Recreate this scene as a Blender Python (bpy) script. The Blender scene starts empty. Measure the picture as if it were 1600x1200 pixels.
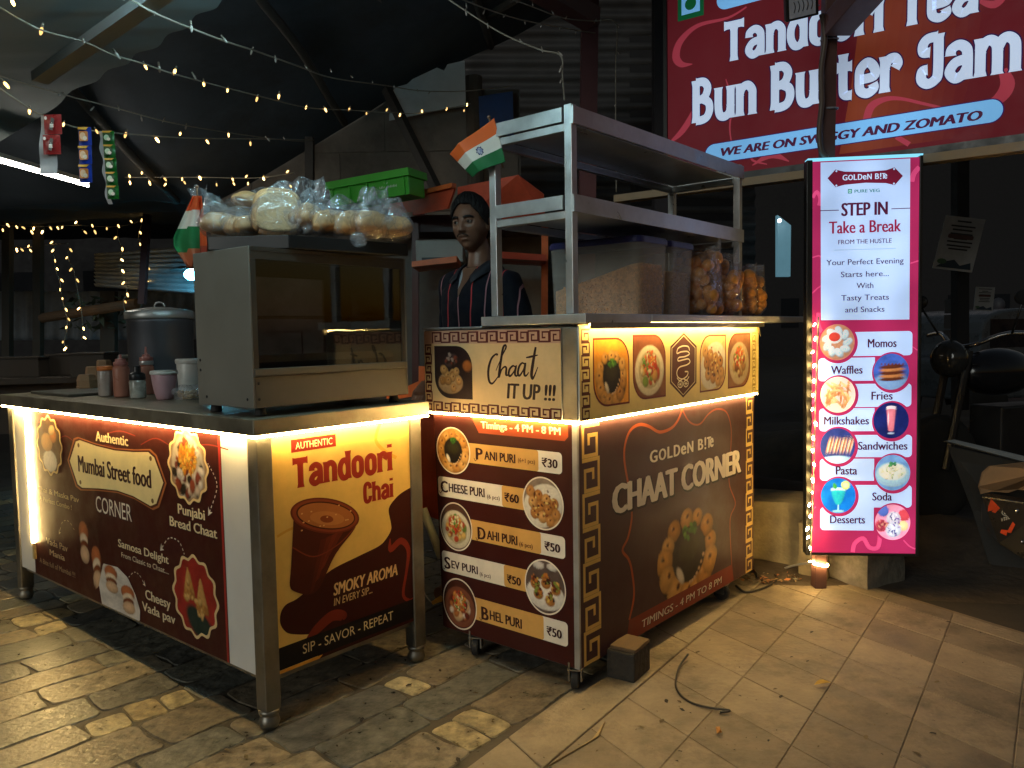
import bpy, bmesh, math, random
import numpy as np
from mathutils import Vector, Matrix
R_ = math.radians
sc = bpy.context.scene
COL = sc.collection

# ---------------------------------------------------------------- camera, world, light, exposure
CAM_H, F_PX, PITCH, ROLL = 1.13, 1226.14, 0.064, 0.0165
cp, sp, cr_, sr_ = math.cos(PITCH), math.sin(PITCH), math.cos(ROLL), math.sin(ROLL)
fwd = Vector((0, cp, -sp)); rgt = Vector((1, 0, 0)); dwn = Vector((0, -sp, -cp))
r2 = cr_ * rgt + sr_ * dwn; d2 = -sr_ * rgt + cr_ * dwn
EYE = Vector((0, 0, CAM_H))
cam = bpy.data.cameras.new('camera'); camo = bpy.data.objects.new('camera', cam); COL.objects.link(camo)
M = Matrix((r2, -d2, -fwd)).transposed().to_4x4(); M.translation = EYE
camo.matrix_world = M
cam.sensor_width = 36; cam.lens = F_PX * 36 / 1600; cam.clip_end = 500; cam.clip_start = 0.05
sc.camera = camo

w = bpy.data.worlds.new("World"); sc.world = w; w.use_nodes = True
nt = w.node_tree; bg = nt.nodes['Background']
sky = nt.nodes.new('ShaderNodeTexSky'); sky.sky_type = 'NISHITA'; sky.sun_disc = False
sky.sun_elevation = R_(-0.4); sky.sun_rotation = R_(20)
nt.links.new(sky.outputs[0], bg.inputs[0]); bg.inputs[1].default_value = 0.15
sun = bpy.data.lights.new('fill_light', 'SUN'); sun.energy = 0.56; sun.angle = R_(25); sun.color = (.97, 1.0, .92)  # directional lamp added as broad ambient fill from the front left
suno = bpy.data.objects.new('fill_light', sun); COL.objects.link(suno)
suno.rotation_euler = (R_(74), 0, R_(-38))

sc.view_settings.view_transform = 'Standard'; sc.view_settings.look = 'None'
sc.view_settings.exposure = 0; sc.view_settings.gamma = 1
cy = sc.cycles; cy.use_denoising = True; cy.max_bounces = 8; cy.diffuse_bounces = 3; cy.glossy_bounces = 4
cy.transparent_max_bounces = 24; cy.transmission_bounces = 6; cy.sample_clamp_indirect = 4; cy.caustics_reflective = False; cy.caustics_refractive = False
try: cy.use_light_tree = True
except Exception: pass

# ---------------------------------------------------------------- helpers
def ray(px, py): return r2 * ((px - 800) / F_PX) + d2 * ((py - 600) / F_PX) + fwd
def at(px, py, y):            # world point seen at a pixel of the photograph, Y metres in front of the camera
    d = ray(px, py); return EYE + d * (y / d.y)
def onz(px, py, z):           # the same, at height z
    d = ray(px, py); return EYE + d * ((z - CAM_H) / d.z)
def hexc(h):
    h = h.lstrip('#'); v = [int(h[i:i + 2], 16) / 255 for i in (0, 2, 4)]
    return tuple(c / 12.92 if c <= .04045 else ((c + .055) / 1.055) ** 2.4 for c in v)
def C3(c): return hexc(c) if isinstance(c, str) else tuple(c)

def link(o, parent=None):
    COL.objects.link(o)
    if parent: o.parent = parent
    return o
def tag(o, label=None, cat=None, group=None, kind=None):
    if label: o['label'] = label
    if cat: o['category'] = cat
    if group: o['group'] = group
    if kind: o['kind'] = kind
    return o
def thing(name, loc, rz, label, cat, group=None):
    o = bpy.data.objects.new(name, None); o.empty_display_size = .05
    o.location = loc; o.rotation_euler = (0, 0, rz); link(o); return tag(o, label, cat, group)
def copy_tree(o, parent=None):
    c = o.copy(); COL.objects.link(c)
    if parent: c.parent = parent
    for ch in [k for k in bpy.data.objects if k.parent == o and k != c]: copy_tree(ch, c)
    return c

def cr(pts, n=8, closed=False):     # Catmull-Rom through points
    P = [np.array(p, float) for p in pts]; m = len(P); out = []
    for i in range(m if closed else m - 1):
        if closed: a, b, c, d = P[(i - 1) % m], P[i], P[(i + 1) % m], P[(i + 2) % m]
        else: a, b, c, d = P[max(i - 1, 0)], P[i], P[i + 1], P[min(i + 2, m - 1)]
        for k in range(n):
            t = k / n
            out.append(.5 * (2 * b + (c - a) * t + (2 * a - 5 * b + 4 * c - d) * t * t + (3 * b - a - 3 * c + d) * t ** 3))
    if not closed: out.append(P[-1])
    return out

class MB:
    def __init__(s): s.v, s.f, s.m, s.c = [], [], [], []
    def add(s, vs, fs, mi=0, col=None):
        b = len(s.v); s.v += [tuple(map(float, p)) for p in vs]
        for f in fs: s.f.append(tuple(b + i for i in f)); s.m.append(mi); s.c.append(col)
        return s
    def box(s, x0, x1, y0, y1, z0, z1, mi=0, col=None, T=None):
        vs = [(x, y, z) for z in (z0, z1) for x, y in ((x0, y0), (x1, y0), (x1, y1), (x0, y1))]
        if T: vs = [T @ Vector(p) for p in vs]
        return s.add(vs, [(3, 2, 1, 0), (4, 5, 6, 7), (0, 1, 5, 4), (1, 2, 6, 5), (2, 3, 7, 6), (3, 0, 4, 7)], mi, col)
    def prism(s, poly, z0, z1, T=None, mi=0, col=None):
        n = len(poly); vs = [(p[0], p[1], z0) for p in poly] + [(p[0], p[1], z1) for p in poly]
        if T: vs = [T @ Vector(p) for p in vs]
        return s.add(vs, [tuple(range(n - 1, -1, -1)), tuple(range(n, 2 * n))] + [(i, (i + 1) % n, n + (i + 1) % n, n + i) for i in range(n)], mi, col)
    def slab(s, A, B, Cc, D, th, mi=0, col=None):   # a quad plate with thickness
        A, B, Cc, D = map(Vector, (A, B, Cc, D)); n = (B - A).cross(D - A).normalized() * th
        vs = [A, B, Cc, D, A + n, B + n, Cc + n, D + n]
        return s.add(vs, [(3, 2, 1, 0), (4, 5, 6, 7), (0, 1, 5, 4), (1, 2, 6, 5), (2, 3, 7, 6), (3, 0, 4, 7)], mi, col)
    def plate(s, pts, th, mi=0, col=None):          # an n-gon plate with thickness
        P = [Vector(p) for p in pts]; n = Vector()
        for i in range(len(P)): n += (P[i] - P[0]).cross(P[(i + 1) % len(P)] - P[0])
        n = n.normalized() * th; k = len(P)
        return s.add(P + [p + n for p in P], [tuple(range(k - 1, -1, -1)), tuple(range(k, 2 * k))] + [(i, (i + 1) % k, k + (i + 1) % k, k + i) for i in range(k)], mi, col)
    def tube(s, pts, r, seg=8, mi=0, col=None, cap=True):
        P = [Vector(p) for p in pts]; n = len(P); rs = r if hasattr(r, '__len__') else [r] * n
        vs = []; up = Vector((0, 0, 1)); prev = None
        for i in range(n):
            t = (P[min(i + 1, n - 1)] - P[max(i - 1, 0)]).normalized()
            a = t.cross(up) if prev is None else prev - t * prev.dot(t)
            if a.length < 1e-4: a = t.cross(Vector((1, 0, 0)))
            a.normalize(); prev = a; b = t.cross(a)
            for k in range(seg):
                q = 2 * math.pi * k / seg; vs.append(P[i] + (a * math.cos(q) + b * math.sin(q)) * rs[i])
        fs = [(i * seg + k, i * seg + (k + 1) % seg, (i + 1) * seg + (k + 1) % seg, (i + 1) * seg + k) for i in range(n - 1) for k in range(seg)]
        if cap: fs += [tuple(range(seg - 1, -1, -1)), tuple(range((n - 1) * seg, n * seg))]
        return s.add(vs, fs, mi, col)
    def bar(s, a, b, wx, wy, mi=0, col=None):       # square bar between two points
        a, b = Vector(a), Vector(b); t = (b - a).normalized(); h = Vector((0, 0, 1)) if abs(t.z) < .9 else Vector((0, 1, 0))
        x = t.cross(h).normalized(); y = x.cross(t)
        vs = [p + x * i * wx / 2 + y * j * wy / 2 for p in (a, b) for i, j in ((-1, -1), (1, -1), (1, 1), (-1, 1))]
        return s.add(vs, [(3, 2, 1, 0), (4, 5, 6, 7), (0, 1, 5, 4), (1, 2, 6, 5), (2, 3, 7, 6), (3, 0, 4, 7)], mi, col)
    def lathe(s, prof, seg=32, c=(0, 0, 0), mi=0, col=None, caps=True):
        vs = [(c[0] + r * math.cos(2 * math.pi * k / seg), c[1] + r * math.sin(2 * math.pi * k / seg), c[2] + z) for r, z in prof for k in range(seg)]
        n = len(prof); fs = [(i * seg + k, i * seg + (k + 1) % seg, (i + 1) * seg + (k + 1) % seg, (i + 1) * seg + k) for i in range(n - 1) for k in range(seg)]
        if caps: fs += [tuple(range(seg - 1, -1, -1)), tuple(range((n - 1) * seg, n * seg))]
        return s.add(vs, fs, mi, col)
    def ball(s, c, rx, ry=None, rz=None, seg=12, mi=0, col=None, wob=0, rng=None, T=None):
        ry = ry or rx; rz = rz or rx; n = seg // 2 + 1; vs = []
        ph = [rng.uniform(0, 6.28) for _ in range(6)] if rng else [0] * 6
        for i in range(n + 1):
            th = math.pi * i / n
            for k in range(seg):
                q = 2 * math.pi * k / seg
                d = 1 + wob * (math.sin(2 * q + ph[0]) * math.sin(th) + .7 * math.sin(3 * th + ph[1]) + .6 * math.sin(3 * q + ph[2]) * math.sin(th) * math.cos(2 * th + ph[3]))
                p = Vector((rx * d * math.sin(th) * math.cos(q), ry * d * math.sin(th) * math.sin(q), rz * d * math.cos(th)))
                if T: p = T @ p
                vs.append(p + Vector(c))
        fs = [(i * seg + k, (i + 1) * seg + k, (i + 1) * seg + (k + 1) % seg, i * seg + (k + 1) % seg) for i in range(n) for k in range(seg)]
        return s.add(vs, fs, mi, col)
    def grid(s, fn, nu, nv, mi=0, colfn=None, wrap=False):
        vs = [fn(i / nu, j / nv) for j in range(nv + 1) for i in range(nu + 1)]; b = len(s.v)
        s.v += [tuple(map(float, p)) for p in vs]
        for j in range(nv):
            for i in range(nu):
                a = b + j * (nu + 1) + i; s.f.append((a, a + 1, a + nu + 2, a + nu + 1)); s.m.append(mi)
                s.c.append(colfn((i + .5) / nu, (j + .5) / nv) if colfn else None)
        return s
    def build(s, name, mats, parent=None, smooth=False, bevel=0, T=None, weld=False):
        me = bpy.data.meshes.new(name); me.from_pydata(s.v, [], s.f)
        for m in (mats if isinstance(mats, (list, tuple)) else [mats]): me.materials.append(m)
        me.polygons.foreach_set('material_index', s.m)
        if any(c is not None for c in s.c):
            a = me.color_attributes.new('Col', 'FLOAT_COLOR', 'CORNER'); buf = []
            for f, c in zip(s.f, s.c): buf += list((*(c or (1, 1, 1)), 1)) * len(f)
            a.data.foreach_set('color', buf)
        if T: me.transform(T)
        me.validate(); me.update()
        if weld:
            b = bmesh.new(); b.from_mesh(me); bmesh.ops.remove_doubles(b, verts=b.verts, dist=1e-5); bmesh.ops.recalc_face_normals(b, faces=b.faces); b.to_mesh(me); b.free()
        if smooth: me.polygons.foreach_set('use_smooth', [True] * len(me.polygons))
        o = bpy.data.objects.new(name, me); link(o, parent)
        if bevel:
            md = o.modifiers.new('bevel', 'BEVEL'); md.width = bevel; md.segments = 2; md.limit_method = 'ANGLE'; md.harden_normals = False
        return o

# ---------------------------------------------------------------- materials
def mat(name, col, rough=.5, metal=0, var=.25, scale=8., bump=0., bscale=60., spec=.5, rvar=.15, emit=None, estr=0, attr=False, stretch=(1, 1, 1), dirt=0, coat=0, sub=0):
    m = bpy.data.materials.new(name); m.use_nodes = True; n = m.node_tree.nodes; l = m.node_tree.links; b = n['Principled BSDF']
    tc = n.new('ShaderNodeTexCoord'); mp = n.new('ShaderNodeMapping'); mp.inputs['Scale'].default_value = stretch
    l.new(tc.outputs['Object'], mp.inputs[0])
    nz = n.new('ShaderNodeTexNoise'); nz.inputs['Scale'].default_value = scale; nz.inputs['Detail'].default_value = 6; nz.inputs['Roughness'].default_value = .65
    l.new(mp.outputs[0], nz.inputs['Vector'])
    rmp = n.new('ShaderNodeMapRange'); rmp.inputs[1].default_value = .25; rmp.inputs[2].default_value = .75
    rmp.inputs[3].default_value = 1 - var; rmp.inputs[4].default_value = 1 + var * .6; l.new(nz.outputs['Fac'], rmp.inputs[0])
    mix = n.new('ShaderNodeVectorMath'); mix.operation = 'SCALE'
    if attr:
        at_ = n.new('ShaderNodeAttribute'); at_.attribute_name = 'Col'; l.new(at_.outputs['Color'], mix.inputs[0])
    else: mix.inputs[0].default_value = C3(col)
    l.new(rmp.outputs[0], mix.inputs['Scale'])
    src = mix.outputs[0]
    if dirt:
        n2 = n.new('ShaderNodeTexNoise'); n2.inputs['Scale'].default_value = scale * .35; n2.inputs['Detail'].default_value = 8; n2.inputs['Roughness'].default_value = .75
        l.new(tc.outputs['Object'], n2.inputs['Vector'])
        r3 = n.new('ShaderNodeMapRange'); r3.inputs[1].default_value = .5; r3.inputs[2].default_value = .72; r3.inputs[4].default_value = dirt; l.new(n2.outputs['Fac'], r3.inputs[0])
        mx = n.new('ShaderNodeMix'); mx.data_type = 'RGBA'; l.new(r3.outputs[0], mx.inputs[0]); l.new(src, mx.inputs[6]); mx.inputs[7].default_value = (.03, .024, .018, 1); src = mx.outputs[2]
    l.new(src, b.inputs['Base Color'])
    b.inputs['Metallic'].default_value = metal; b.inputs['Specular IOR Level'].default_value = spec; b.inputs['Coat Weight'].default_value = coat
    rr = n.new('ShaderNodeMapRange'); rr.inputs[1].default_value = .3; rr.inputs[2].default_value = .7; rr.inputs[3].default_value = max(rough - rvar, .03); rr.inputs[4].default_value = min(rough + rvar, 1)
    l.new(nz.outputs['Fac'], rr.inputs[0]); l.new(rr.outputs[0], b.inputs['Roughness'])
    if bump:
        nb = n.new('ShaderNodeTexNoise'); nb.inputs['Scale'].default_value = bscale; nb.inputs['Detail'].default_value = 5; l.new(mp.outputs[0], nb.inputs['Vector'])
        bp = n.new('ShaderNodeBump'); bp.inputs['Strength'].default_value = bump; bp.inputs['Distance'].default_value = .01; l.new(nb.outputs['Fac'], bp.inputs['Height']); l.new(bp.outputs[0], b.inputs['Normal'])
    if emit:
        b.inputs['Emission Color'].default_value = (*C3(emit), 1); b.inputs['Emission Strength'].default_value = estr
    if sub: b.inputs['Subsurface Weight'].default_value = sub; b.inputs['Subsurface Radius'].default_value = (.02, .008, .004)
    return m
def lamp_mat(name, col, strength):
    m = bpy.data.materials.new(name); m.use_nodes = True; n = m.node_tree.nodes; n.remove(n['Principled BSDF'])
    e = n.new('ShaderNodeEmission'); e.inputs[0].default_value = (*C3(col), 1); e.inputs[1].default_value = strength
    m.node_tree.links.new(e.outputs[0], n['Material Output'].inputs[0]); return m
def backlit(name, strength, scale=5., lo=.75, hi=1.2, tint=(1, 1, 1)):
    m = mat(name, (1, 1, 1), rough=.6, var=.04, attr=True, spec=.2); n = m.node_tree.nodes; l = m.node_tree.links; b = n['Principled BSDF']
    a = n.new('ShaderNodeAttribute'); a.attribute_name = 'Col'
    tc = n.new('ShaderNodeTexCoord'); nz = n.new('ShaderNodeTexNoise'); nz.inputs['Scale'].default_value = scale; nz.inputs['Detail'].default_value = 1; l.new(tc.outputs['Object'], nz.inputs['Vector'])
    r = n.new('ShaderNodeMapRange'); r.inputs[1].default_value = .3; r.inputs[2].default_value = .7; r.inputs[3].default_value = lo * strength; r.inputs[4].default_value = hi * strength; l.new(nz.outputs['Fac'], r.inputs[0])
    vm = n.new('ShaderNodeVectorMath'); vm.operation = 'MULTIPLY'; l.new(a.outputs['Color'], vm.inputs[0]); vm.inputs[1].default_value = tint
    l.new(vm.outputs[0], b.inputs['Emission Color']); l.new(r.outputs[0], b.inputs['Emission Strength']); return m
def film(name, tint=(.95, .97, 1), gloss=.25, rough=.08, scale=30., bump=.6, milk=0):
    m = bpy.data.materials.new(name); m.use_nodes = True; n = m.node_tree.nodes; l = m.node_tree.links; n.remove(n['Principled BSDF'])
    t = n.new('ShaderNodeBsdfTransparent'); t.inputs[0].default_value = (*tint, 1)
    g = n.new('ShaderNodeBsdfGlossy'); g.inputs['Roughness'].default_value = rough
    tc = n.new('ShaderNodeTexCoord'); nz = n.new('ShaderNodeTexNoise'); nz.inputs['Scale'].default_value = scale; nz.inputs['Detail'].default_value = 4; nz.inputs['Distortion'].default_value = 1.5; l.new(tc.outputs['Object'], nz.inputs['Vector'])
    bp = n.new('ShaderNodeBump'); bp.inputs['Strength'].default_value = bump; bp.inputs['Distance'].default_value = .02; l.new(nz.outputs['Fac'], bp.inputs['Height']); l.new(bp.outputs[0], g.inputs['Normal'])
    lw = n.new('ShaderNodeLayerWeight'); lw.inputs['Blend'].default_value = .35; l.new(bp.outputs[0], lw.inputs['Normal'])
    r = n.new('ShaderNodeMapRange'); r.inputs[3].default_value = gloss * .45; r.inputs[4].default_value = min(gloss * 2.6, .9); l.new(lw.outputs['Facing'], r.inputs[0])
    mx = n.new('ShaderNodeMixShader'); l.new(r.outputs[0], mx.inputs[0]); l.new(t.outputs[0], mx.inputs[1]); l.new(g.outputs[0], mx.inputs[2]); out = mx.outputs[0]
    if milk:      # whitish creases of thin plastic
        n3 = n.new('ShaderNodeTexNoise'); n3.inputs['Scale'].default_value = scale * .8; n3.inputs['Detail'].default_value = 5; n3.inputs['Distortion'].default_value = 2.5; l.new(tc.outputs['Object'], n3.inputs['Vector'])
        a = n.new('ShaderNodeMath'); a.operation = 'SUBTRACT'; l.new(n3.outputs['Fac'], a.inputs[0]); a.inputs[1].default_value = .5
        b = n.new('ShaderNodeMath'); b.operation = 'ABSOLUTE'; l.new(a.outputs[0], b.inputs[0])
        c = n.new('ShaderNodeMapRange'); c.inputs[1].default_value = 0; c.inputs[2].default_value = .055; c.inputs[3].default_value = milk; c.inputs[4].default_value = milk * .12; l.new(b.outputs[0], c.inputs[0])
        d = n.new('ShaderNodeBsdfDiffuse'); d.inputs[0].default_value = (.85, .87, .9, 1); m2 = n.new('ShaderNodeMixShader'); l.new(c.outputs[0], m2.inputs[0]); l.new(out, m2.inputs[1]); l.new(d.outputs[0], m2.inputs[2]); out = m2.outputs[0]
    l.new(out, n['Material Output'].inputs[0]); return m

STEEL = mat('brushed_steel', (.56, .56, .55), rough=.38, metal=.7, var=.3, scale=9, bump=.04, bscale=140, rvar=.14, dirt=.14)
STEEL_DULL = mat('dull_steel', (.27, .25, .21), rough=.42, metal=.85, var=.35, scale=7, bump=.08, bscale=50, dirt=.5)
CREAM_METAL = mat('cream_painted_metal', (.215, .195, .16), rough=.5, var=.2, scale=4, dirt=.12, bump=.03, bscale=30)
WHITE_BOARD = mat('white_laminate', (.72, .70, .65), rough=.45, var=.08, scale=5, dirt=.05)
DARK_BODY = mat('dark_brown_board', (.045, .028, .024), rough=.5, var=.3)
BLACK = mat('black_plastic', (.012, .012, .013), rough=.4, var=.3)
RUBBER = mat('rubber', (.02, .019, .018), rough=.75, var=.4)
VINYL = mat('printed_vinyl', (1, 1, 1), rough=.5, var=.14, scale=9, attr=True, spec=.22, bump=.16, bscale=6, dirt=.12)
LED = lamp_mat('warm_led_strip', (1, .67, .24), 120)
LED_DEAD = mat('unlit_led_strip', (.65, .5, .22), rough=.4)
CABLE = mat('pvc_cable', (.10, .07, .055), rough=.5)
# ---------------------------------------------------------------- printed artwork
_tc = {}
def text_mesh(s, bold, shear):
    k = (s, bold, shear)
    if k not in _tc:
        cu = bpy.data.curves.new('lettering', 'FONT'); cu.body = s; cu.size = 1; cu.offset = bold; cu.shear = shear; cu.resolution_u = 3; cu.dimensions = '2D'; cu.fill_mode = 'BOTH'
        ob = bpy.data.objects.new('lettering', cu); me = bpy.data.meshes.new_from_object(ob)
        V = np.array([v.co[:2] for v in me.vertices]); Fs = [tuple(p.vertices) for p in me.polygons]
        bpy.data.objects.remove(ob); bpy.data.curves.remove(cu); bpy.data.meshes.remove(me); _tc[k] = (V, Fs)
    return _tc[k]
CAP = text_mesh('H', 0, 0)[0][:, 1].max()

def _n(*a): return list(a)
# display letters drawn as pen strokes: x, y with x-height .74 and cap 1; (points, smooth, closed)
GL = {
 'T': (.56, [([(.02, .9), (.54, .9)], 0, 0), ([(.28, .02), (.28, .86)], 0, 0)]),
 'a': (.52, [([(.41, .02), (.41, .45), (.38, .6), (.26, .68), (.13, .62), (.11, .5)], 1, 0), ([(.41, .40), (.2, .36), (.1, .2), (.2, .07), (.33, .12), (.41, .25)], 1, 0)]),
 'n': (.52, [([(.11, .02), (.11, .72)], 0, 0), ([(.11, .48), (.17, .62), (.3, .66), (.40, .55), (.41, .4), (.41, .02)], 1, 0)]),
 'd': (.52, [([(.41, .02), (.41, .98)], 0, 0), ([(.41, .5), (.33, .65), (.2, .65), (.11, .48), (.11, .25), (.2, .08), (.33, .08), (.41, .22)], 1, 0)]),
 'o': (.52, [([(.26, .67), (.13, .58), (.11, .37), (.13, .15), (.26, .06), (.39, .15), (.41, .37), (.39, .58)], 1, 1)]),
 'r': (.42, [([(.11, .02), (.11, .72)], 0, 0), ([(.11, .48), (.18, .64), (.3, .66), (.36, .55), (.31, .46)], 1, 0)]),
 'i': (.22, [([(.11, .02), (.11, .70)], 0, 0), ([(.11, .86), (.11, .98)], 0, 0)]),
 'e': (.5, [([(.12, .35), (.40, .38), (.40, .55), (.27, .67), (.13, .56), (.11, .36), (.13, .14), (.27, .06), (.4, .14), (.38, .24)], 1, 0)]),
 'B': (.56, [([(.11, .03), (.11, .97)], 0, 0), ([(.11, .92), (.3, .91), (.40, .78), (.36, .62), (.26, .54), (.11, .53)], 1, 0), ([(.26, .54), (.42, .44), (.45, .27), (.38, .12), (.25, .07), (.11, .07)], 1, 0)]),
 'u': (.52, [([(.11, .72), (.11, .28), (.16, .1), (.28, .07), (.38, .15), (.41, .3)], 1, 0), ([(.41, .02), (.41, .72)], 0, 0)]),
 't': (.36, [([(.14, .92), (.14, .25), (.18, .1), (.32, .08)], 1, 0), ([(.01, .66), (.32, .66)], 0, 0)]),
 'J': (.5, [([(.39, .96), (.39, .25), (.33, .1), (.2, .05), (.09, .14), (.1, .3), (.2, .32)], 1, 0), ([(.38, .91), (.2, .9), (.11, .8), (.12, .66), (.24, .64)], 1, 0)]),
 'm': (.82, [([(.11, .02), (.11, .72)], 0, 0), ([(.11, .48), (.18, .62), (.28, .66), (.38, .57), (.4, .4), (.4, .02)], 1, 0), ([(.4, .48), (.48, .63), (.58, .66), (.68, .57), (.7, .4), (.7, .02)], 1, 0)]),
 'C': (.52, [([(.42, .68), (.39, .86), (.26, .94), (.14, .84), (.11, .5), (.14, .16), (.26, .06), (.39, .14), (.42, .32)], 1, 0)]),
 'h': (.52, [([(.11, .02), (.11, .98)], 0, 0), ([(.11, .48), (.17, .62), (.3, .66), (.40, .55), (.41, .4), (.41, .02)], 1, 0)]),
 ' ': (.3, []),
}
def stroke_poly(P, w, closed=False):     # ribbon (left list, right list) round a polyline, mitred
    P = [np.array(p, float) for p in P]; n = len(P); ws = w if hasattr(w, '__len__') else [w] * n; Lf, Rt = [], []
    for i in range(n):
        a = P[(i - 1) % n] if (closed or i > 0) else None; c = P[(i + 1) % n] if (closed or i < n - 1) else None
        t1 = (P[i] - a) if a is not None else (c - P[i]); t2 = (c - P[i]) if c is not None else (P[i] - a)
        t1 = t1 / (np.linalg.norm(t1) + 1e-12); t2 = t2 / (np.linalg.norm(t2) + 1e-12)
        t = t1 + t2; t = t / (np.linalg.norm(t) + 1e-12); nn = np.array([-t[1], t[0]])
        k = ws[i] / 2 / max(.45, abs(nn @ np.array([-t1[1], t1[0]])))
        Lf.append(P[i] + nn * k); Rt.append(P[i] - nn * k)
    return Lf, Rt

class Print:
    """flat printed design on a panel W x H metres; design coordinates 0..1000, y down. frame(s, z, n) -> local point"""
    def __init__(s, W, H, frame, parent, material, step=.000014, base=.0006):
        s.W, s.H, s.fr, s.parent, s.mat, s.step, s.base = W, H, frame, parent, material, step, base
        s.subs = {}; s.lay = 1; s.cur = None; s.labels = {}; s.name = ''; s.hold = False
    def sub(s, name, label=None):
        k = (len(s.subs), name); s.cur = s.subs[k] = MB(); s.name = name     # every call starts a mesh of its own
        if label: s.labels[k] = label
        return s
    def nxt(s, name):     # the next line of writing, arrow or border strip is a mesh of its own
        if s.name == name and s.cur.f and not s.hold: s.sub(name)
    def P(s, p): return np.array([p[0] / 1000 * s.W, (1 - p[1] / 1000) * s.H])
    def emit(s, V, F, col):
        n = s.base + s.lay * s.step; s.lay += 1
        s.cur.add([s.fr(v[0], v[1], n) for v in V], F, 0, C3(col)); return s
    def poly(s, pts, col): return s.emit([s.P(p) for p in pts], [tuple(range(len(pts)))], col)
    def ell(s, cx, cy_, rx, ry, col, n=40, a=0):
        return s.poly([(cx + rx * math.cos(2 * math.pi * k / n) * math.cos(a) - ry * math.sin(2 * math.pi * k / n) * math.sin(a), cy_ + rx * math.cos(2 * math.pi * k / n) * math.sin(a) + ry * math.sin(2 * math.pi * k / n) * math.cos(a)) for k in range(n)], col)
    def rrect(s, x0, y0, x1, y1, r, col, corners='abcd', n=7):   # r in thousandths of the width; corners a=TL b=TR c=BR d=BL rounded
        return s.poly(s.rr_pts(x0, y0, x1, y1, r, corners, n), col)
    def rr_pts(s, x0, y0, x1, y1, r, corners='abcd', n=7):
        ry = r * s.W / s.H; out = []
        for c, cx, cy_, a0 in (('a', x0 + r, y0 + ry, 180), ('b', x1 - r, y0 + ry, 270), ('c', x1 - r, y1 - ry, 0), ('d', x0 + r, y1 - ry, 90)):
            if c in corners: out += [(cx + r * math.cos(R_(a0 + 90 * k / n)), cy_ + ry * math.sin(R_(a0 + 90 * k / n))) for k in range(n + 1)]
            else: out.append({'a': (x0, y0), 'b': (x1, y0), 'c': (x1, y1), 'd': (x0, y1)}[c])
        return out
    def stroke(s, pts, w, col, smooth=0, closed=False):    # w in metres (or list)
        Q = [s.P(p) for p in pts]
        if smooth:
            if hasattr(w, '__len__'):
                w = [q[0] for q in cr([(x, 0) for x in w], smooth)]
            Q = cr(Q, smooth, closed)
        Lf, Rt = stroke_poly(Q, w, closed); n = len(Q)
        F = [(i, (i + 1) % n, n + (i + 1) % n, n + i) for i in range(n if closed else n - 1)]
        return s.emit(Lf + Rt, F, col)
    def dashes(s, pts, w, col, n=10):
        s.nxt('dashed_arrow'); Q = cr([s.P(p) for p in pts], 24); m = len(Q); st = max(1, m // (2 * n)); V, F = [], []
        for i in range(0, m - st, 2 * st):
            Lf, Rt = stroke_poly(Q[i:i + st + 1], w); b = len(V); k = len(Lf); V += Lf + Rt
            F += [(b + j, b + j + 1, b + k + j + 1, b + k + j) for j in range(k - 1)]
        s.emit(V, F, col); a = Q[-1]; t = a - Q[-5]; t /= np.linalg.norm(t); q = np.array([-t[1], t[0]]); L = w * 5
        return s.emit([a + t * L * .6, a - t * L * .7 + q * L * .7, a - t * L * .25, a - t * L * .7 - q * L * .7], [(0, 1, 2, 3)], col)
    def text(s, body, x0, x1, yb, yt, col, bold=.012, shear=0, tilt=0):
        s.nxt('lettering'); V, F = text_mesh(body, 0, shear); a = V[:, 0].min(); b = V[:, 0].max()
        hm = (yb - yt) / 1000 * s.H; bx = max(0, bold) * hm * 1.5 / s.W * 1000; by = bx * s.W / s.H * .45      # heavier strokes: the word printed again a hair aside
        X = (V[:, 0] - a) / (b - a) * (x1 - x0 - 2 * bx) + x0 + bx; Y = yb - by - V[:, 1] / CAP * (yb - yt - 2 * by) + tilt * (X - x0) / (x1 - x0)
        for dx, dy in (((0, 0),) if bx == 0 else ((-1, 0), (-.5, .5), (0, -.5), (.5, .5), (1, 0)) if bold > .02 else ((-1, 0), (1, 0))): s.emit([s.P((x + dx * bx, y + dy * by)) for x, y in zip(X, Y)], F, col)
        return s
    def display(s, body, x0, x1, yb, yt, col, pen=.185, tilt=0, edge=None):
        s.nxt('lettering'); adv = sum(GL[c][0] for c in body); sx = (x1 - x0) / adv; sy = (yb - yt)
        for ecol, ex in (([(edge, .05)] if edge else []) + [(col, 0)]):
            x = x0
            for c in body:
                wd, strokes = GL[c]
                for pts, sm, cl in strokes:
                    Q = [np.array(p, float) for p in pts]
                    if sm: Q = cr(Q, 6, cl)
                    n = len(Q); k = pen + ex; ws = [k] * n
                    if not cl: ws[0] *= 1.22; ws[-1] *= 1.22
                    if not sm:      # flare the ends of straight stems
                        Q = [Q[0], Q[0] * .86 + Q[1] * .14, Q[0] * .14 + Q[1] * .86, Q[1]]; ws = [k * 1.25, k, k, k * 1.25]; n = 4
                    Lf, Rt = stroke_poly(Q, ws, cl)
                    V = [s.P((x + p[0] * sx, yb - p[1] * sy + tilt * (x + p[0] * sx - x0) / (x1 - x0))) for p in Lf + Rt]
                    s.emit(V, [(i, (i + 1) % n, n + (i + 1) % n, n + i) for i in range(n if cl else n - 1)], ecol)
                x += wd * sx
        return s
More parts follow.
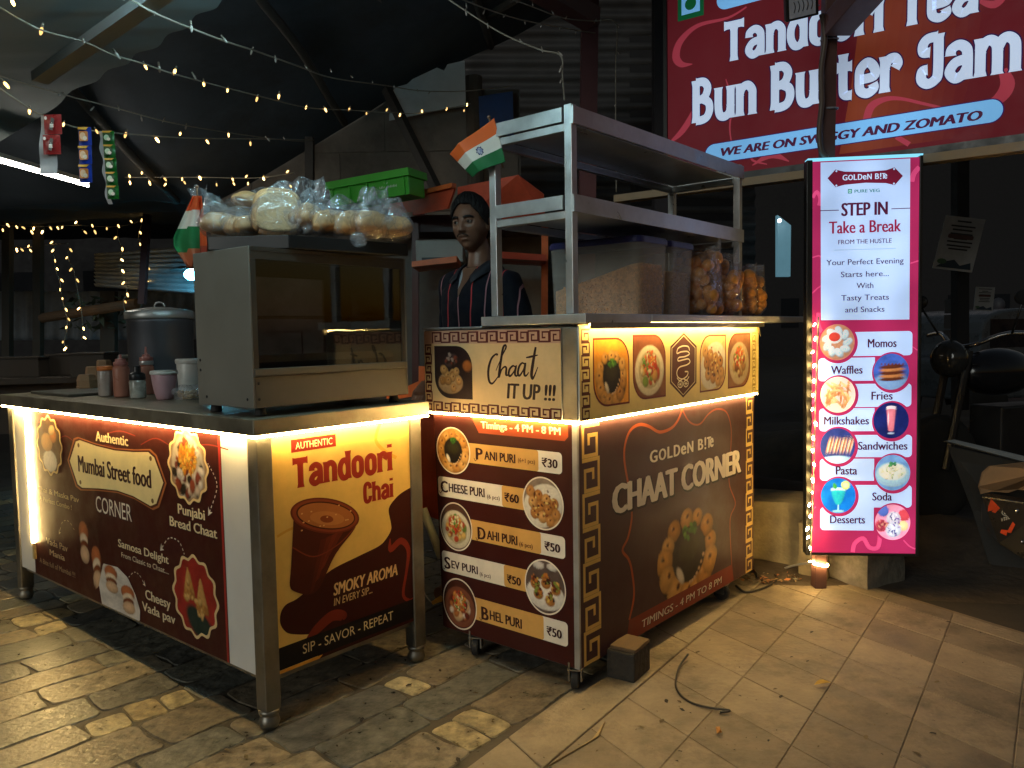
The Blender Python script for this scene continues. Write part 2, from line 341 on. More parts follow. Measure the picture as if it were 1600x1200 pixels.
    def key(s, x0, y0, x1, y1, n, col, w, vert=False):      # Greek key border between two points
        s.nxt('key_border'); u = [(.06, 0), (.06, .94), (.94, .94), (.94, .16), (.36, .16), (.36, .62), (.64, .62)]
        for k in range(n):
            pts = []
            for a, b in u:
                if vert: a, b = (b, a); yy = y0 + (y1 - y0) * (k + b) / n; xx = x0 + (x1 - x0) * (a if k % 2 else 1 - a)
                else: xx = x0 + (x1 - x0) * (k + a) / n; yy = y0 + (y1 - y0) * (b if k % 2 else 1 - b)
                pts.append((xx, yy))
            s.stroke(pts, w, col)
        return s
    def food(s, outline, kind, seed, nr=26, na=72, name='food_picture', **kw):
        Q = np.array([s.P(p) for p in outline]); c = Q.mean(0) if 'c' not in kw else s.P(kw.pop('c'))
        # densify the outline by angle
        D = np.vstack([Q, Q[:1]]); seg = np.linalg.norm(np.diff(D, axis=0), axis=1); cum = np.concatenate([[0], np.cumsum(seg)]); t = np.linspace(0, cum[-1], na, endpoint=False)
        B = np.stack([np.interp(t, cum, D[:, i]) for i in (0, 1)], 1)
        rr = np.linspace(0, 1, nr + 1); V = (c + rr[:, None, None] * (B - c)[None]).reshape(-1, 2)
        lo, hi = Q.min(0), Q.max(0); h = (hi - lo) / 2; mid = (hi + lo) / 2
        X = (V[:, 0] - mid[0]) / h[0]; Y = (V[:, 1] - mid[1]) / h[1]
        Cc = paint(kind, X, Y, seed, **kw)
        n = s.base + s.lay * s.step; s.lay += 1
        F = [(i * na + k, i * na + (k + 1) % na, (i + 1) * na + (k + 1) % na, (i + 1) * na + k) for i in range(nr) for k in range(na)]
        me = bpy.data.meshes.new(name); me.from_pydata([s.fr(v[0], v[1], n) for v in V], [], F); me.materials.append(s.mat)
        a = me.color_attributes.new('Col', 'FLOAT_COLOR', 'POINT'); a.data.foreach_set('color', np.concatenate([Cc, np.ones((len(Cc), 1))], 1).astype(np.float32).ravel())
        me.update(); o = bpy.data.objects.new(name, me); link(o, s.parent); return s
    def finish(s):
        for k, m in s.subs.items():
            if m.f:
                o = m.build(k[1], s.mat, s.parent)
                if k in s.labels: o['label'] = s.labels[k]

# ---------------------------------------------------------------- printed food pictures
def vnoise(X, Y, f, seed):
    r = np.random.RandomState(seed); g = r.rand(64, 64); x = X * f + 31.3; y = Y * f + 17.7
    i = np.floor(x).astype(int); j = np.floor(y).astype(int); u = x - i; v = y - j; u = u * u * (3 - 2 * u); v = v * v * (3 - 2 * v)
    q = lambda a, b: g[a % 64, b % 64]
    return (q(i, j) * (1 - u) + q(i + 1, j) * u) * (1 - v) + (q(i, j + 1) * (1 - u) + q(i + 1, j + 1) * u) * v
def blob(C, X, Y, cx, cy_, rx, ry, col, ang=0, soft=.15, sh=.45, a=1):
    c, s_ = math.cos(ang), math.sin(ang); u = ((X - cx) * c + (Y - cy_) * s_) / rx; v = (-(X - cx) * s_ + (Y - cy_) * c) / ry
    d = np.sqrt(u * u + v * v); al = (np.clip((1 - d) / soft, 0, 1) * a)[:, None]
    li = 1 - sh * np.clip(d, 0, 1) ** 2 + sh * .5 * np.clip(-(X - cx) / rx * .5 + (Y - cy_) / ry * .8, -1, 1)
    C[:] = C * (1 - al) + al * np.array(C3(col)) * li[:, None]
def scatter(C, X, Y, r, n, cx, cy_, sx, sy, size, cols, el=1.8, sh=.5):
    for _ in range(n):
        a, q = r.uniform(0, 6.28), math.sqrt(r.uniform(0, 1)); s_ = size * r.uniform(.6, 1.4)
        blob(C, X, Y, cx + sx * q * math.cos(a), cy_ + sy * q * math.sin(a), s_ * r.uniform(1, el), s_, cols[r.randrange(len(cols))], r.uniform(0, 3.14), .3, sh)
def puri(C, X, Y, cx, cy_, s_, col='#d89a4a'):
    blob(C, X, Y, cx, cy_, s_, s_ * 1.05, col, 0, .12, .5); h = math.sin(cx * 37 + cy_ * 53); blob(C, X, Y, cx + s_ * .22 * h, cy_ + s_ * .25, s_ * .30, s_ * .22, '#6a3414', .5 + h, .5, .2); blob(C, X, Y, cx + s_ * .2 * h, cy_ + s_ * .2, s_ * .14, s_ * .1, '#3a1c0c', .5, .5, .2); blob(C, X, Y, cx - s_ * .35, cy_ + s_ * .3, s_ * .25, s_ * .2, '#f0c888', .5, .9, .1, .5)
def paint(kind, X, Y, seed, bg='#7a5a3a', **kw):
    r = random.Random(seed); C = np.tile(np.array(C3(bg)), (len(X), 1)) * (.75 + .5 * vnoise(X, Y, 3, seed))[:, None]
    if kind == 'pani':
        sc_ = kw.get('size', 1); yy = kw.get('oy', -.05)
        blob(C, X, Y, 0, yy - .08, .98 * sc_, .92 * sc_, '#3a2418', 0, .1, .2)
        for k in range(13):
            a = k * 6.283 / 13 + .2 + r.uniform(-.09, .09); rd = r.uniform(.93, 1.06); puri(C, X, Y, .76 * rd * sc_ * math.cos(a), yy + .73 * rd * sc_ * math.sin(a), (.215 + .035 * (1 - math.sin(a))) * sc_ * r.uniform(.85, 1.15), r.choice(['#dda050', '#cf8f42', '#e3ab5e']))
        blob(C, X, Y, 0, yy + .05, .56 * sc_, .57 * sc_, '#1c1512', 0, .06, .3); blob(C, X, Y, 0, yy + .16, .40 * sc_, .30 * sc_, '#2c2814', 0, .25, .3)
        scatter(C, X, Y, r, 14, .02, yy + .5 * sc_, .22 * sc_, .14 * sc_, .06, ['#3f7a2a', '#5c9a38', '#2e5a20'])
        blob(C, X, Y, -.3 * sc_, yy - .3 * sc_, .1, .24, '#e8dcc8', .5, .3, .3)
        for k in range(7): blob(C, X, Y, (.02 + k * .075) * sc_, yy + (-.52 + .012 * k * k) * sc_, .05, .045, '#d8b088', 0, .3, .3)
    elif kind == 'heap':
        p = kw.get('cols', ['#d8a050', '#c84a28', '#e8d8a8', '#7a9a3a', '#a8401c', '#e0b868'])
        blob(C, X, Y, 0, -.12, .95, .85, kw.get('plate', '#e8dcc0'), 0, .05, .18); blob(C, X, Y, 0, -.1, .74, .66, kw.get('in', '#c8b890'), 0, .1, .2)
        scatter(C, X, Y, r, 34, 0, -.12, .58, .5, .17, p, 1.5); scatter(C, X, Y, r, 90, 0, .12, .4, .4, .065, kw.get('top', ['#e06a30', '#c83a20', '#e89a48', '#6a9a38', '#f0e0b0']), 2)
    elif kind == 'tray':
        blob(C, X, Y, 0, -.1, 1.1, .85, '#e6dccb', .5, .05, .15)
        for j in range(3):
            for k in range(4): puri(C, X, Y, -.62 + k * .4 + j * .1, .42 - j * .42 - k * .13, .25, r.choice(['#c88a48', '#b8793a', '#d29a58']))
        scatter(C, X, Y, r, 30, 0, 0, .7, .6, .05, ['#5a3018', '#e8c878', '#8a4a20'])
    elif kind == 'plates':
        blob(C, X, Y, 0, -.3, 1, .6, '#e8e0d4', 0, .05, .15)
        for cx, cy_ in ((-.5, .12), (.05, .22), (.55, .05), (-.35, -.25), (.25, -.42)):
            blob(C, X, Y, cx, cy_ - .08, .27, .22, '#b87838', 0, .15, .4); scatter(C, X, Y, r, 22, cx, cy_ + .05, .2, .18, .06, ['#6a2c18', '#c87830', '#3a2014', '#e8b858', '#8a9a40'])
        blob(C, X, Y, -.3, .8, .3, .16, '#d8d0c8', 0, .1, .3); blob(C, X, Y, .4, .82, .3, .16, '#d8d0c8', 0, .1, .3)
    elif kind == 'dark':
        blob(C, X, Y, -.1, .45, .4, .26, '#5a4038', .3, .2, .3); scatter(C, X, Y, r, 24, -.1, .47, .3, .2, .07, ['#3a1c14', '#8a4028', '#b89a88'])
        blob(C, X, Y, .75, .25, .28, .24, '#b0662c', 0, .3, .4); blob(C, X, Y, -.15, -.4, .68, .44, '#c89a68', 0, .08, .3)
        for k in range(14): puri(C, X, Y, -.15 + r.uniform(-.45, .45), -.3 + r.uniform(-.32, .42), .17, r.choice(['#c98a4a', '#b87838', '#d79a58']))
    elif kind == 'bread':
        blob(C, X, Y, 0, 0, .9, .92, '#d8c8b0', 0, .1, .2); scatter(C, X, Y, r, 60, 0, -.1, .8, .75, .13, ['#2e2418', '#d8c0a8', '#a04828', '#f0e4d8', '#5a4a28', '#8a3a22']); scatter(C, X, Y, r, 120, 0, .2, .45, .45, .055, ['#f0a030', '#e88a20', '#f6c050'], 2.4)
    elif kind == 'samosa':
        blob(C, X, Y, .3, -.75, .9, .4, '#16302a', -.5, .2, .2)
        for cx, cy_, s_ in ((-.3, .1, .62), (.28, -.15, .66)):
            for k in range(60):
                t = k / 59; ww = .36 * s_ * 1.4 * t ** .8; blob(C, X, Y, cx + .06 * t, cy_ + s_ - t * s_ * 1.25, max(ww, .02), .06, '#d8a058' if k < 50 else '#b87a38', -.1, .3, .35)
            scatter(C, X, Y, r, 14, cx, cy_ - .05, .2, .3, .07, ['#c88a40', '#e0b068'])
    elif kind == 'vada':
        for cx, cy_, a in ((-.35, .3, 0), (.45, -.3, .5)):
            blob(C, X, Y, cx, cy_ + .32, .34, .34, '#b8683a', a, .1, .5); blob(C, X, Y, cx, cy_ + .1, .3, .22, '#e8d0b0', a, .2, .3); blob(C, X, Y, cx + .02, cy_ - .08, .3, .2, '#7a3a18', a, .15, .5); blob(C, X, Y, cx + .03, cy_ - .32, .33, .28, '#d8b088', a, .12, .4)
    elif kind == 'chai':
        blob(C, X, Y, -.1, -.15, .62, .55, '#5a3018', 0, .1, .3); blob(C, X, Y, 0, -.55, .6, .4, '#e8dcc8', 0, .1, .2); blob(C, X, Y, -.2, .1, .5, .34, '#c8935a', 0, .1, .3); blob(C, X, Y, .35, .35, .3, .25, '#c87a3a', 0, .1, .4); blob(C, X, Y, .25, .55, .28, .18, '#e2b880', .3, .15, .4)
    elif kind == 'momos':
        blob(C, X, Y, 0, 0, 1, 1, '#c08a6a', 0, .1, .2)
        for k in range(9): a = k * .7; blob(C, X, Y, .6 * math.cos(a), .6 * math.sin(a), .34, .22, '#cfe0ea', a + .6, .15, .55); blob(C, X, Y, .6 * math.cos(a), .6 * math.sin(a), .2, .03, '#88a8b8', a + .6, .4, .1)
        blob(C, X, Y, -.15, .3, .46, .38, '#e8eef2', 0, .08, .2); blob(C, X, Y, -.15, .3, .36, .28, '#d8483a', 0, .15, .25)
    elif kind == 'waffle':
        blob(C, X, Y, .0, -.6, 1.1, .6, '#7aa0d0', 0, .2, .3)
        for k in range(5): blob(C, X, Y, .05, -.4 + k * .17, .85, .13, '#c07a48' if k % 2 else '#5a2c1c', .06, .3, .4)
        for k in range(7): blob(C, X, Y, -.55 + k * .2, .42, .07, .06, '#6a341c', .3, .4, .2)
    elif kind == 'fries':
        blob(C, X, Y, 0, 0, 1.1, 1.1, '#f2dcd0', 0, .1, .1)
        for k in range(26): blob(C, X, Y, r.uniform(-.6, .6), r.uniform(-.5, .5), .5, .085, r.choice(['#f0b070', '#e89a60', '#f6c890']), r.uniform(-1.2, 1.6), .25, .5)
    elif kind == 'shake':
        for k in range(30): t = k / 29; blob(C, X, Y, 0, .75 - t * 1.3, .32 - .14 * t, .07, '#d87888' if t > .12 else '#e8d8e0', 0, .25, .4)
        blob(C, X, Y, 0, -.72, .22, .07, '#a8b8d8', 0, .3, .4); blob(C, X, Y, -.16, .1, .05, .5, '#f2c8d0', 0, .5, .1)
    elif kind == 'sandwich':
        for k in range(4):
            for q, c in ((0, '#d89868'), (.07, '#f0e0d0'), (.13, '#5a7a3a'), (.18, '#c8584a'), (.24, '#e8c8a8')): blob(C, X, Y, -.55 + k * .38 + q, .05, .05, .6, c, -.25, .5, .3)
        blob(C, X, Y, 0, -.8, 1, .28, '#b8d8f0', 0, .2, .2)
    elif kind == 'pasta':
        blob(C, X, Y, 0, -.1, .98, .72, '#a8d0e8', 0, .06, .3); blob(C, X, Y, 0, .05, .82, .5, '#e0e8e0', 0, .1, .2); scatter(C, X, Y, r, 50, 0, .05, .65, .36, .06, ['#e8e4c8', '#f6f0dc', '#c8d0b0'], 3.5); scatter(C, X, Y, r, 12, 0, .5, .2, .14, .07, ['#3a8a5a', '#58a868'])
    elif kind == 'soda':
        for k in range(24): t = k / 23; blob(C, X, Y, 0, .4 - t * .85, .48 - .3 * t * t, .07, '#28b8c8' if t > .15 else '#b8e8f0', 0, .25, .35)
        blob(C, X, Y, .42, .6, .26, .26, '#c8e070', 0, .1, .2); blob(C, X, Y, .42, .6, .17, .17, '#e8f0b0', 0, .1, .1); blob(C, X, Y, 0, -.7, .06, .24, '#a8e0ec', 0, .3, .2); blob(C, X, Y, 0, -.88, .4, .09, '#98d8e8', 0, .3, .2); blob(C, X, Y, -.2, .55, .12, .2, '#3a9a48', .4, .2, .3)
    elif kind == 'dessert':
        for c, x, y, s_ in (('#5878d8', -.55, .65, .35), ('#d84a58', .65, .4, .35), ('#f0d8a0', .6, -.2, .3), ('#c84860', -.65, -.2, .36)): blob(C, X, Y, x, y, s_, s_, c, 0, .1, .3)
        blob(C, X, Y, .05, .2, .42, .42, '#e0dcf2', 0, .08, .35); blob(C, X, Y, .05, -.45, .46, .44, '#d8e0f4', 0, .08, .35); scatter(C, X, Y, r, 40, .05, -.1, .4, .7, .04, ['#4a4a88', '#f0f0ff', '#8a6ab0'], 3); scatter(C, X, Y, r, 20, -.6, -.15, .3, .25, .05, ['#e8a890', '#a83850'], 3)
    C *= (.88 + .24 * vnoise(X, Y, 16, seed + 3))[:, None]
    return np.clip(C, 0, 1)
def circ(cx, cy_, rx, ry, n=48): return [(cx + rx * math.cos(6.2832 * k / n), cy_ + ry * math.sin(6.2832 * k / n)) for k in range(n)]
def scallop(cx, cy_, rx, ry, k=12, a=.055, n=96): return [(cx + rx * (1 + a * math.cos(k * q)) * math.cos(q), cy_ + ry * (1 + a * math.cos(k * q)) * math.sin(q)) for q in (6.2832 * i / n for i in range(n))]
# ---------------------------------------------------------------- the two food carts
L_LOC, L_ROT = (-.719, 2.1869, 0), math.pi / 2 - .6892
R_LOC, R_ROT = (.1971, 2.3976, 0), math.pi / 2 - .703
def loc2w(loc, rz, x, y, z): return Vector(loc) + Matrix.Rotation(rz, 3, 'Z') @ Vector((x, y, z))
LW = lambda x, y, z: loc2w(L_LOC, L_ROT, x, y, z)
RW = lambda x, y, z: loc2w(R_LOC, R_ROT, x, y, z)
DK = '#4a1512'; CR = '#f3dca6'
LX, LY = .636, 1.9125
cartL = thing('food_cart', L_LOC, L_ROT, 'low street food counter with maroon board and yellow tea poster, oven on top', 'food cart', 'street food carts')
for x0, y0 in ((0, 0), (LX - .05, 0), (0, LY - .05), (LX - .05, LY - .05)):
    m = MB(); m.box(x0 - .003, x0 + .047, y0 - .003, y0 + .047, .055, .852); lg = m.build('leg', STEEL_DULL, cartL, bevel=.003)
    m = MB(); m.lathe([(.016, 0), (.026, .004), (.031, .018), (.026, .034), (.02, .04), (.03, .044), (.03, .056)], 20, (x0 + .022, y0 + .022, 0)); m.build('foot', STEEL_DULL, lg, smooth=True)
m = MB(); m.box(-.022, LX + .02, -.022, LY + .02, .858, .9044); m.build('counter_top', mat('worn_steel_counter', (.42, .37, .27), rough=.4, metal=.75, var=.4, scale=6, dirt=.5, bump=.06), cartL, bevel=.003)
m = MB(); m.box(.02, LX - .02, .02, LY - .02, .13, .15); m.build('bottom_shelf', STEEL_DULL, cartL)
m = MB(); m.box(LX - .012, LX - .004, .05, LY - .05, .16, .84); m.build('back_panel', STEEL_DULL, cartL)
m = MB(); m.box(-.018, -.010, -.018, LY + .02, .8505, .8570); m.box(-.0095, LX + .02, -.018, -.010, .8505, .8570); m.build('light_strip', LED, cartL)
# left face: maroon street food board between white strips
p1 = MB(); p1.box(.004, .014, .045, LY - .04, .151, .85); p1 = p1.build('front_panel', WHITE_BOARD, cartL)
m = MB(); m.box(-.009, .004, 1.687, 1.699, .285, .85); m.build('light_strip', LED, cartL)
m = MB(); m.box(-.007, .004, 1.686, 1.702, .215, .2845); m.build('light_strip', LED_DEAD, cartL, )['label'] = 'unlit lower end of the light strip'
W1, H1 = 1.825, .702
p = Print(W1, H1, lambda s, z, n: (.004 - n, 1.87 - s, .151 + z), p1, VINYL)
p.sub('street_food_board').poly([(108, 0), (917, 0), (919, 1000), (88, 1000)], '#421510')
p.sub('board_pattern')
for x, y, a in ((200, 60, .5), (560, 60, .3), (700, 90, -.2), (880, 60, .4), (500, 150, .1), (300, 160, -.4)): p.stroke([(x - 60, y + 20), (x, y - 15 + 40 * a), (x + 60, y + 10)], .004, '#7a2c22', 5)
p.stroke([(912, 0), (914, 1000)], .012, '#a03028')
p.sub('plaque')
pl = [(316, 264), (352, 150), (372, 139), (450, 155), (532, 161), (610, 152), (668, 139), (690, 160), (720, 271), (690, 380), (668, 399), (600, 372), (534, 364), (450, 378), (372, 398), (350, 385)]
def grow(P, k, kx=None):
    c = np.mean(np.array(P), 0); kx = kx or k; return [(c[0] + (x - c[0]) * kx, c[1] + (y - c[1]) * k) for x, y in P]
p.poly(grow(pl, 1.13, 1.06), '#a8663a').poly(grow(pl, 1.07, 1.03), '#4a1a12').poly(pl, '#f0dda2')
for x, y in ((364, 168), (676, 168), (364, 370), (676, 372)): p.ell(x, y, 5, 12, '#7a5a30', 12)
p.sub('lettering').text('Authentic', 448, 590, 128, 75, CR, .04).text('Mumbai Street food', 357, 675, 313, 222, '#3a1412', .035)
p.text('CORNER', 434, 590, 504, 421, '#efe6d6', -.004).text('Punjabi', 768, 859, 400, 353, '#f0dcae', .035).text('Bread Chaat', 737, 896, 467, 421, '#f0dcae', .035)
p.text('Chai & Maska Pav', 128, 352, 486, 455, '#cdb488', .012).text('A Perfect Combo !', 136, 313, 540, 512, '#b8a07a', .004).text('Vada Pav', 163, 280, 790, 752, '#c8ae84', .014).text('Mania', 180, 262, 850, 815, '#c8ae84', .014).text('A Bite full of Mumbai !!!', 118, 313, 922, 892, '#a8906c', .0)
p.text('Samosa Delight', 527, 727, 655, 614, '#ecd8ae', .03).text('From Classic to Chaat....', 539, 726, 704, 678, '#e8d8ba', .0).text('Cheesy', 631, 727, 870, 822, '#e8d4ac', .03).text('Vada pav', 616, 742, 935, 890, '#e8d4ac', .03)
p.sub('dashed_arrow').dashes([(876, 143), (902, 232), (874, 360)], .004, '#f0e4d0', 9).dashes([(785, 582), (768, 532), (733, 528), (702, 592)], .004, '#e8d8c0', 8).dashes([(566, 795), (590, 758), (612, 764), (630, 800)], .003, '#d8c8b0', 6).dashes([(321, 647), (295, 610), (262, 625), (241, 695)], .003, '#c8b090', 6)
for nm, cx, cy_, rx, ry, kind, bgc, c1 in (('a', 809, 172, 62, 158, 'bread', '#a88868', '#f0d090'), ('b', 815, 763, 70, 176, 'samosa', '#a02820', '#e8c890'), ('c', 211, 200, 64, 160, 'chai', '#5a3a22', '#d8b878')):
    p.sub('picture_frame').poly(scallop(cx, cy_, rx * 1.07, ry * 1.05), c1); p.food(scallop(cx, cy_, rx * .97, ry * .97), kind, 5, bg=bgc)
p.food([(385, 573), (440, 600), (450, 740), (462, 800), (455, 860), (408, 950), (350, 925), (326, 840), (322, 640), (345, 585)], 'vada', 8, bg='#421510')
p.food([(440, 1000), (430, 900), (455, 775), (520, 765), (562, 800), (590, 870), (607, 940), (604, 1000)], 'vada', 9, bg='#cfc6ba')
p.finish()
# right face: tandoori chai poster
p2 = MB(); p2.box(.046, LX - .048, .004, .014, .151, .85); p2 = p2.build('side_panel', WHITE_BOARD, cartL)
W2, H2 = LX - .094, .699
p = Print(W2, H2, lambda s, z, n: (.046 + s, .004 - n, .151 + z), p2, VINYL)
p.sub('tea_poster').poly([(0, 0), (1000, 0), (1000, 1000), (0, 1000)], '#e6bd68')
p.sub('poster_pattern').stroke([(20, 420), (120, 400), (300, 395), (400, 350)], .008, '#dba446', 6).stroke([(760, 0), (720, 80), (790, 140), (880, 180)], .012, '#dfa844', 6)
wv = cr([(1000, 336), (930, 350), (876, 368), (820, 400), (806, 430), (822, 490), (820, 520), (780, 555), (720, 580), (560, 600), (370, 625), (240, 670), (130, 705), (60, 715), (25, 745), (22, 790), (60, 835), (130, 860), (225, 881)], 5)
p.sub('brown_wave').poly([(a, b) for a, b in wv] + [(260, 1000), (1000, 1000)], '#3b110c')
p.stroke([(812, 560), (815, 611), (900, 585), (960, 640), (940, 740), (908, 850), (960, 890), (1000, 880)], [.004, .02, .022, .018, .012, .012, .01, .004], '#8a3020', 6)
p.stroke([(170, 905), (250, 868), (360, 832), (440, 850), (440, 868)], [.004, .03, .034, .03, .004], '#7a2a1a', 6)
p.sub('black_band').poly([(0, 889), (1000, 889), (1000, 985), (0, 985)], '#140f12').poly([(0, 987), (290, 987), (265, 1000), (0, 1000)], '#e0a040').poly([(292, 987), (1000, 987), (1000, 1000), (268, 1000)], '#3a1510')
p.sub('title_tag').poly([(126, 27), (426, 27), (426, 82), (126, 82)], '#8a2418')
p.sub('lettering').text('AUTHENTIC', 155, 401, 70, 41, '#f3e3b8', .0).display('Tandoori', 128, 846, 237, 107, '#96281c', .2).display('Chai', 610, 847, 365, 270, '#96281c', .2)
p.text('SMOKY AROMA', 375, 865, 745, 690, '#e8c088', .025, .18).text('IN EVERY SIP...', 375, 660, 790, 757, '#d8b480', .008, .18).text('SIP - SAVOR - REPEAT', 157, 819, 952, 911, '#e6cfa0', -.002)
# clay cup
p.sub('clay_cup_picture').poly([(p_[0], p_[1]) for p_ in cr([(128, 345), (100, 560), (88, 640), (120, 672), (200, 702), (262, 698), (300, 670), (400, 560), (540, 470), (566, 410)], 4)], '#4a1a10')
for k, c in enumerate(('#561f12', '#642616', '#702c1a', '#662616')): p.poly([(300 + 40 * k, 480 - 4 * k), (345 + 44 * k, 478 - 8 * k), (240 + 40 * k, 690 - 45 * k), (215 + 34 * k, 700 - 40 * k)], c)
p.stroke([(112, 480), (250, 545), (420, 520), (545, 462)], .004, '#7a3420', 6)
for rx, ry, c, dx in ((240, 77, '#6e2c1a', 0), (226, 70, '#8a3e24', 0), (206, 60, '#4a1c10', 3), (196, 54, '#b06a38', 4)): p.ell(342 + dx, 380, rx, ry, c, 48, .22)
p.ell(350, 392, 120, 30, '#c07c44', 30, .2).ell(345, 395, 46, 16, '#8a4220', 24, .2)
for k in range(14): p.ell(345 + 170 * math.cos(k * 1.7), 384 + 42 * math.sin(k * 2.1), 7, 3.5, '#d8a468', 8)
p.finish()

# ---- right cart
RX, RY = 1.318, .654
cartR = thing('food_cart', R_LOC, R_ROT, 'tall wheeled chaat cart with price list side and steel rack on top', 'food cart', 'street food carts')
m = MB(); vs = []
for z, yb in ((.072, .600), (.855, .628)): vs += [(0, 0, z), (RX, 0, z), (RX, yb, z), (0, yb, z)]
m.add(vs, [(3, 2, 1, 0), (4, 5, 6, 7), (0, 1, 5, 4), (1, 2, 6, 5), (2, 3, 7, 6), (3, 0, 4, 7)]); m.build('lower_body', DARK_BODY, cartR, bevel=.003)
m = MB(); m.box(-.012, RX + .01, -.012, RY, .858, 1.147); m.build('upper_box', STEEL_DULL, cartR, bevel=.003)
m = MB(); m.box(-.0155, -.0085, -.0155, RY, .8505, .8570); m.box(-.008, RX + .008, -.0155, -.0085, .8505, .8570); m.build('light_strip', LED, cartR)
m = MB(); m.box(-.004, .016, -.004, .016, .075, .85); m.build('corner_trim', STEEL, cartR)
for x, y in ((.02, .03), (.02, .46), (1.07, .03), (1.07, .5)):
    m = MB(); m.lathe([(.012, -.013), (.03, -.013), (.034, -.009), (.034, .009), (.03, .013), (.012, .013)], 24); wh = m.build('wheel', RUBBER, cartR, smooth=False, bevel=.002)
    wh.matrix_local = Matrix.Translation((x, y, .034)) @ Matrix.Rotation(.5 + x, 4, 'Z') @ Matrix.Rotation(R_(90), 4, 'X')
    m = MB(); m.box(-.02, .02, -.022, -.017, 0, .06); m.box(-.02, .02, .017, .022, 0, .06); m.box(-.026, .026, -.024, .024, .036, .04)
    fk = m.build('fork', STEEL_DULL, cartR); fk.matrix_local = Matrix.Translation((x, y, .03)) @ Matrix.Rotation(.5 + x, 4, 'Z')
# upper left: Chaat it up
p3 = MB(); p3.box(-.016, -.0125, .045, RY - .002, .858, 1.144); p3 = p3.build('sign_board', WHITE_BOARD, cartR)
W3, H3 = RY - .047, .286
p = Print(W3, H3, lambda s, z, n: (-.016 - n, RY - .002 - s, .858 + z), p3, VINYL)
MR = '#5a1c18'
p.sub('sign_face').poly([(0, 0), (1000, 0), (1000, 1000), (0, 1000)], '#dcb884')
p.sub('key_border').poly([(0, 0), (1000, 0), (1000, 158), (0, 158)], '#c99a7c').key(66, 14, 1000, 148, 13, MR, .0052)
p.key(6, 165, 60, 980, 7, MR, .0052, True).key(66, 868, 1000, 988, 13, MR, .0052)
p.food(p.rr_pts(84, 185, 383, 822, 120, 'bd'), 'dark', 4, bg='#2c1a18', na=96, nr=34)
IK = '#2a0f14'
p.sub('lettering')
for pts, wd in (([(566, 300), (572, 283), (556, 286), (528, 335), (508, 430), (503, 520), (510, 598), (530, 622), (556, 580), (582, 520)], [.003, .006, .006, .008, .010, .010, .009, .007, .005, .003]),
                ([(560, 470), (606, 300), (634, 205), (628, 178), (612, 220), (592, 400), (580, 538), (600, 460), (622, 425), (634, 440), (632, 512), (648, 520)], [.003, .004, .007, .007, .009, .010, .009, .006, .006, .008, .009, .003]),
                ([(700, 430), (682, 412), (658, 450), (650, 512), (664, 525), (690, 470), (702, 420), (694, 500), (706, 525), (722, 490)], [.004, .006, .008, .009, .007, .005, .008, .009, .006, .003]),
                ([(764, 395), (746, 378), (724, 420), (714, 498), (728, 518), (754, 450), (766, 388), (758, 496), (770, 520), (790, 480)], [.004, .006, .008, .009, .007, .005, .008, .009, .006, .003]),
                ([(838, 200), (822, 340), (808, 490), (812, 548), (826, 520), (850, 420)], [.008, .011, .012, .009, .006, .003]), ([(772, 318), (810, 305), (852, 288)], [.004, .007, .003])):
    p.stroke(pts, wd, IK, 7)
p.text('IT UP !!!', 634, 966, 788, 610, '#2a0f14', .035, .12).finish()
# lower left: price list
p4 = MB(); vs = []
for z, yl in ((.078, .5995), (.848, .6265)): vs += [(-.003, .004, z), (0, .004, z), (0, yl, z), (-.003, yl, z)]
p4.add(vs, [(3, 2, 1, 0), (4, 5, 6, 7), (0, 1, 5, 4), (1, 2, 6, 5), (2, 3, 7, 6), (3, 0, 4, 7)]); p4 = p4.build('menu_panel', DARK_BODY, cartR)
def f4(s, z, n):
    yl = .5995 + .027 * z / .77; return (-.003 - n, .004 + (yl - .004) * (1 - s / .6), .078 + z)
p = Print(.6, .77, f4, p4, VINYL)
TAN, WHT, INK = '#dca85c', '#efe4d2', '#3a1512'
p.sub('menu_face').poly([(0, 0), (1000, 0), (1000, 1000), (0, 1000)], '#3e1713')
p.sub('opening_hours_ribbon').poly([(299, 0), (955, 0), (957, 52), (935, 70), (350, 70)], '#a04424')
p.sub('price_tag')
for x0, y0, x1, y1, sp, left in ((262, 119, 916, 208, 764, 0), (12, 289, 662, 382, 505, 1), (266, 465, 928, 557, 770, 0), (15, 638, 668, 734, 503, 1), (270, 820, 938, 922, 777, 0)):
    p.sub('price_tag')
    if left: p.rrect(x0, y0, sp + 30, y1, 22, WHT, 'ad').rrect(sp, y0, x1, y1, 14, TAN, 'ad')
    else: p.rrect(sp - 30, y0, x1, y1, 22, WHT, 'bc').rrect(x0, y0, sp, y1, 14, TAN, 'bc')
p.sub('picture_frame')
for k, (cx, cy_, rx, ry, kind, kw) in enumerate(((146, 162, 134, 108, 'pani', dict(bg='#c89048', size=1.05)), (787, 340, 136, 112, 'tray', dict(bg='#8a7868')), (142, 513, 131, 112, 'heap', dict(bg='#5a3a2a')), (791, 693, 139, 117, 'plates', dict(bg='#5a4a44')), (146, 872, 139, 119, 'heap', dict(bg='#4a2218', plate='#8a5038', **{'in': '#7a3a24'}, cols=['#a8502c', '#c8763a', '#e0b888', '#6a2418', '#e8d8c8'])))):
    p.sub('picture_frame').ell(cx, cy_, rx, ry, '#efe2cc', 56); p.food(circ(cx, cy_, rx * .945, ry * .945), kind, 20 + k, **kw)
p.sub('lettering').text('Timings - 4 PM - 8 PM', 368, 911, 48, 16, '#f6e6b8', .035)
for s, x0, x1, yb, cap in (('ANI PURI', 385, 609, 186, 147), ('HEESE PURI', 98, 379, 355, 315), ('AHI PURI', 384, 608, 541, 500), ('EV PURI', 92, 305, 712, 675), ('HEL PURI', 385, 624, 903, 860)): p.text(s, x0, x1, yb, cap, INK, .03)
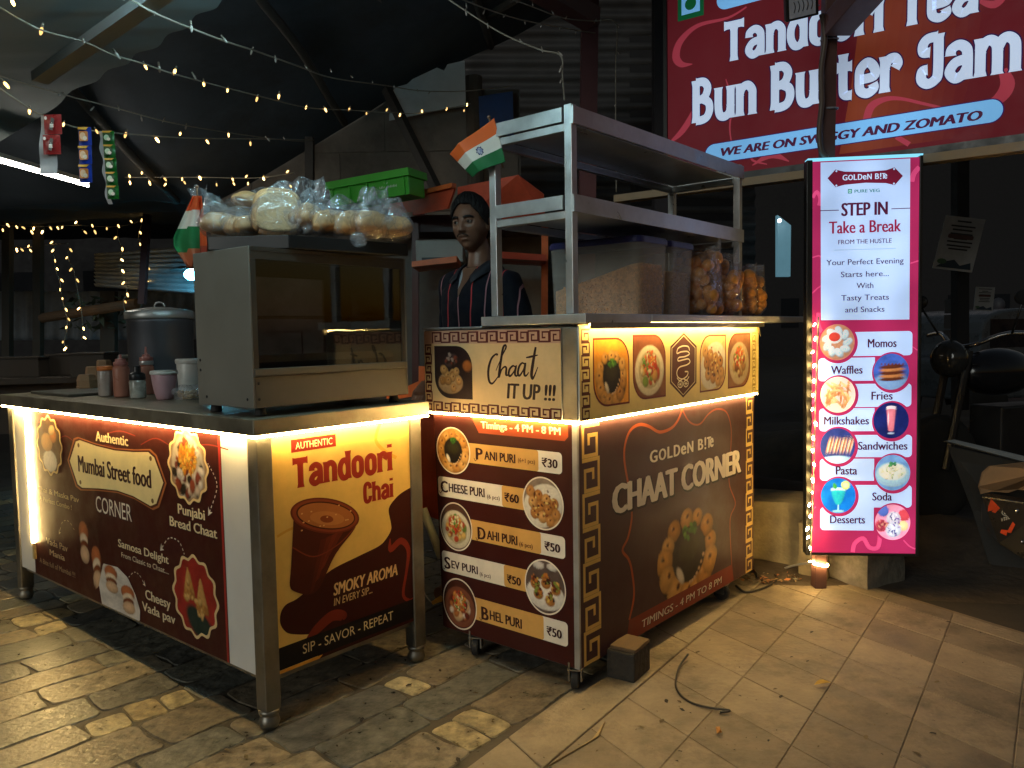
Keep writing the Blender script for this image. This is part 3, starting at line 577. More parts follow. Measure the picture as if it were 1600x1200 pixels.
for s, x0, x1, yb, cap in (('P', 322, 376, 190, 136), ('C', 32, 92, 362, 308), ('D', 314, 376, 548, 492), ('S', 34, 86, 720, 664), ('B', 320, 378, 912, 852)):
    p.text(s, x0, x1, yb, cap, INK, .035); p.stroke([(x0 - 14, yb - 6), (x0 - 4, yb + 6), (x0 + 12, yb - 8)], .0022, INK, 4).stroke([(x0 + 10, cap + 14), (x0 + 22, (yb + cap) / 2), (x0 + 12, yb - 12)], .0022, INK, 4)
for s, x0, x1, yb, cap in (('(6+1 pcs)', 628, 742, 178, 160), ('(6 pcs)', 398, 490, 356, 338), ('(6 pcs)', 622, 714, 540, 521), ('(6 pcs)', 320, 404, 714, 696)): p.text(s, x0, x1, yb, cap, '#5a2a20', .012)
for s, x0, x1, yb, cap in (('₹30', 787, 890, 186, 149), ('₹60', 524, 627, 357, 320), ('₹50', 794, 898, 535, 499), ('₹50', 525, 627, 715, 679), ('₹50', 798, 900, 895, 858)): p.text(s, x0, x1, yb, cap, INK, .035)
p.finish()
# upper right: pictures and emblem
p5 = MB(); p5.box(-.008, RX + .012, -.017, -.0125, .858, 1.15); p5 = p5.build('sign_board', WHITE_BOARD, cartR)
p5['label'] = 'yellow picture board with five panels'
W5, H5 = RX + .02, .292
p = Print(W5, H5, lambda s, z, n: (-.008 + s, -.017 - n, .858 + z), p5, VINYL)
p.sub('sign_face').poly([(0, 0), (1000, 0), (1000, 1000), (0, 1000)], '#ecd28a')
p.sub('key_border').key(8, 30, 42, 985, 7, '#5e2a1c', .0056, True).key(950, 110, 978, 1000, 7, '#a8843c', .005, True)
p.sub('picture_frame')
for x0, y0, x1, y1, cs, kind, sd, kw in ((54, 128, 213, 880, 'bd', 'pani', 31, dict(bg='#e0962c', oy=-.2, size=.95)), (229, 104, 394, 862, 'bd', 'heap', 32, dict(bg='#7a4424')), (589, 126, 759, 878, 'ac', 'tray', 33, dict(bg='#d8b878')), (772, 112, 934, 880, 'ac', 'heap', 34, dict(bg='#8a5a3a', plate='#c8b090', cols=['#a8764a', '#c89860', '#8a5230', '#e0c08a']))):
    p.sub('picture_frame').poly(p.rr_pts(x0, y0, x1, y1, 60, cs), '#6a2418'); p.food(p.rr_pts(x0 + 5, y0 + 22, x1 - 5, y1 - 22, 56, cs), kind, sd, nr=30, na=84, **kw)
p.sub('cart_emblem'); hx = [(494, 92), (570, 268), (568, 745), (490, 908), (416, 708), (419, 257)]
p.poly(hx, '#4a241c').poly(grow(hx, .93, .90), '#e0c898').poly(grow(hx, .90, .86), '#55281e')
p.stroke([(527, 320), (520, 270), (490, 258), (462, 285), (456, 345), (480, 330), (515, 330), (526, 365), (500, 392), (466, 400), (462, 440), (490, 432), (520, 425), (530, 465), (512, 498), (470, 520), (455, 575), (460, 640), (485, 672), (512, 640), (518, 590), (500, 582)], .005, '#f2e2c0', 5)
for cx in (474, 506):
    p.stroke(circ(cx, 735, 14, 42, 20), .0035, '#f2e2c0', 0, True)
    for a in range(4): p.stroke([(cx - 12 * math.cos(a * .785), 735 - 36 * math.sin(a * .785)), (cx + 12 * math.cos(a * .785), 735 + 36 * math.sin(a * .785))], .0018, '#f2e2c0')
p.stroke([(455, 650), (470, 690), (490, 672), (510, 690), (524, 650)], .004, '#f2e2c0', 4).finish()
# lower right: chaat corner
p6 = MB(); p6.box(.004, RX - .004, -.0035, 0, .078, .848); p6 = p6.build('side_panel', DARK_BODY, cartR)
W6, H6 = RX - .008, .77
p = Print(W6, H6, lambda s, z, n: (.004 + s, -.0035 - n, .078 + z), p6, VINYL)
p.sub('poster_face').poly([(0, 0), (1000, 0), (1000, 1000), (0, 1000)], '#4e3233')
p.sub('key_border')
p.key(12, 0, 86, 1000, 7, '#e8bf6a', .0125, True).key(938, 0, 992, 1000, 11, '#d8b870', .0085, True)
p.sub('ornate_frame').stroke([(505, 12), (480, 60), (440, 92), (376, 98), (320, 62), (272, 46), (228, 64), (202, 120), (198, 190), (214, 290), (228, 380), (231, 457), (212, 535), (186, 580), (214, 630), (230, 690), (240, 805), (216, 905)], .011, '#b8572c', 6)
p.stroke([(505, 12), (540, 70), (580, 98), (620, 98), (670, 58), (727, 42), (790, 66), (822, 140), (826, 230), (812, 380), (816, 470), (858, 576), (822, 640), (820, 740), (832, 908)], .007, '#9a4a30', 6)
for k in range(1): p.food([(a * 182 + 547, b * 230 + 735) for a, b in circ(0, 0, 1.02, 1.1, 60)], 'pani', 41, nr=44, na=120, bg='#4e3233', size=1)
p.sub('opening_hours_ribbon').poly([(216, 905), (834, 905), (846, 1000), (200, 1000)], '#8a3626')
p.sub('lettering')
def goldenbite(p, x0, x1, yb, yt, col, bold=.016):
    p.nxt('lettering'); w_ = x1 - x0; p.hold = True; f = lambda a, b: (x0 + w_ * a, x0 + w_ * b); h = yb - yt
    for s, a, b, lo, hi in (('G', 0, .11, 0, 1), ('O', .125, .235, 0, .96), ('L', .25, .33, 0, 1), ('D', .345, .445, 0, 1), ('e', .455, .54, .0, 1.15), ('N', .555, .655, 0, 1), ('B', .73, .82, 0, 1), ('!', .84, .87, -.05, 1.05), ('T', .88, .955, 0, 1), ('e', .93, 1.0, 0, 1.25)):
        X = f(a, b); p.text(s, X[0], X[1], yb + h * -lo, yt + h * (1 - hi), col, bold)
    p.hold = False
goldenbite(p, 324, 702, 233, 175, '#f2e6d4', .05)
p.text('CHAAT CORNER', 139, 907, 428, 284, '#1e1012', .075).text('CHAAT CORNER', 138, 900, 416, 283, '#f4e8d8', .06)
p.text('TIMINGS - 4 PM TO 8 PM', 280, 762, 978, 941, '#1c0e10', .012, .1).text('TIMINGS - 4 PM TO 8 PM', 278, 759, 974, 938, '#e8d6c2', .02, .1).finish()
m = MB(); m.plate([(0, -.018, 1.14), (.3, -.02, 1.146), (.7, -.018, 1.142), (.95, -.02, 1.147), (1.18, -.024, 1.14), (1.3, -.03, 1.147), (1.34, -.022, 1.10), (1.345, -.005, 1.13), (1.31, -.004, 1.157), (.95, -.004, 1.156), (.3, -.004, 1.155), (0, -.004, 1.153)], .0015); m.build('folded_vinyl_edge', mat('vinyl_edge', (.62, .5, .26), rough=.4), cartR)
# counter sheet and overhanging plate
m = MB(); m.box(-.022, .364, -.052, .37, 1.1575, 1.187); m.box(-.02, RX, .371, RY, 1.149, 1.156); m.build('counter_sheet', STEEL, cartR, bevel=.002)
m = MB(); m.box(.365, 1.83, -.055, .34, 1.1605, 1.1875); m.build('counter_plate', mat('pale_steel_plate', (.62, .61, .66), rough=.45, metal=.25, var=.25, scale=6, dirt=.2), cartR, bevel=.003)
m = MB(); m.box(.0, 1.30, -.056, -.053, 1.1415, 1.160); m.build('plate_lip', STEEL_DULL, cartR)
m = MB(); m.box(.02, 1.29, -.045, -.036, 1.1505, 1.1560); m.build('light_strip', LED, cartR)
# rack
rk = MB()
for x, y in ((.0, .008), (.0, .315), (1.19, .008), (1.19, .315)):
    m = MB(); m.box(x, x + .028, y, y + .028, 1.1885, 1.818); m.build('rack_post', STEEL, cartR, bevel=.002)
for z0 in (1.478, 1.74):
    m = MB(); m.box(.029, 1.189, .317, .341, z0, z0 + .024); m.box(.002, .026, .037, .314, z0, z0 + .024); m.box(1.192, 1.216, .037, .314, z0, z0 + .024); m.build('rack_rail', STEEL, cartR, bevel=.002)
    m = MB(); m.box(-.003, 1.214, -.001, .006, z0 + .018, z0 + .07); m.box(-.006, -.0005, .04, .312, z0 + .028, z0 + .07); m.box(1.2185, 1.224, .038, .312, z0 + .028, z0 + .07); m.box(.03, 1.188, .037, .314, z0 + .026, z0 + .03); m.build('rack_shelf', STEEL, cartR)
# ---------------------------------------------------------------- things standing on the left cart
ZC = .9055
rng = random.Random(7)
# display oven
ox, oy, oz = .009, .021, ZC
ov = thing('display_oven', LW(ox, oy, oz), L_ROT, 'cream metal display oven with glass front standing on the counter', 'oven')
OW, OD, Z0, Z1 = .592, .30, .025, .482
m = MB(); m.box(0, .006, 0, OD, Z0, Z1); m.build('side_panel', CREAM_METAL, ov, bevel=.002)
m = MB(); m.box(OW - .006, OW, 0, OD, Z0, Z1); m.build('side_panel', CREAM_METAL, ov, bevel=.002)
DKF = mat('oven_frame', (.10, .085, .068), rough=.42, var=.2, metal=.4, dirt=.2)
DKP = mat('oven_front_dark', (.13, .115, .09), rough=.5, var=.2, scale=4, dirt=.2)  # base panel and door rail toned darker than the side panels
m = MB(); m.box(.0065, OW - .0065, 0, OD, Z0, Z0 + .09); m.build('base_panel', DKP, ov, bevel=.002)
m = MB(); m.box(.0065, OW - .0065, -.003, .012, Z0 + .0905, Z0 + .112); m.build('door_rail', DKP, ov, bevel=.002)
m = MB(); m.box(.0065, OW - .0065, 0, OD, Z1 - .012, Z1 - .0005); m.build('top_panel', DKF, ov)
m = MB(); m.box(.0065, OW - .0065, .001, .010, Z1 - .035, Z1 - .0125); m.box(.0065, .022, .001, .01, Z0 + .1125, Z1 - .0355); m.box(OW - .022, OW - .0065, .001, .01, Z0 + .1125, Z1 - .0355)
m.build('front_frame', DKF, ov)
m = MB(); b0, b1 = OD - .012, OD - .001
m.box(.0065, .10, b0, b1, Z0 + .0905, Z1 - .0125); m.box(OW - .12, OW - .0065, b0, b1, Z0 + .0905, Z1 - .0125); m.box(.1005, OW - .1205, b0, b1, Z1 - .06, Z1 - .0125); m.box(.1005, OW - .1205, b0, b1, Z0 + .0905, Z0 + .13); m.build('back_frame', DKF, ov)
GLASS = film('oven_glass', (.60, .60, .60), gloss=.13, rough=.03, scale=3, bump=.03)
m = MB(); m.box(.0225, OW - .0225, .003, .006, Z0 + .1125, Z1 - .0355); m.build('glass_front', GLASS, ov)
m = MB(); m.box(.008, OW - .008, .02, OD - .02, Z0 + .26, Z0 + .263); m.build('glass_shelf', film('shelf_glass', (.7, .72, .68), .1, .2), ov)
m = MB(); m.box(.03, OW - .04, .03, OD - .03, Z0 + .128, Z0 + .134); m.box(.03, OW - .04, .03, .034, Z0 + .134, Z0 + .15); m.build('baking_tray', STEEL_DULL, ov)
m = MB(); m.slab((.018, .02, Z0 + .27), (.10, .16, Z0 + .27), (.085, .16, Z0 + .375), (.018, .02, Z0 + .33), .002); m.build('card_sign', mat('brown_card', (.09, .045, .03), rough=.7), ov)
for x, y in ((.04, .03), (OW - .04, .03), (.04, OD - .03), (OW - .04, OD - .03)):
    m = MB(); m.lathe([(.016, 0), (.018, .004), (.014, .0248)], 14, (x, y, 0)); m.build('foot', RUBBER, ov)
for x, y, z in ((-.001, .03, .05), (-.001, .25, .05), (-.001, .28, .13), (-.001, .28, .16)):
    m = MB(); m.ball((x, y, z), .002, .0045, .0045, 8); m.build('screw', BLACK, ov)
for z in (.05, .095):
    m = MB(); m.ball((.018, -.001, z), .0045, .002, .0045, 8); m.build('screw', BLACK, ov)
# black tray on the oven
tr0, tr1, tr2 = onz(452, 388, 1.389), onz(637, 400, 1.389), onz(326, 391, 1.389)
ex = (tr1 - tr0); ey = (tr2 - tr0); ang = math.atan2(ex.y, ex.x); TW, TD = ex.length, .26
tray = thing('serving_tray', tr0, ang, 'shallow black plastic tray holding wrapped bread on the oven', 'tray')
exn, eyn = ex / TW, ey.normalized(); TD = ey.length
ska = ey.x * exn.x + ey.y * exn.y; skb = math.sqrt(max(TD * TD - ska * ska, .01))   # skewed so both visible sides fall in place
f = lambda a, b, z: (a * TW + b * ska, b * skb, z)
m = MB(); q = [f(0, 0, 0), f(1, 0, 0), f(1, 1, 0), f(0, 1, 0)]; m.slab(*q, -.005 if False else .005)
for a, b in ((0, 1), (1, 2), (2, 3), (3, 0)):
    A, B = Vector(q[a]), Vector(q[b]); m.bar(A + Vector((0, 0, .02)), B + Vector((0, 0, .02)), .005, .038)
m.build('tray_body', BLACK, tray, bevel=.001)
# wrapped bread
BREAD = mat('baked_bread', (.68, .38, .16), rough=.55, var=.5, scale=9, bump=.25, bscale=25); CRUMB = mat('pale_crumb', (.74, .48, .24), rough=.7, var=.2, scale=20, bump=.1)
WRAP = film('bread_wrap', (.97, .98, 1), gloss=.16, rough=.14, scale=16, bump=.8, milk=.24)
def crumple(r, wx, wy, wz, seed, top=0, lean=0):
    q = random.Random(seed); P = [[q.uniform(0, 6.28) for _ in range(3)] for _ in range(7)]; K = [[q.uniform(-16, 16) for _ in range(3)] for _ in range(7)]
    m = MB()
    def fn(u, v):
        th = math.pi * v; a = 2 * math.pi * u; e = .55
        sx = math.copysign(abs(math.cos(a)) ** e, math.cos(a)) * math.sin(th) ** .6; sy = math.copysign(abs(math.sin(a)) ** e, math.sin(a)) * math.sin(th) ** .6; sz = -math.cos(th)
        x, y, z = sx * wx, sy * wy, sz * wz
        if top and sz > .2: k = (sz - .2) / .8; x *= 1 - .55 * k; y *= 1 - .7 * k; z += top * k * k; x += lean * k
        d = sum(abs(math.sin(K[i][0] * x * 4 + K[i][1] * y * 4 + K[i][2] * z * 4 + P[i][0])) for i in range(7)) / 7 - .62
        s_ = 1 + r * d * 2.2
        return (x * s_, y * s_, z * s_)
    return m.grid(fn, 40, 26)
def loaf(seed, w_, d_, h):
    m = MB()
    def fn(u, v):    # rounded bun: along u, section v
        a = 2 * math.pi * v; t = u * 2 - 1; s_ = (1 - abs(t) ** 3.2) ** .5 if abs(t) < 1 else 0
        return (t * w_, math.cos(a) * d_ * s_, (math.sin(a) * (.9 if math.sin(a) > 0 else .55) + .3 * abs(math.sin(u * math.pi * 3)) * max(math.sin(a), 0) * .25) * h * s_)
    return m.grid(fn, 20, 20)
bag_groups = 'wrapped bread bags on the tray'
def bread_bag(px, py, dep, wx, wy, wz, seed, rot, tilt, label, top=.0, lean=0, slice_=False):
    wx, wy, wz = wx * 1.12, wy * 1.1, wz * 1.12
    c = at(px, py, dep); t = thing('bread_bag', c, rot, label, 'bread', bag_groups)
    if slice_:
        m = MB(); out = cr([(-.055, -.05), (.055, -.05), (.06, .02), (.045, .055), (0, .064), (-.045, .055), (-.06, .02)], 5, True); m.prism([(a, b) for a, b in out], -.022, .022, Matrix.Rotation(R_(90), 4, 'X'))
        o = m.build('bread_slice', CRUMB, t, bevel=.006)
        m = MB(); m.tube([(a * 1.01, 0, b * 1.01) for a, b in out] + [(out[0][0] * 1.01, 0, out[0][1] * 1.01)], .012, 8); m.build('crust', BREAD, t, smooth=True)
    else:
        for k in (0, 1):
            o = loaf(seed + k, wx * .98, wy * .56, wz * .86).build('loaf', BREAD, t, smooth=True); o.location = (0, (-.42 if k == 0 else .42) * wy, -wz * .28); o.rotation_euler = (.2 * (k - .5), tilt, .15 * k)
    o = crumple(.15, wx * 1.04, wy * 1.04, wz * 1.04, seed, top, lean).build('plastic_wrap', WRAP, t, smooth=True)
    return t
for a in ((346, 347, 2.55, .060, .055, .044, 1, .5, .1, 'bag of two buns at the flag end of the tray', .035, -.03),
          (388, 350, 2.47, .066, .055, .042, 2, 1.0, -.1, 'low bread bag in front on the left side of the tray', .0, 0),
          (405, 318, 2.62, .085, .055, .036, 3, .7, .25, 'bread bag lying on top of the low bags', .015, .03),
          (434, 333, 2.42, .070, .055, .064, 4, .35, 0, 'large wrapped slab of sliced bread at the tray corner', .015, .01, True),
          (478, 338, 2.46, .060, .055, .058, 5, 1.2, .2, 'bread bag just right of the large slab', .02, .02),
          (508, 344, 2.47, .066, .055, .050, 6, 1.0, -.15, 'bread bag with dark crusts near the middle of the tray', .015, .0),
          (542, 346, 2.50, .070, .055, .052, 7, .9, -.2, 'pale bread bag in the middle of the tray', .02, -.02),
          (578, 347, 2.52, .066, .05, .054, 8, .8, .1, 'bread bag below the green crate', .05, .0),
          (612, 352, 2.57, .056, .05, .046, 9, .7, -.1, 'bread bag at the end of the tray nearest the man', .04, .02)):
    bread_bag(*a)
# standing empty film ends behind the bread
for k, pts in enumerate((((432, 283), (505, 277), (520, 312), (450, 318)), ((292, 295), (322, 290), (334, 322), (304, 330)), ((560, 300), (605, 292), (612, 325), (575, 322)))):
    D = (2.62, 2.7, 2.62)[k]
    m = MB(); A = [at(x, y, D) for x, y in pts]
    def fn(u, v, A=A): return (A[0] * (1 - u) + A[1] * u) * (1 - v) + (A[3] * (1 - u) + A[2] * u) * v + Vector((0, .02 * math.sin(u * 9 + v * 4), .006 * math.sin(u * 14)))
    m.grid(fn, 14, 10); o = m.build('plastic_bag', WRAP, smooth=True)
    so = o.modifiers.new('thickness', 'SOLIDIFY'); so.thickness = .0006
    tag(o, ('clear bag end standing up in front of the green crate', 'clear bag end sticking up beside the small flag', 'clear bag end rising at the crate corner')[k], 'plastic bag', 'loose plastic bag ends')
m = crumple(.3, .022, .02, .02, 31); o = m.build('plastic_bag', WRAP, smooth=True); o.location = at(561, 375, 2.36); tag(o, 'twisted knot of a bag hanging over the tray edge', 'plastic bag', 'loose plastic bag ends')
# small flags
def flag(name, pole, pts_fn, bands, label, ash=None, nu=26, nv=24):
    (a, b) = pole; t = thing(name, a, 0, label, 'flag', 'small tricolour flags')
    inv = -Vector(a)
    m = MB(); m.tube([(0, 0, 0), Vector(b) + inv], .003, 8); m.ball(Vector(b) + inv, .006, seg=10); m.build('flagpole', mat('flag_stick', (.30, .17, .10), rough=.5), t, smooth=True)
    m = MB(); m.grid(lambda u, v: Vector(pts_fn(u, v)) + inv, nu, nv, colfn=bands); o = m.build('flag_cloth', mat('flag_cloth', (1, 1, 1), rough=.75, var=.08, attr=True), t, smooth=True)
    so = o.modifiers.new('thickness', 'SOLIDIFY'); so.thickness = .0008
    return t
def tri(u, v):
    if abs(v - .5) < 1 / 6:
        d = math.hypot((u - .5) * 1.5, v - .5)
        if .085 < d < .115: return hexc('#1a1c50')
        if d <= .085: return hexc('#8a8cae') if int(math.degrees(math.atan2(v - .5, (u - .5) * 1.5)) / 15) % 2 else hexc('#b8b4c0')
        return hexc('#e6ddcf')
    return hexc('#e8641e') if v < .5 else hexc('#0f6a34')
def quad(c, D, bulge, seed=0):
    A = [at(x, y, d) for (x, y), d in zip(c, D)]
    def fn(u, v):
        p = (A[0] * (1 - u) + A[1] * u) * (1 - v) + (A[3] * (1 - u) + A[2] * u) * v
        return p + Vector((0, 1, 0)) * (bulge * math.sin(u * 6 + v * 2 + seed) + bulge * .5 * math.sin(u * 3.1 + 1))
    return fn
# on the rack post: hoist at the right, the fly end folded back at the left
fq = quad([(772, 184), (701, 236), (737, 272), (790, 252)], (2.585, 2.62, 2.6, 2.57), .006)
def flag2(u, v):
    p = fq(u, v)
    if u > .78: p = p + Vector((.0, .05 * (u - .78) / .22, 0))
    return p
flag('flag', (at(786, 262, 2.60), at(764, 183, 2.62)), flag2, tri, 'small Indian tricolour flag flying from the steel rack post', nu=48, nv=42)
fl0 = quad([(308, 306), (300, 330), (286, 388), (312, 418)], (2.66, 2.68, 2.68, 2.66), .004)
def limp(u, v):     # u across, v down: hangs in two folds either side of the stick
    x = -30 + 45 * u if v > .25 else (-10 + 22 * u); k = min(v / .3, 1)
    px = 311 + (-27 * k * (1 - u) if u < .6 else 0) * (1.6 if v > .55 else 1.2) * (1 - max(0, v - .75) * 2.2) + (13 * (u - .6) / .4 if u > .6 else 0)
    px = 311 + (u - .62) / .62 * 40 * min(1, .25 + v * 1.3) * (1 - .55 * max(0, v - .7) / .3) if u < .62 else 311 + (u - .62) / .38 * 13 * min(1, .3 + v)
    return at(px, 306 + v * 104 + (8 if u < .3 else 0) * v, 2.66 + .012 * math.sin(u * 11))
def limpcol(u, v):
    if u > .66: return hexc('#d8541e') if v < .75 else hexc('#a8402a')
    if v < .2: return hexc('#d8541e')
    if v < .46: return hexc('#d8c8b8')
    if v < .8: return hexc('#0f6a34') if u > .1 or v < .7 else hexc('#16803c')
    return hexc('#b8603a')
flag('flag', (at(313, 470, 2.68), at(308, 292, 2.68)), limp, limpcol, 'small tricolour flag hanging limp beside the oven')
# pot
pc = LW(.43, 1.385, ZC); pot = thing('cooking_pot', pc, 0, 'big dull aluminium pot with shiny lid behind the sauce bottles', 'pot')
m = MB(); m.lathe([(.118, 0), (.128, .008), (.131, .03), (.132, .3), (.135, .312)], 48); m.build('pot_body', mat('dull_aluminium', (.13, .13, .145), rough=.5, metal=.6, var=.2, scale=5, bump=.05, bscale=20), pot, smooth=True)
m = MB(); m.lathe([(.138, .312), (.140, .318), (.140, .342), (.134, .347), (.11, .352), (.05, .362), (.002, .364)], 48); ld = m.build('lid', STEEL, pot, smooth=True)
m = MB(); m.tube(cr([(-.022, 0, .36), (-.018, 0, .378), (0, 0, .384), (.018, 0, .378), (.022, 0, .36)], 5), .0035, 8); m.build('lid_handle', STEEL, ld, smooth=True)
# jars and bottles; places read off the counter
def jar(name, px, py, label, cat, parts, z=ZC, group='jars and bottles on the counter'):
    c = onz(px, py, z); t = thing(name, c, 0, label, cat, group)
    for nm, prof, mt in parts:
        m = MB(); m.lathe(prof, 28); m.build(nm, mt, t, smooth=True, bevel=.0008)
    return t
ORL = mat('orange_plastic', (.72, .20, .04), rough=.4, var=.1); CLR = mat('cloudy_plastic', (.46, .36, .30), rough=.35, var=.25, scale=14)
PNK = mat('pink_sauce_plastic', (.45, .17, .11), rough=.35, var=.15, scale=9); PNKL = mat('pink_cap', (.42, .15, .12), rough=.45, var=.1); BOWL = mat('pink_bowl_plastic', (.56, .33, .36), rough=.35, var=.06); WHT_P = mat('white_plastic', (.62, .60, .55), rough=.35, var=.06, dirt=.06)
jar('storage_jar', 166, 619, 'cloudy plastic jar with a flat orange lid', 'jar', (('jar_body', [(.024, 0), (.028, .003), (.029, .10), (.028, .103)], CLR), ('lid', [(.030, .104), (.030, .12), (.027, .122)], ORL)))
jar('squeeze_bottle', 191, 620, 'pink squeeze bottle beside the orange lidded jar', 'bottle', (('bottle_body', [(.026, 0), (.03, .004), (.031, .112), (.024, .124)], PNK), ('cap', [(.027, .1245), (.027, .138), (.02, .14), (.02, .15), (.006, .152), (.004, .168)], PNKL)))
jar('squeeze_bottle', 231, 616, 'dark red squeeze bottle with nozzle behind the shaker', 'bottle', (('bottle_body', [(.024, 0), (.027, .004), (.028, .112), (.022, .122)], PNK), ('collar', [(.0275, .1225), (.0275, .138)], STEEL), ('cap', [(.026, .1385), (.026, .152), (.016, .156), (.014, .164), (.006, .166), (.003, .196)], PNKL)))
sh = jar('spice_shaker', 216, 622, 'clear spice shaker with a black screw top', 'shaker', (('shaker_body', [(.026, 0), (.029, .003), (.030, .062), (.027, .07)], mat('masala_glass', (.42, .40, .34), rough=.25, var=.55, scale=22)), ('lid', [(.029, .0705), (.03, .074), (.029, .092), (.022, .098), (.014, .1), (.014, .122), (.012, .124)], BLACK)))
jar('plastic_bowl', 258, 624, 'pink plastic bowl with a white rim and lid', 'bowl', (('bowl_body', [(.026, 0), (.03, .004), (.037, .03), (.043, .066), (.046, .094)], BOWL), ('lid', [(.049, .0945), (.05, .1), (.048, .108), (.03, .110), (.002, .110)], WHT_P)))
jar('bucket', 300, 618, 'white plastic tub half hidden by the oven', 'tub', (('bucket_body', [(.044, 0), (.048, .004), (.053, .128)], WHT_P), ('lid', [(.057, .1285), (.058, .142), (.055, .147), (.002, .148)], WHT_P)))
jar('steel_tin', 247, 604, 'small steel tin behind the pink bowl', 'tin', (('tin_body', [(.036, 0), (.038, .003), (.038, .1)], STEEL_DULL), ('lid', [(.039, .1005), (.039, .112), (.03, .114)], STEEL)))
# stacked moulded paper cup trays
CARD = mat('moulded_paper', (.40, .23, .12), rough=.8, var=.12, scale=12)
for k, (px, py, w_, h, lab) in enumerate(((136, 606, .045, .055, 'lowest paper cup carton at the left end of the row'), (148, 602, .045, .085, 'middle paper cup carton of the stepped row'), (164, 600, .042, .112, 'tallest paper cup carton just behind the orange lidded jar'))):
    t = thing('paper_carton', onz(px, py, ZC + .012), .2, lab, 'carton', 'brown paper cup cartons'); m = MB()
    m.lathe([(w_, 0), (w_, .008), (w_ * .94, .009), (w_ * .93, .03), (w_ * .96, .031), (w_ * .95, .036), (w_ * .8, h), (w_ * .7, h + .006), (.002, h + .006)], 6); m.build('carton_body', CARD, t, bevel=.003)
t = thing('cutting_board', LW(.20, 1.62, ZC), L_ROT, 'thin dark board lying at the far end of the counter', 'board'); m = MB(); m.box(-.14, .16, -.2, .2, 0, .011); m.build('board_body', mat('grimy_board', (.10, .085, .06), rough=.6, var=.3), t, bevel=.003)
# bag of noodles by the oven
t = thing('food_bag', onz(296, 624, ZC), .4, 'clear plastic bag of noodles slumped against the oven', 'food bag'); m = MB()
for k in range(26):
    a = rng.uniform(0, 6.28); b = rng.uniform(0, 6.28); r0 = rng.uniform(.012, .04); z = rng.uniform(.008, .03)
    m.tube([(r0 * math.cos(a + .4 * j) + .01 * math.cos(b), r0 * .8 * math.sin(a + .4 * j), z + .006 * math.sin(j + b)) for j in range(8)], .0025, 5)
m.build('noodles', mat('noodle', (.52, .36, .20), rough=.6), t, smooth=True)
o = crumple(.25, .058, .05, .03, 77).build('plastic_wrap', WRAP, t, smooth=True); o.location = (0, 0, .024)

# ---------------------------------------------------------------- things on the right cart
def rbox(x0, x1, y0, y1, r, n=5):
    out = []
    for cx, cy_, a in ((x1 - r, y1 - r, 0), (x0 + r, y1 - r, 90), (x0 + r, y0 + r, 180), (x1 - r, y0 + r, 270)): out += [(cx + r * math.cos(R_(a + 90 * k / n)), cy_ + r * math.sin(R_(a + 90 * k / n))) for k in range(n + 1)]
    return out
TUB = bpy.data.materials.new('frosted_plastic'); TUB.use_nodes = True; _n2 = TUB.node_tree.nodes; _l = TUB.node_tree.links; _b = _n2['Principled BSDF']; _b.inputs['Base Color'].default_value = (.80, .80, .74, 1); _b.inputs['Roughness'].default_value = .35
_t = _n2.new('ShaderNodeBsdfTransparent'); _t.inputs[0].default_value = (.99, .98, .95, 1); _m = _n2.new('ShaderNodeMixShader'); _m.inputs[0].default_value = .27; _l.new(_t.outputs[0], _m.inputs[1]); _l.new(_b.outputs[0], _m.inputs[2]); _l.new(_m.outputs[0], _n2['Material Output'].inputs[0])
BLUE = mat('dark_blue_lid', (.03, .035, .16), rough=.4, var=.1)
RICE = mat('puffed_rice', (.92, .44, .13), rough=.75, var=.5, scale=70, bump=1.0, bscale=170)
SEV = mat('fried_sev', (.55, .28, .11), rough=.7, var=.45, scale=60, bump=.8, bscale=150)
def tub(x, y, w_, d_, h, fill, hf, hb, label):
    t = thing('storage_container', RW(x, y, 1.188), R_ROT, label, 'container', 'frosted containers on the chaat cart')
    P0 = rbox(.004, w_ - .004, .004, d_ - .004, .03); P1 = rbox(-.004, w_ + .004, -.004, d_ + .004, .034); n = len(P0); m = MB()
    m.add([(a, b, .001) for a, b in P0] + [(a, b, h) for a, b in P1], [tuple(range(n - 1, -1, -1))] + [(i, (i + 1) % n, n + (i + 1) % n, n + i) for i in range(n)]); m.build('tub_body', TUB, t, smooth=False)
    m = MB(); m.prism(rbox(-.009, w_ + .009, -.009, d_ + .009, .036), h + .0005, h + .018); m.prism(rbox(-.004, w_ + .004, -.004, d_ + .004, .03), h + .0182, h + .024); m.build('lid', BLUE, t, bevel=.002)
    m = MB()
    P = rbox(.009, w_ - .009, .009, d_ - .009, .027); top = []
    for a, b in P: top.append((a, b, hf + (hb - hf) * b / d_ + .008 * math.sin(a * 40 + b * 31)))
    m.add([(a, b, .004) for a, b in P] + top, [tuple(range(n - 1, -1, -1)), tuple(range(n, 2 * n))] + [(i, (i + 1) % n, n + (i + 1) % n, n + i) for i in range(n)])
    q = random.Random(int(x * 100))
    for _ in range(420):      # loose grains pressed against the walls
        s = q.random()
        if s < .6: b = q.uniform(.03, d_ - .03); pz = q.uniform(.008, hf + (hb - hf) * b / d_); c = (.007, b, pz)
        else: a = q.uniform(.03, w_ - .03); pz = q.uniform(.008, hf); c = (a, .007, pz)
        m.ball(c, .0035, .0035, .006, 5, T=Matrix.Rotation(q.uniform(0, 3), 4, 'X') @ Matrix.Rotation(q.uniform(0, 3), 4, 'Y'))
    m.build('food_fill', fill, t); return t
tub(.40, .02, .205, .385, .25, RICE, .175, .095, 'large frosted container of puffed rice with blue lid')
tub(.625, .03, .20, .33, .25, SEV, .155, .15, 'smaller frosted container beside the puri bags')
PURI = mat('fried_puri', (.86, .36, .07), rough=.42, var=.4, scale=18, bump=.3, bscale=40)
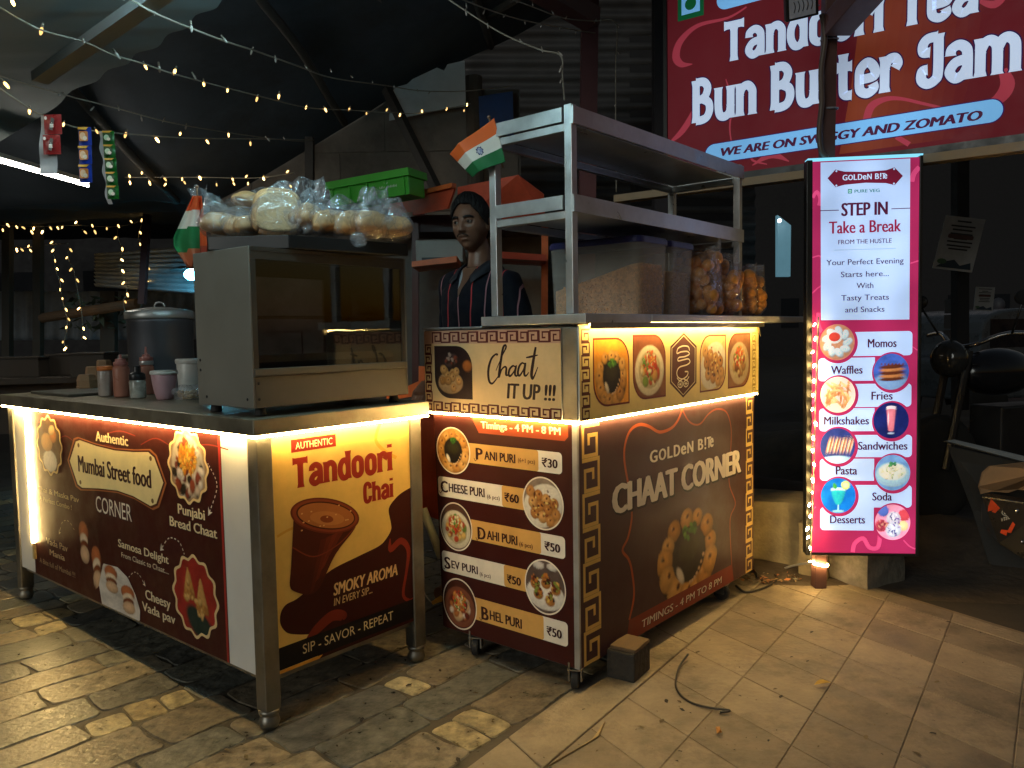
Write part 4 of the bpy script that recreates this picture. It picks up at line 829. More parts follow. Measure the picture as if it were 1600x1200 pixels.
CLEAR = film('snack_film', (.97, .97, 1), gloss=.19, rough=.09, scale=20, bump=1, milk=.12)
for k, (x, y, lean, lab) in enumerate(((.905, .0, .10, 'puri bag next to the small container'), (1.00, .02, .15, 'tall puri bag second from the container'), (1.10, -.01, .17, 'puri bag third from the container'), (1.20, .02, .2, 'puri bag fourth from the container'), (1.305, .0, .22, 'puri bag second from the plate end'), (1.41, .01, .25, 'puri bag nearest the end of the steel plate'))):
    t = thing('snack_bag', RW(x, y, 1.189), R_ROT, lab, 'snack bag', 'clear bags of fried puris'); t.rotation_euler = (0, -lean * .6, R_ROT + .1)
    q = random.Random(k + 50); m = MB(); H_ = .24 + .03 * (k == 1) - .035 * (k > 2)
    for j in range(54):
        c = (q.uniform(-.022, .024), q.uniform(-.005, .14), q.uniform(.026, H_ - .028)); m.ball(c, .026 * q.uniform(.85, 1.12), seg=12, wob=.06, rng=q)
    o = m.build('puris', PURI, t, smooth=True)
    q = random.Random(k + 80); K = [[q.uniform(-34, 34) for _ in range(3)] for _ in range(6)]; P_ = [q.uniform(0, 6) for _ in range(6)]; m = MB(); ht = H_ + .012
    def fn(u, v):        # a flat pillow: full below, pinched to a ragged seam at the top
        a = 2 * math.pi * u; ca, sa = math.cos(a), math.sin(a); th = .050 * min(1, .45 + v * 4) * (1 if v < .7 else max(.03, 1 - ((v - .7) / .3) ** 1.4)); wd = .092 * min(1, .72 + v * 2) * (1 + .06 * max(0, v - .8) * 5)
        x = th * math.copysign(abs(ca) ** .8, ca); y = .068 + wd * math.copysign(abs(sa) ** .45, sa); z = v * ht * (1 + (.09 * sa * sa + .03 * math.sin(7 * sa + k)) * max(0, v - .6) * 2.2)
        d = sum(math.sin(c[0] * x + c[1] * y + c[2] * z + p) for c, p in zip(K, P_)) * .0017
        return (x + d, y + d * .7, max(z, .001))
    m.grid(fn, 48, 30); m.build('plastic_wrap', CLEAR, t, smooth=True)
# ---------------------------------------------------------------- litter, props round the carts
t = thing('stone_block', RW(.16, -.10, 0), R_ROT + .12, 'rough stone block propping up the chaat cart', 'block'); m = MB(); m.box(0, .13, 0, .10, 0, .095); o = m.build('block_body', mat('rough_stone', (.05, .042, .032), rough=.9, var=.5, scale=14, bump=.8, bscale=40), t, bevel=.006)
m = MB(); m.box(.01, .125, .0, .09, .0952, .107); m.build('wooden_shim', mat('split_wood', (.16, .10, .05), rough=.8, var=.4, scale=6, stretch=(1, 8, 8)), t, bevel=.002)
CAB = mat('black_wire', (.012, .011, .012), rough=.5)
def wire(name, pts, r, label, cat, mt=CAB, n=8, group=None):
    m = MB(); m.tube(cr(pts, n), r, 7); o = m.build(name, mt, smooth=True); return tag(o, label, cat, group)
G = lambda x, y, z=.006: onz(x, y, z)
wire('wire', [G(1075, 1022, .02), G(1060, 1045), G(1057, 1075), G(1075, 1095), G(1105, 1105), G(1140, 1110, .012), G(1125, 1113)], .0035, 'curved black wire lying on the concrete pavement', 'wire')
m = MB()
def leaf_fn(u, v): a = math.sin(math.pi * u) ** .8; return (u * .055 - .027, (v - .5) * .024 * a, .004 + .008 * math.sin(u * 3.14) * abs(v - .5) * 2 + .004 * u)
m.grid(leaf_fn, 14, 6); o = m.build('fallen_leaf', mat('yellow_leaf', (.62, .38, .07), rough=.6, var=.3, scale=60), smooth=True); o.location = onz(1285, 1071, .004); o.rotation_euler = (0, 0, .1); tag(o, 'single yellow leaf on the open pavement', 'leaf')
m = MB(); m.plate([(a, b, .004 + .01 * (i % 2)) for i, (a, b) in enumerate(((-.008, -.012), (0, -.015), (.008, -.005), (.004, .007), (-.003, .014), (-.007, .005)))], .0008); o = m.build('fallen_leaf', mat('orange_leaf', (.58, .24, .05), rough=.6)); o.location = onz(1123, 1145, .004); tag(o, 'small orange leaf scrap below the black wire', 'leaf')
m = MB(); m.slab(G(853, 1198, .005), G(925, 1155, .005), G(945, 1127, .005), G(935, 1150, .005), .006); o = m.build('bamboo_splinter', mat('bamboo', (.36, .25, .11), rough=.6, var=.3, scale=20)); tag(o, 'thin bent bamboo splinter lying by the stone paving edge', 'stick')
# fluorescent tube lying between the carts and the yellow plug wire
t0, t1 = at(661, 795, 3.0), at(690, 872, 2.95); m = MB(); m.tube([t0, t1], .016, 14); o = m.build('tube_lamp', mat('white_tube_glass', (.7, .66, .52), rough=.3), smooth=True); tag(o, 'white tube leaning in the gap between the two carts', 'tube')
wire('plug_wire', [at(658, 880, 2.86), at(659, 905, 2.86), at(664, 928, 2.86), at(676, 942, 2.84), at(684, 938, 2.83)], .0025, 'thin wire with yellow plug hanging between the carts', 'wire', mat('grey_wire', (.4, .38, .34), rough=.5))
m = MB(); m.tube([at(676, 942, 2.838), at(690, 935, 2.828)], [.007, .011], 10); m.build('plug', mat('yellow_plug', (.85, .42, .04), rough=.4), bpy.data.objects['plug_wire'], smooth=True)
# ---------------------------------------------------------------- backlit banner on its post, and the shop sign
POST = mat('red_brown_post', (.10, .045, .038), rough=.5, var=.25, dirt=.2)
pole_b, pole_t = onz(1279, 917, 0), at(1297, -40, 3.376)
t = thing('sign_post', pole_b, 0, 'square brown post carrying the lit menu banner and the overhead arm', 'post')
m = MB(); m.bar((0, 0, 0), pole_t - pole_b, .052, .052); m.build('post_body', POST, t, bevel=.003)
arm0 = at(1308, 40, 3.32); m = MB(); m.bar(arm0 - pole_b, arm0 + Vector((.03, -1.0, .12)) - pole_b, .11, .09); m.build('arm', POST, t, bevel=.004)
m = MB()
for y in (62, 170): c = at(1296, y, 3.376) - pole_b; m.tube([c + Vector((.034 * math.cos(a), .034 * math.sin(a), .004 * math.sin(a))) for a in np.linspace(0, 6.283, 13)], .004, 6)
m.build('cable_tie', mat('tie', (.25, .23, .25), rough=.5), t)
m = MB(); m.tube(cr([at(1284, 22, 3.32), at(1289, 60, 3.33), at(1283, 110, 3.33), at(1284, 160, 3.33), at(1280, 205, 3.33), at(1283, 235, 3.33), at(1292, 247, 3.33)], 6), .011, 8); o = m.build('service_cable', CABLE, smooth=True); tag(o, 'thick grey cable tied down the brown post above the banner', 'cable')
fl = thing('flood_light', at(1252, 8, 3.25), 0, 'small flood light panel hanging beside the post in front of the sign', 'flood light')
m = MB(); T = Matrix.Rotation(R_(28), 4, 'X') @ Matrix.Rotation(R_(-12), 4, 'Y'); m.box(-.065, .065, -.012, .02, -.05, .05, T=T); m.build('housing', BLACK, fl, bevel=.004)
m = MB(); m.box(-.052, .052, -.0145, -.0125, -.04, .04, T=T); ln = m.build('lens', mat('led_lens', (.45, .47, .55), rough=.2), fl)
m = MB()
for k in range(5): m.tube([T @ Vector((-.035 + k * .017 + .006 * math.sin(q), -.016, -.02 + .04 * q / 3)) for q in np.linspace(0, 3, 6)], .0015, 5)
m.build('led_row', BLACK, ln)
m = MB(); m.bar((.04, 0, -.02), (.1, .08, .03), .012, .004); m.build('bracket', STEEL_DULL, fl)

bl, br, tl = at(1268, 863, 3.30), at(1430, 865, 3.25), at(1293, 252, 3.30)
X = (br - bl); BW = X.length; X.normalize(); Zv = (tl - bl); BH = Zv.length; Zv.normalize(); Yv = Zv.cross(X).normalized(); Zv = X.cross(Yv)
ban = thing('menu_banner', bl, 0, 'tall lit crimson and white banner listing momos, waffles and fries', 'banner')
Mb = Matrix((X, Yv, Zv)).transposed().to_4x4(); Mb.translation = bl; ban.matrix_world = Mb
m = MB(); m.box(-.024, -.001, -.004, .05, -.012, BH + .006); m.box(BW + .001, BW + .014, -.004, .05, -.012, BH + .006); m.box(-.0005, BW + .0005, -.004, .05, -.012, -.001); m.box(-.0005, BW + .0005, .046, .05, 0, BH); m.build('frame', BLACK, ban, bevel=.002)
m = MB(); m.box(-.02, BW + .012, -.006, .045, BH + .0065, BH + .0125); m.build('top_light_edge', lamp_mat('cool_edge', (.25, .75, 1.0), 1.1), ban)
BAN_L = backlit('backlit_banner_print', .95, 4.5, .72, 1.25)
m = MB(); m.box(0, BW, 0, .01, 0, BH); pb = m.build('light_panel', WHITE_BOARD, ban)
p = Print(BW, BH, lambda s, z, n: (s, -n, z), pb, BAN_L)
CRM, BW_, INKB = '#a32757', '#b2cdf8', '#4a1834'
p.sub('banner_face').poly([(0, 0), (1000, 0), (1000, 1000), (0, 1000)], CRM)
p.sub('swirl_pattern')
for pts, wd in (([(0, 90), (40, 76), (72, 92), (60, 110)], .014), ([(930, 60), (950, 40), (1000, 25)], .02), ([(0, 240), (60, 236), (84, 240)], .005), ([(0, 330), (50, 318), (84, 312)], .005), ([(60, 380), (58, 410), (110, 432), (200, 425)], .016), ([(950, 470), (1000, 480)], .004), ([(925, 262), (1000, 256)], .005), ([(400, 998), (420, 975), (500, 962), (560, 985), (640, 985), (660, 955), (640, 925)], .017), ([(870, 960), (940, 980), (1000, 988)], .005), ([(40, 880), (0, 890)], .006), ([(30, 600), (0, 612)], .01)): p.stroke(pts, wd, '#d4487c', 5)
p.sub('white_panel').poly([(75, 3), (914, 3), (921, 402), (84, 399)], BW_).poly([(205, 222.5), (787, 223), (787, 224.2), (205, 223.8)], '#8aa0b0')
p.poly([(74, 122), (250, 122.5), (250, 124.5), (74, 124)], INKB).poly([(743, 124), (916, 124), (916, 126), (743, 126)], INKB)
p.sub('plaque'); q = [(140, 43), (215, 22), (300, 28), (500, 31), (690, 29), (769, 23), (848, 45), (772, 67), (690, 61), (500, 58), (300, 61), (218, 66)]; p.poly(q, '#6a1830')
for x, y in ((225, 26), (765, 27), (225, 62), (765, 63)): p.ell(x, y, 9, 2.6, BW_, 12)
p.sub('pill')
rows = [(239, 456, 246, 951, 431, 492, 0), (755, 533, 60, 600, 496, 555, 1), (249, 590, 246, 947, 563, 622, 0), (758, 657, 70, 600, 625, 684, 1), (248, 722, 246, 957, 694, 751, 0), (776, 791, 78, 600, 755, 812, 1), (257, 851, 250, 960, 823, 881, 0), (781, 919, 83, 600, 881, 941, 1)]
for cx, cy_, x0, x1, y0, y1, lf in rows: p.sub('pill').rrect(x0, y0, x1, y1, 38, BW_, 'ad' if lf else 'bc')
p.sub('round_border')
for cx, cy_, *_r in rows: p.sub('round_border').ell(cx + 8, cy_ + 2, 190, 52, CRM, 48)
for k, (r, kind) in enumerate(zip(rows, ('momos', 'waffle', 'fries', 'shake', 'sandwich', 'pasta', 'soda', 'dessert'))): p.food(circ(r[0], r[1], 168, 46), kind, 60 + k, bg=('#b87868', '#3a5ab0', '#e8d0d8', '#16205e', '#2a3a80', '#6a98d0', '#1070d0', '#e898b8')[k], nr=24, na=64)
p.sub('lettering'); goldenbite(p, 283, 701, 50, 36, '#bfdcff', .02)
p.text('PURE VEG', 396, 633, 82, 74, '#1a6a58', .02).sub('veg_mark').poly([(334, 72), (372, 72), (372, 83), (334, 83)], '#1a6a58').poly([(341, 74), (365, 74), (365, 81), (341, 81)], '#a8e0e0').ell(353, 77.5, 6, 1.7, '#1a6a58', 12).sub('lettering')
p.text('STEP IN', 272, 710, 139, 106, INKB, .03).text('Take a Break', 155, 836, 182, 151, '#8a1f40', .02).text('FROM THE HUSTLE', 245, 748, 209, 198, INKB, .012)
for s, x0, x1, yb, cap in (('Your Perfect Evening', 132, 862, 261, 247), ('Starts here...', 271, 725, 292, 278), ('With', 420, 580, 321, 307), ('Tasty Treats', 275, 727, 351, 337), ('and Snacks', 313, 686, 381, 367)): p.text(s, x0, x1, yb, cap, '#3a1c34', .01)
for s, x0, x1, yb, cap in (('Momos', 530, 803, 471, 449), ('Waffles', 180, 484, 537, 516), ('Fries', 568, 771, 604, 583), ('Milkshakes', 115, 548, 667, 646), ('Sandwiches', 444, 915, 732, 711), ('Pasta', 231, 439, 796, 774), ('Soda', 583, 772, 863, 842), ('Desserts', 177, 517, 923, 902)): p.text(s, x0, x1, yb, cap, '#42182e', .022)
p.finish()
# shop sign
SA = R_(-54); SX = Vector((.809, -.588, 0)); sg = thing('shop_sign', (.805, 4.018, 1.88), math.atan2(-.588, .809), 'huge lit maroon shop sign above the banner, lettered for tandoori tea', 'shop sign')
SW, SH = 1.95, 1.12
m = MB(); m.box(-.02, -.001, -.01, .14, -.02, SH); m.box(0, SW, -.01, .14, -.03, -.001); m.box(0, SW, .12, .14, 0, SH); m.build('frame', BLACK, sg)
m = MB(); m.box(-.3, SW, -.02, .05, -.068, -.032); m.build('bottom_beam', mat('ochre_beam', (.30, .22, .13), rough=.6, var=.25), sg)
SGN = backlit('backlit_sign_print', .52, 1.6, .7, 1.2)
m = MB(); m.box(0, SW, 0, .01, 0, SH); ps = m.build('light_panel', WHITE_BOARD, sg)
p = Print(SW, SH, lambda s, z, n: (s, -n, z), ps, SGN)
sx_ = lambda s: s / SW * 1000
sz_ = lambda z: (1 - (z - 1.88) / SH) * 1000
p.sub('sign_face').poly([(0, 0), (1000, 0), (1000, 1000), (0, 1000)], '#601a22')
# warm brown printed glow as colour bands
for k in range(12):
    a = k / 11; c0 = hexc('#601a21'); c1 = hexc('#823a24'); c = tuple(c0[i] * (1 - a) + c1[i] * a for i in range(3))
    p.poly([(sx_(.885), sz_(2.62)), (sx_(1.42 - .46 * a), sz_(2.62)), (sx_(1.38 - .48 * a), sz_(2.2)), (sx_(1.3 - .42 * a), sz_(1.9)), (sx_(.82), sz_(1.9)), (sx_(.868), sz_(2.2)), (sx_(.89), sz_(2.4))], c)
p.sub('swirl_pattern')
S2 = lambda L: [(sx_(a), sz_(b)) for a, b in L]
for L, wd in (([(.40, 2.64), (.31, 2.612), (.16, 2.612), (.07, 2.56), (.045, 2.49), (.075, 2.445), (.131, 2.435)], [.008, .012, .02, .034, .04, .028, .004]), ([(.0, 2.07), (.07, 2.115), (.13, 2.19), (.16, 2.27)], [.006, .03, .03, .006]), ([(.93, 2.03), (.95, 2.085), (1.004, 2.105), (1.067, 2.095), (1.15, 2.06), (1.22, 2.03)], [.03, .034, .022, .014, .012, .01]), ([(1.43, 2.14), (1.448, 2.08), (1.42, 2.03), (1.34, 1.99)], [.03, .05, .045, .01]), ([(.30, 2.33), (.33, 2.22), (.32, 2.1), (.33, 2.02)], [.004, .012, .008, .006]), ([(1.05, 1.94), (1.1, 1.9)], [.02, .02]), ([(.43, 1.905), (.52, 1.94), (.6, 1.9)], [.004, .03, .004]), ([(.42, 1.98), (.43, 1.93), (.5, 1.9)], [.006, .01, .004]), ([(1.34, 2.43), (1.4, 2.40), (1.45, 2.44)], [.01, .03, .01])): p.stroke(S2(L), wd, '#a63a4a', 6)
p.sub('pill')
def pill(x0, x1, z0, z1, c): p.rrect(sx_(x0), sz_(z1), sx_(x1), sz_(z0), (z1 - z0) / 2 / SW * 1000, c)
SB = '#7fc4ff'
pill(.192, 1.44, 1.938, 2.036, '#3a1a5a'); pill(.197, 1.435, 1.942, 2.032, SB); p.sub('pill'); pill(.255, 1.2, 2.655, 2.75, SB); p.sub('veg_mark')
p.poly(S2([(.055, 2.80), (.19, 2.80), (.19, 2.655), (.055, 2.655)]), '#0c5a34').poly(S2([(.075, 2.78), (.17, 2.78), (.17, 2.68), (.075, 2.68)]), SB).ell(sx_(.122), sz_(2.725), 15, 26, '#0f5c32')
p.sub('lettering')
p.display('Tandoori Tea', sx_(.288), sx_(1.345), sz_(2.405), sz_(2.595), '#cfe2ff', .185, tilt=22, edge='#2e1548')
p.display('Bun Butter Jam', sx_(.128), sx_(1.497), sz_(2.143), sz_(2.358), '#cfe2ff', .185, tilt=20, edge='#2e1548')
p.text('WE ARE ON SWIGGY AND ZOMATO', sx_(.275), sx_(1.366), sz_(1.968), sz_(2.008), '#4a1a3a', .06, .2, tilt=10)
p.finish()

# ---------------------------------------------------------------- strings of fairy lights
LIT = lamp_mat('warm_fairy_bulb', (1, .60, .19), 5); UNLIT = mat('clear_bulb', (.45, .40, .36), rough=.2); SOCK = mat('bulb_socket', (.22, .19, .15), rough=.5)
WIRE = mat('string_wire', (.28, .25, .20), rough=.6)
def bulb_mesh(lit):
    m = MB(); m.lathe([(.0022, 0), (.0028, -.008), (.0025, -.009)], 8); m.lathe([(.002, -.0092), (.0036, -.013), (.0034, -.019), (.002, -.024), (.0004, -.0255)], 8, mi=1); o = m.build('bulb', [SOCK, LIT if lit else UNLIT], smooth=True); return o
B1, B0 = bulb_mesh(True), bulb_mesh(False); B1['first'] = B0['first'] = 1
LIT_DIM = lamp_mat('dim_fairy_bulb', (1, .60, .19), 1.8); LIT_HOT = lamp_mat('strong_fairy_bulb', (1, .62, .2), 14)
def relit(mt): o = B1.copy(); o.data = B1.data.copy(); o.data.materials[1] = mt; return o
B_DIM, B_HOT = relit(LIT_DIM), relit(LIT_HOT)
LIT2 = lamp_mat('bright_fairy_bulb', (1, .64, .2), 330)
def string(px, dep, lit, unlit, label, wr=.0032, scale=1.0, group='strings of fairy lights', bright=False):
    D = dep if hasattr(dep, '__len__') else [dep] * len(px)
    P = cr([at(x, y, d) for (x, y), d in zip(px, D)], 8); o0 = P[0]
    t = thing('string_light', tuple(o0), 0, label, 'fairy lights', group)
    m = MB(); m.tube([Vector(q) - Vector(o0) for q in P], wr, 6); m.build('wire', WIRE, t, smooth=True)
    scr = [(lambda c: (800 + F_PX * c.dot(r2) / c.dot(fwd), 600 + F_PX * c.dot(d2) / c.dot(fwd)))(Vector(q) - EYE) for q in P]
    src1 = B1
    if bright: src1 = B1.copy(); src1.data = B1.data.copy(); src1.data.materials[1] = LIT2
    for L, src in ((lit, src1), (unlit, B0)):
        for (x, y) in L:
            k = min(range(len(P)), key=lambda i: (scr[i][0] - x) ** 2 + (scr[i][1] - y) ** 2)
            s_ = src if src is not B1 else rng.choice([B1, B1, B_DIM, B_HOT]); b = s_.copy(); COL.objects.link(b); b.parent = t
            pos = at(x, y, P[k][1]); b.location = pos - Vector(o0) + Vector((0, 0, .016 * scale)); b.scale = (scale * rng.uniform(.75, 1.15),) * 3; b.rotation_euler = (rng.uniform(-.7, .7), rng.uniform(-.7, .7), 0)
            if 'first' in b: del b['first']
    return t
string([(195, -8), (245, 22), (345, 62), (400, 80), (470, 105), (520, 122), (605, 134), (660, 142), (730, 142), (800, 134)], [2.1, 2.2, 2.5, 2.9, 3.4, 3.8, 4.3, 4.6, 4.9, 5.05], [], [(187, 2), (243, 21), (298, 42), (346, 64), (396, 81), (430, 94), (476, 108), (516, 114), (548, 124), (582, 132), (616, 138), (652, 144), (672, 148)], 'unlit cream string sagging across the top of the dark roof', .003, 1.1)
string([(-10, 6), (60, 45), (130, 65), (175, 85), (225, 100), (280, 118), (400, 149), (480, 168), (545, 172), (610, 176), (665, 176), (735, 162)], [2.1, 2.15, 2.3, 2.4, 2.5, 2.7, 3.3, 3.8, 4.1, 4.3, 4.6, 4.9], [(17, 8), (68, 48), (224, 106), (276, 113), (318, 132), (357, 143), (404, 155), (437, 150), (480, 169), (506, 172), (548, 172), (573, 180), (607, 173), (627, 180), (659, 175), (700, 172), (726, 174), (731, 164)], [(130, 70), (176, 86), (248, 107), (300, 122)], 'lit string running from the left edge down to the torn white sheet', .0026, 1.25)
string([(-10, 132), (50, 172), (68, 180), (105, 195), (150, 205), (210, 210), (300, 216), (400, 217), (490, 219)], [2.3, 2.4, 2.45, 2.55, 2.7, 2.9, 3.3, 3.8, 4.5], [(2, 133), (47, 175), (101, 198), (148, 208), (199, 210), (240, 219), (283, 212), (320, 222), (357, 211), (391, 224)], [(415, 219), (443, 220)], 'lit string that holds the hanging sachet strips', .0026, 1.2)
string([(-10, 116), (100, 148), (185, 170), (260, 190), (330, 203), (420, 216), (480, 222)], [2.6, 2.85, 3.05, 3.3, 3.8, 4.5, 5.05], [], [(100, 152), (148, 174), (185, 172), (220, 186), (258, 190), (292, 199)], 'thin unlit string just above the sachet string', .0024, 1.1)
string([(195, 277), (235, 277), (310, 277), (400, 278), (460, 270)], 4.85, [(201, 277), (202, 286), (224, 270), (232, 285), (254, 280), (262, 290), (285, 281), (286, 287), (338, 290), (362, 281), (363, 289), (388, 278), (388, 289), (412, 278), (410, 282), (453, 271), (430, 297), (452, 294), (310, 279)], [], 'distant lit string level with the bread bags', .003, 1.5)
string([(-10, 352), (60, 354), (120, 352), (183, 354), (224, 344)], 7.2, [(8, 352), (4, 361), (24, 356), (31, 357), (47, 363), (54, 358), (69, 363), (76, 357), (88, 358), (99, 357), (122, 350), (129, 364), (143, 354), (146, 362), (167, 359), (183, 354), (202, 348), (223, 345)], [], 'upper of two distant level strings at the far left', .003, 2.1)
string([(-10, 400), (45, 386), (108, 380)], 7.6, [(10, 385), (25, 390), (30, 391), (8, 397), (0, 402), (47, 387), (45, 393), (62, 390), (85, 381), (86, 393), (107, 391)], [], 'lower distant string at the far left edge', .003, 2.2)
for pts, lab in (([(85, 381), (85, 408), (87, 422), (93, 439), (95, 453), (98, 469), (101, 484), (105, 500), (105, 513), (100, 536), (106, 545)], 'leftmost vertical drop of bulbs before the far fence'), ([(107, 391), (107, 405), (115, 422), (118, 438), (127, 484), (129, 514), (128, 530)], 'second vertical drop of bulbs from the left'), ([(183, 354), (185, 373), (191, 389), (187, 408), (189, 424), (197, 443), (198, 460), (193, 473), (200, 512), (200, 530)], 'vertical drop of bulbs just left of the steel pot'), ([(223, 345), (217, 365), (218, 383), (229, 420), (230, 441), (228, 458)], 'vertical drop of bulbs wound on the dark red pole')):
    string(pts, 7.0, pts[1:], [], lab, .003, 2.0)
for px, dep, un, lab in (([(690, -8), (760, 38), (800, 60), (845, 78), (876, 87), (879, 120), (882, 156)], [3.2, 3.1, 3, 2.9, 2.8, 2.7, 2.6], [(728, 20), (762, 42), (812, 68), (846, 80), (872, 88), (878, 110), (878, 130)], 'reddish unlit string that drops onto the near rack corner'), ([(705, -8), (760, 14), (810, 30), (860, 40), (905, 48), (930, 52)], [3.6, 3.8, 4, 4.2, 4.4, 4.6], [(728, 10), (758, 20), (790, 28), (820, 36), (848, 42), (876, 46), (900, 50)], 'reddish unlit string tied to the brown column'), ([(780, -8), (830, 10), (880, 28), (925, 33), (962, 36), (962, 100), (962, 190), (963, 300)], [3.8, 4, 4.2, 4.4, 4.4, 4.35, 4.3, 4.3], [(810, 4), (832, 8), (862, 22), (886, 30), (932, 34), (964, 43), (964, 85), (963, 125), (963, 165)], 'reddish unlit string hanging straight down behind the rack')):
    string(px, dep, [], un, lab, .003, 1.0)
string([(1279, 495), (1277, 560), (1274, 640), (1272, 720), (1270, 800), (1267, 862), (1268, 876)], 3.26, [(1275, 510), (1275, 531), (1273, 553), (1274, 573), (1272, 596), (1271, 619), (1271, 642), (1271, 663), (1270, 685), (1269, 704), (1269, 727), (1268, 750), (1268, 772), (1267, 790), (1267, 808), (1266, 826), (1266, 842), (1265, 858)], [], 'vertical lit string down the left edge of the banner', .003, 1.15, bright=True)
c0 = at(1279, 880, 3.37); m = MB(); m.tube([c0 + Vector((.036 * math.cos(a), .036 * math.sin(a), -.006 * math.sin(a * 1.3))) for a in np.linspace(2.4, 7.2, 16)], .0055, 8)
o = m.build('light_loop', lamp_mat('fairy_coil', (1, .64, .22), 100), smooth=True); tag(o, 'bright coil of string light wrapped round the post foot', 'fairy lights')
wire('wire', [G(1195, 905), G(1215, 893), G(1235, 885, .05), at(1262, 880, 3.36), at(1270, 880, 3.34)], .005, 'white wire running from the rubble to the light coil', 'wire', mat('white_wire', (.6, .56, .48), rough=.5))
bpy.data.objects.remove(B1); bpy.data.objects.remove(B0)
# sachet strips
def sachets(px0, w_, n, h, dep, col, c2, c3, label, dx=0, tail=0, edge=0):
    c = at(px0[0], px0[1], dep); k = dep / F_PX; t = thing('sachet_strip', c, 0, label, 'sachets', 'sachet strips hung on the light string'); Wm, Hm = w_ * k, h * k
    A = mat('foil_' + label.split()[1], (1, 1, 1), rough=.3, attr=True, var=.06, metal=0.1)
    for j in range(n):
        z1 = -j * Hm; x0 = dx * k * (j / n); m = MB()
        m.grid(lambda u, v: (x0 + u * Wm, -.006 * math.sin(u * 3.14) * math.sin(v * 3.14) - .004 * j, z1 - v * Hm * .96), 8, 8)
        s = m.build('sachet', mat('foil', C3(col), rough=.3, var=.15, bump=.2), t, smooth=True)
        pr_ = Print(Wm, Hm * .96, lambda s_, z, n_, x0=x0, z1=z1: (x0 + s_, -.009 - n_ - .004 * j, z1 - Hm * .96 + z), s, A)
        pr_.sub('sachet_print')
        if c2 == 'text': pr_.poly([(520, 180), (700, 260), (560, 860), (380, 780)], '#1a1416').text('mix', 420, 640, 700, 420, '#f0ece0', .02).ell(200, 220, 80, 90, '#e8dcd8', 16)
        else: pr_.rrect(160, 250, 840, 800, 120, c2).ell(430, 520, 220, 210, c3, 20).poly([(80, 30), (920, 30), (700, 180), (80, 150)], '#d8a020').ell(600, 640, 160, 120, '#e8d8c0', 16)
        pr_.finish()
    if tail or edge:
        m = MB()
        if tail: m.grid(lambda u, v: (-.012 + u * Wm - .015 * v, .006 + .004 * math.sin(v * 9), -v * (n + tail) * Hm), 6, 20)
        if edge: m.grid(lambda u, v: (-edge * k + u * edge * k + .004 * math.sin(v * 20) + dx * k * v, .004, -v * (n + .25) * Hm), 4, 30)
        m.build('strip_backing', mat('silver_foil', (.42, .44, .46), rough=.45, metal=.3, var=.3, scale=30), t, smooth=True)
sachets((68, 179), 27, 2, 31, 2.44, '#a82a2a', 'text', '', 'two red sachets on a silver strip, left of the others', -4, .85)
sachets((122, 199), 20, 3, 28.5, 2.58, '#1a3aa0', '#c8762a', '#e0b890', 'three blue sachets in a strip, the middle one', 0)
sachets((160, 205), 18, 5, 21, 2.7, '#1c6a24', '#0e4a18', '#b8d0a8', 'five green sachets on a silver edged strip, the longest', 8, 0, 7)

# ---------------------------------------------------------------- roof lamps that light the place
TUBE = lamp_mat('white_tube_light', (1, .93, .80), 60)
t = thing('tube_light', at(-30, 243, 3.6), 0, 'glowing white tube light at the far left', 'lamp'); a0 = at(-30, 243, 3.6)
m = MB(); m.tube([(0, 0, 0), at(137, 290, 4.6) - a0], .0075, 12); m.build('glowing_tube', TUBE, t, smooth=True)
m = MB(); m.bar(Vector((0, 0, .024)), at(137, 290, 4.6) - a0 + Vector((0, 0, .024)), .03, .022); m.build('batten', WHT_P, t)
lp = thing('bulb_lamp', at(300, 429, 6.4), 0, 'bright cyan white lamp by the blue lit tin roof', 'lamp'); m = MB(); m.ball((0, 0, 0), .06, .06, .045, 20); m.build('glowing_bulb', lamp_mat('cyan_lamp', (.14, .70, 1.0), 120), lp, smooth=True)
m = MB(); m.tube([(0, 0, .04), (0, .02, .3)], .012, 8); m.build('stem', BLACK, lp)
m = MB(); m.lathe([(.02, .07), (.10, .06), (.17, .035), (.165, .035), (.095, .056), (.02, .066)], 24); m.build('added_lamp_shade', BLACK, lp, smooth=True)  # shade added to keep the cyan lamp's light off the roof
c1 = at(372, -52, 2.02); lp = thing('tube_light', c1, .5, 'cool tube light under the roof just above the frame', 'lamp'); m = MB(); m.tube([(-.3, 0, 0), (.3, 0, 0)], .014, 12); m.build('glowing_tube', lamp_mat('cool_tube', (.52, .90, 1.0), 105), lp, smooth=True)
m = MB(); m.box(-.32, .32, -.009, .009, .016, .026); m.build('batten', WHT_P, lp)
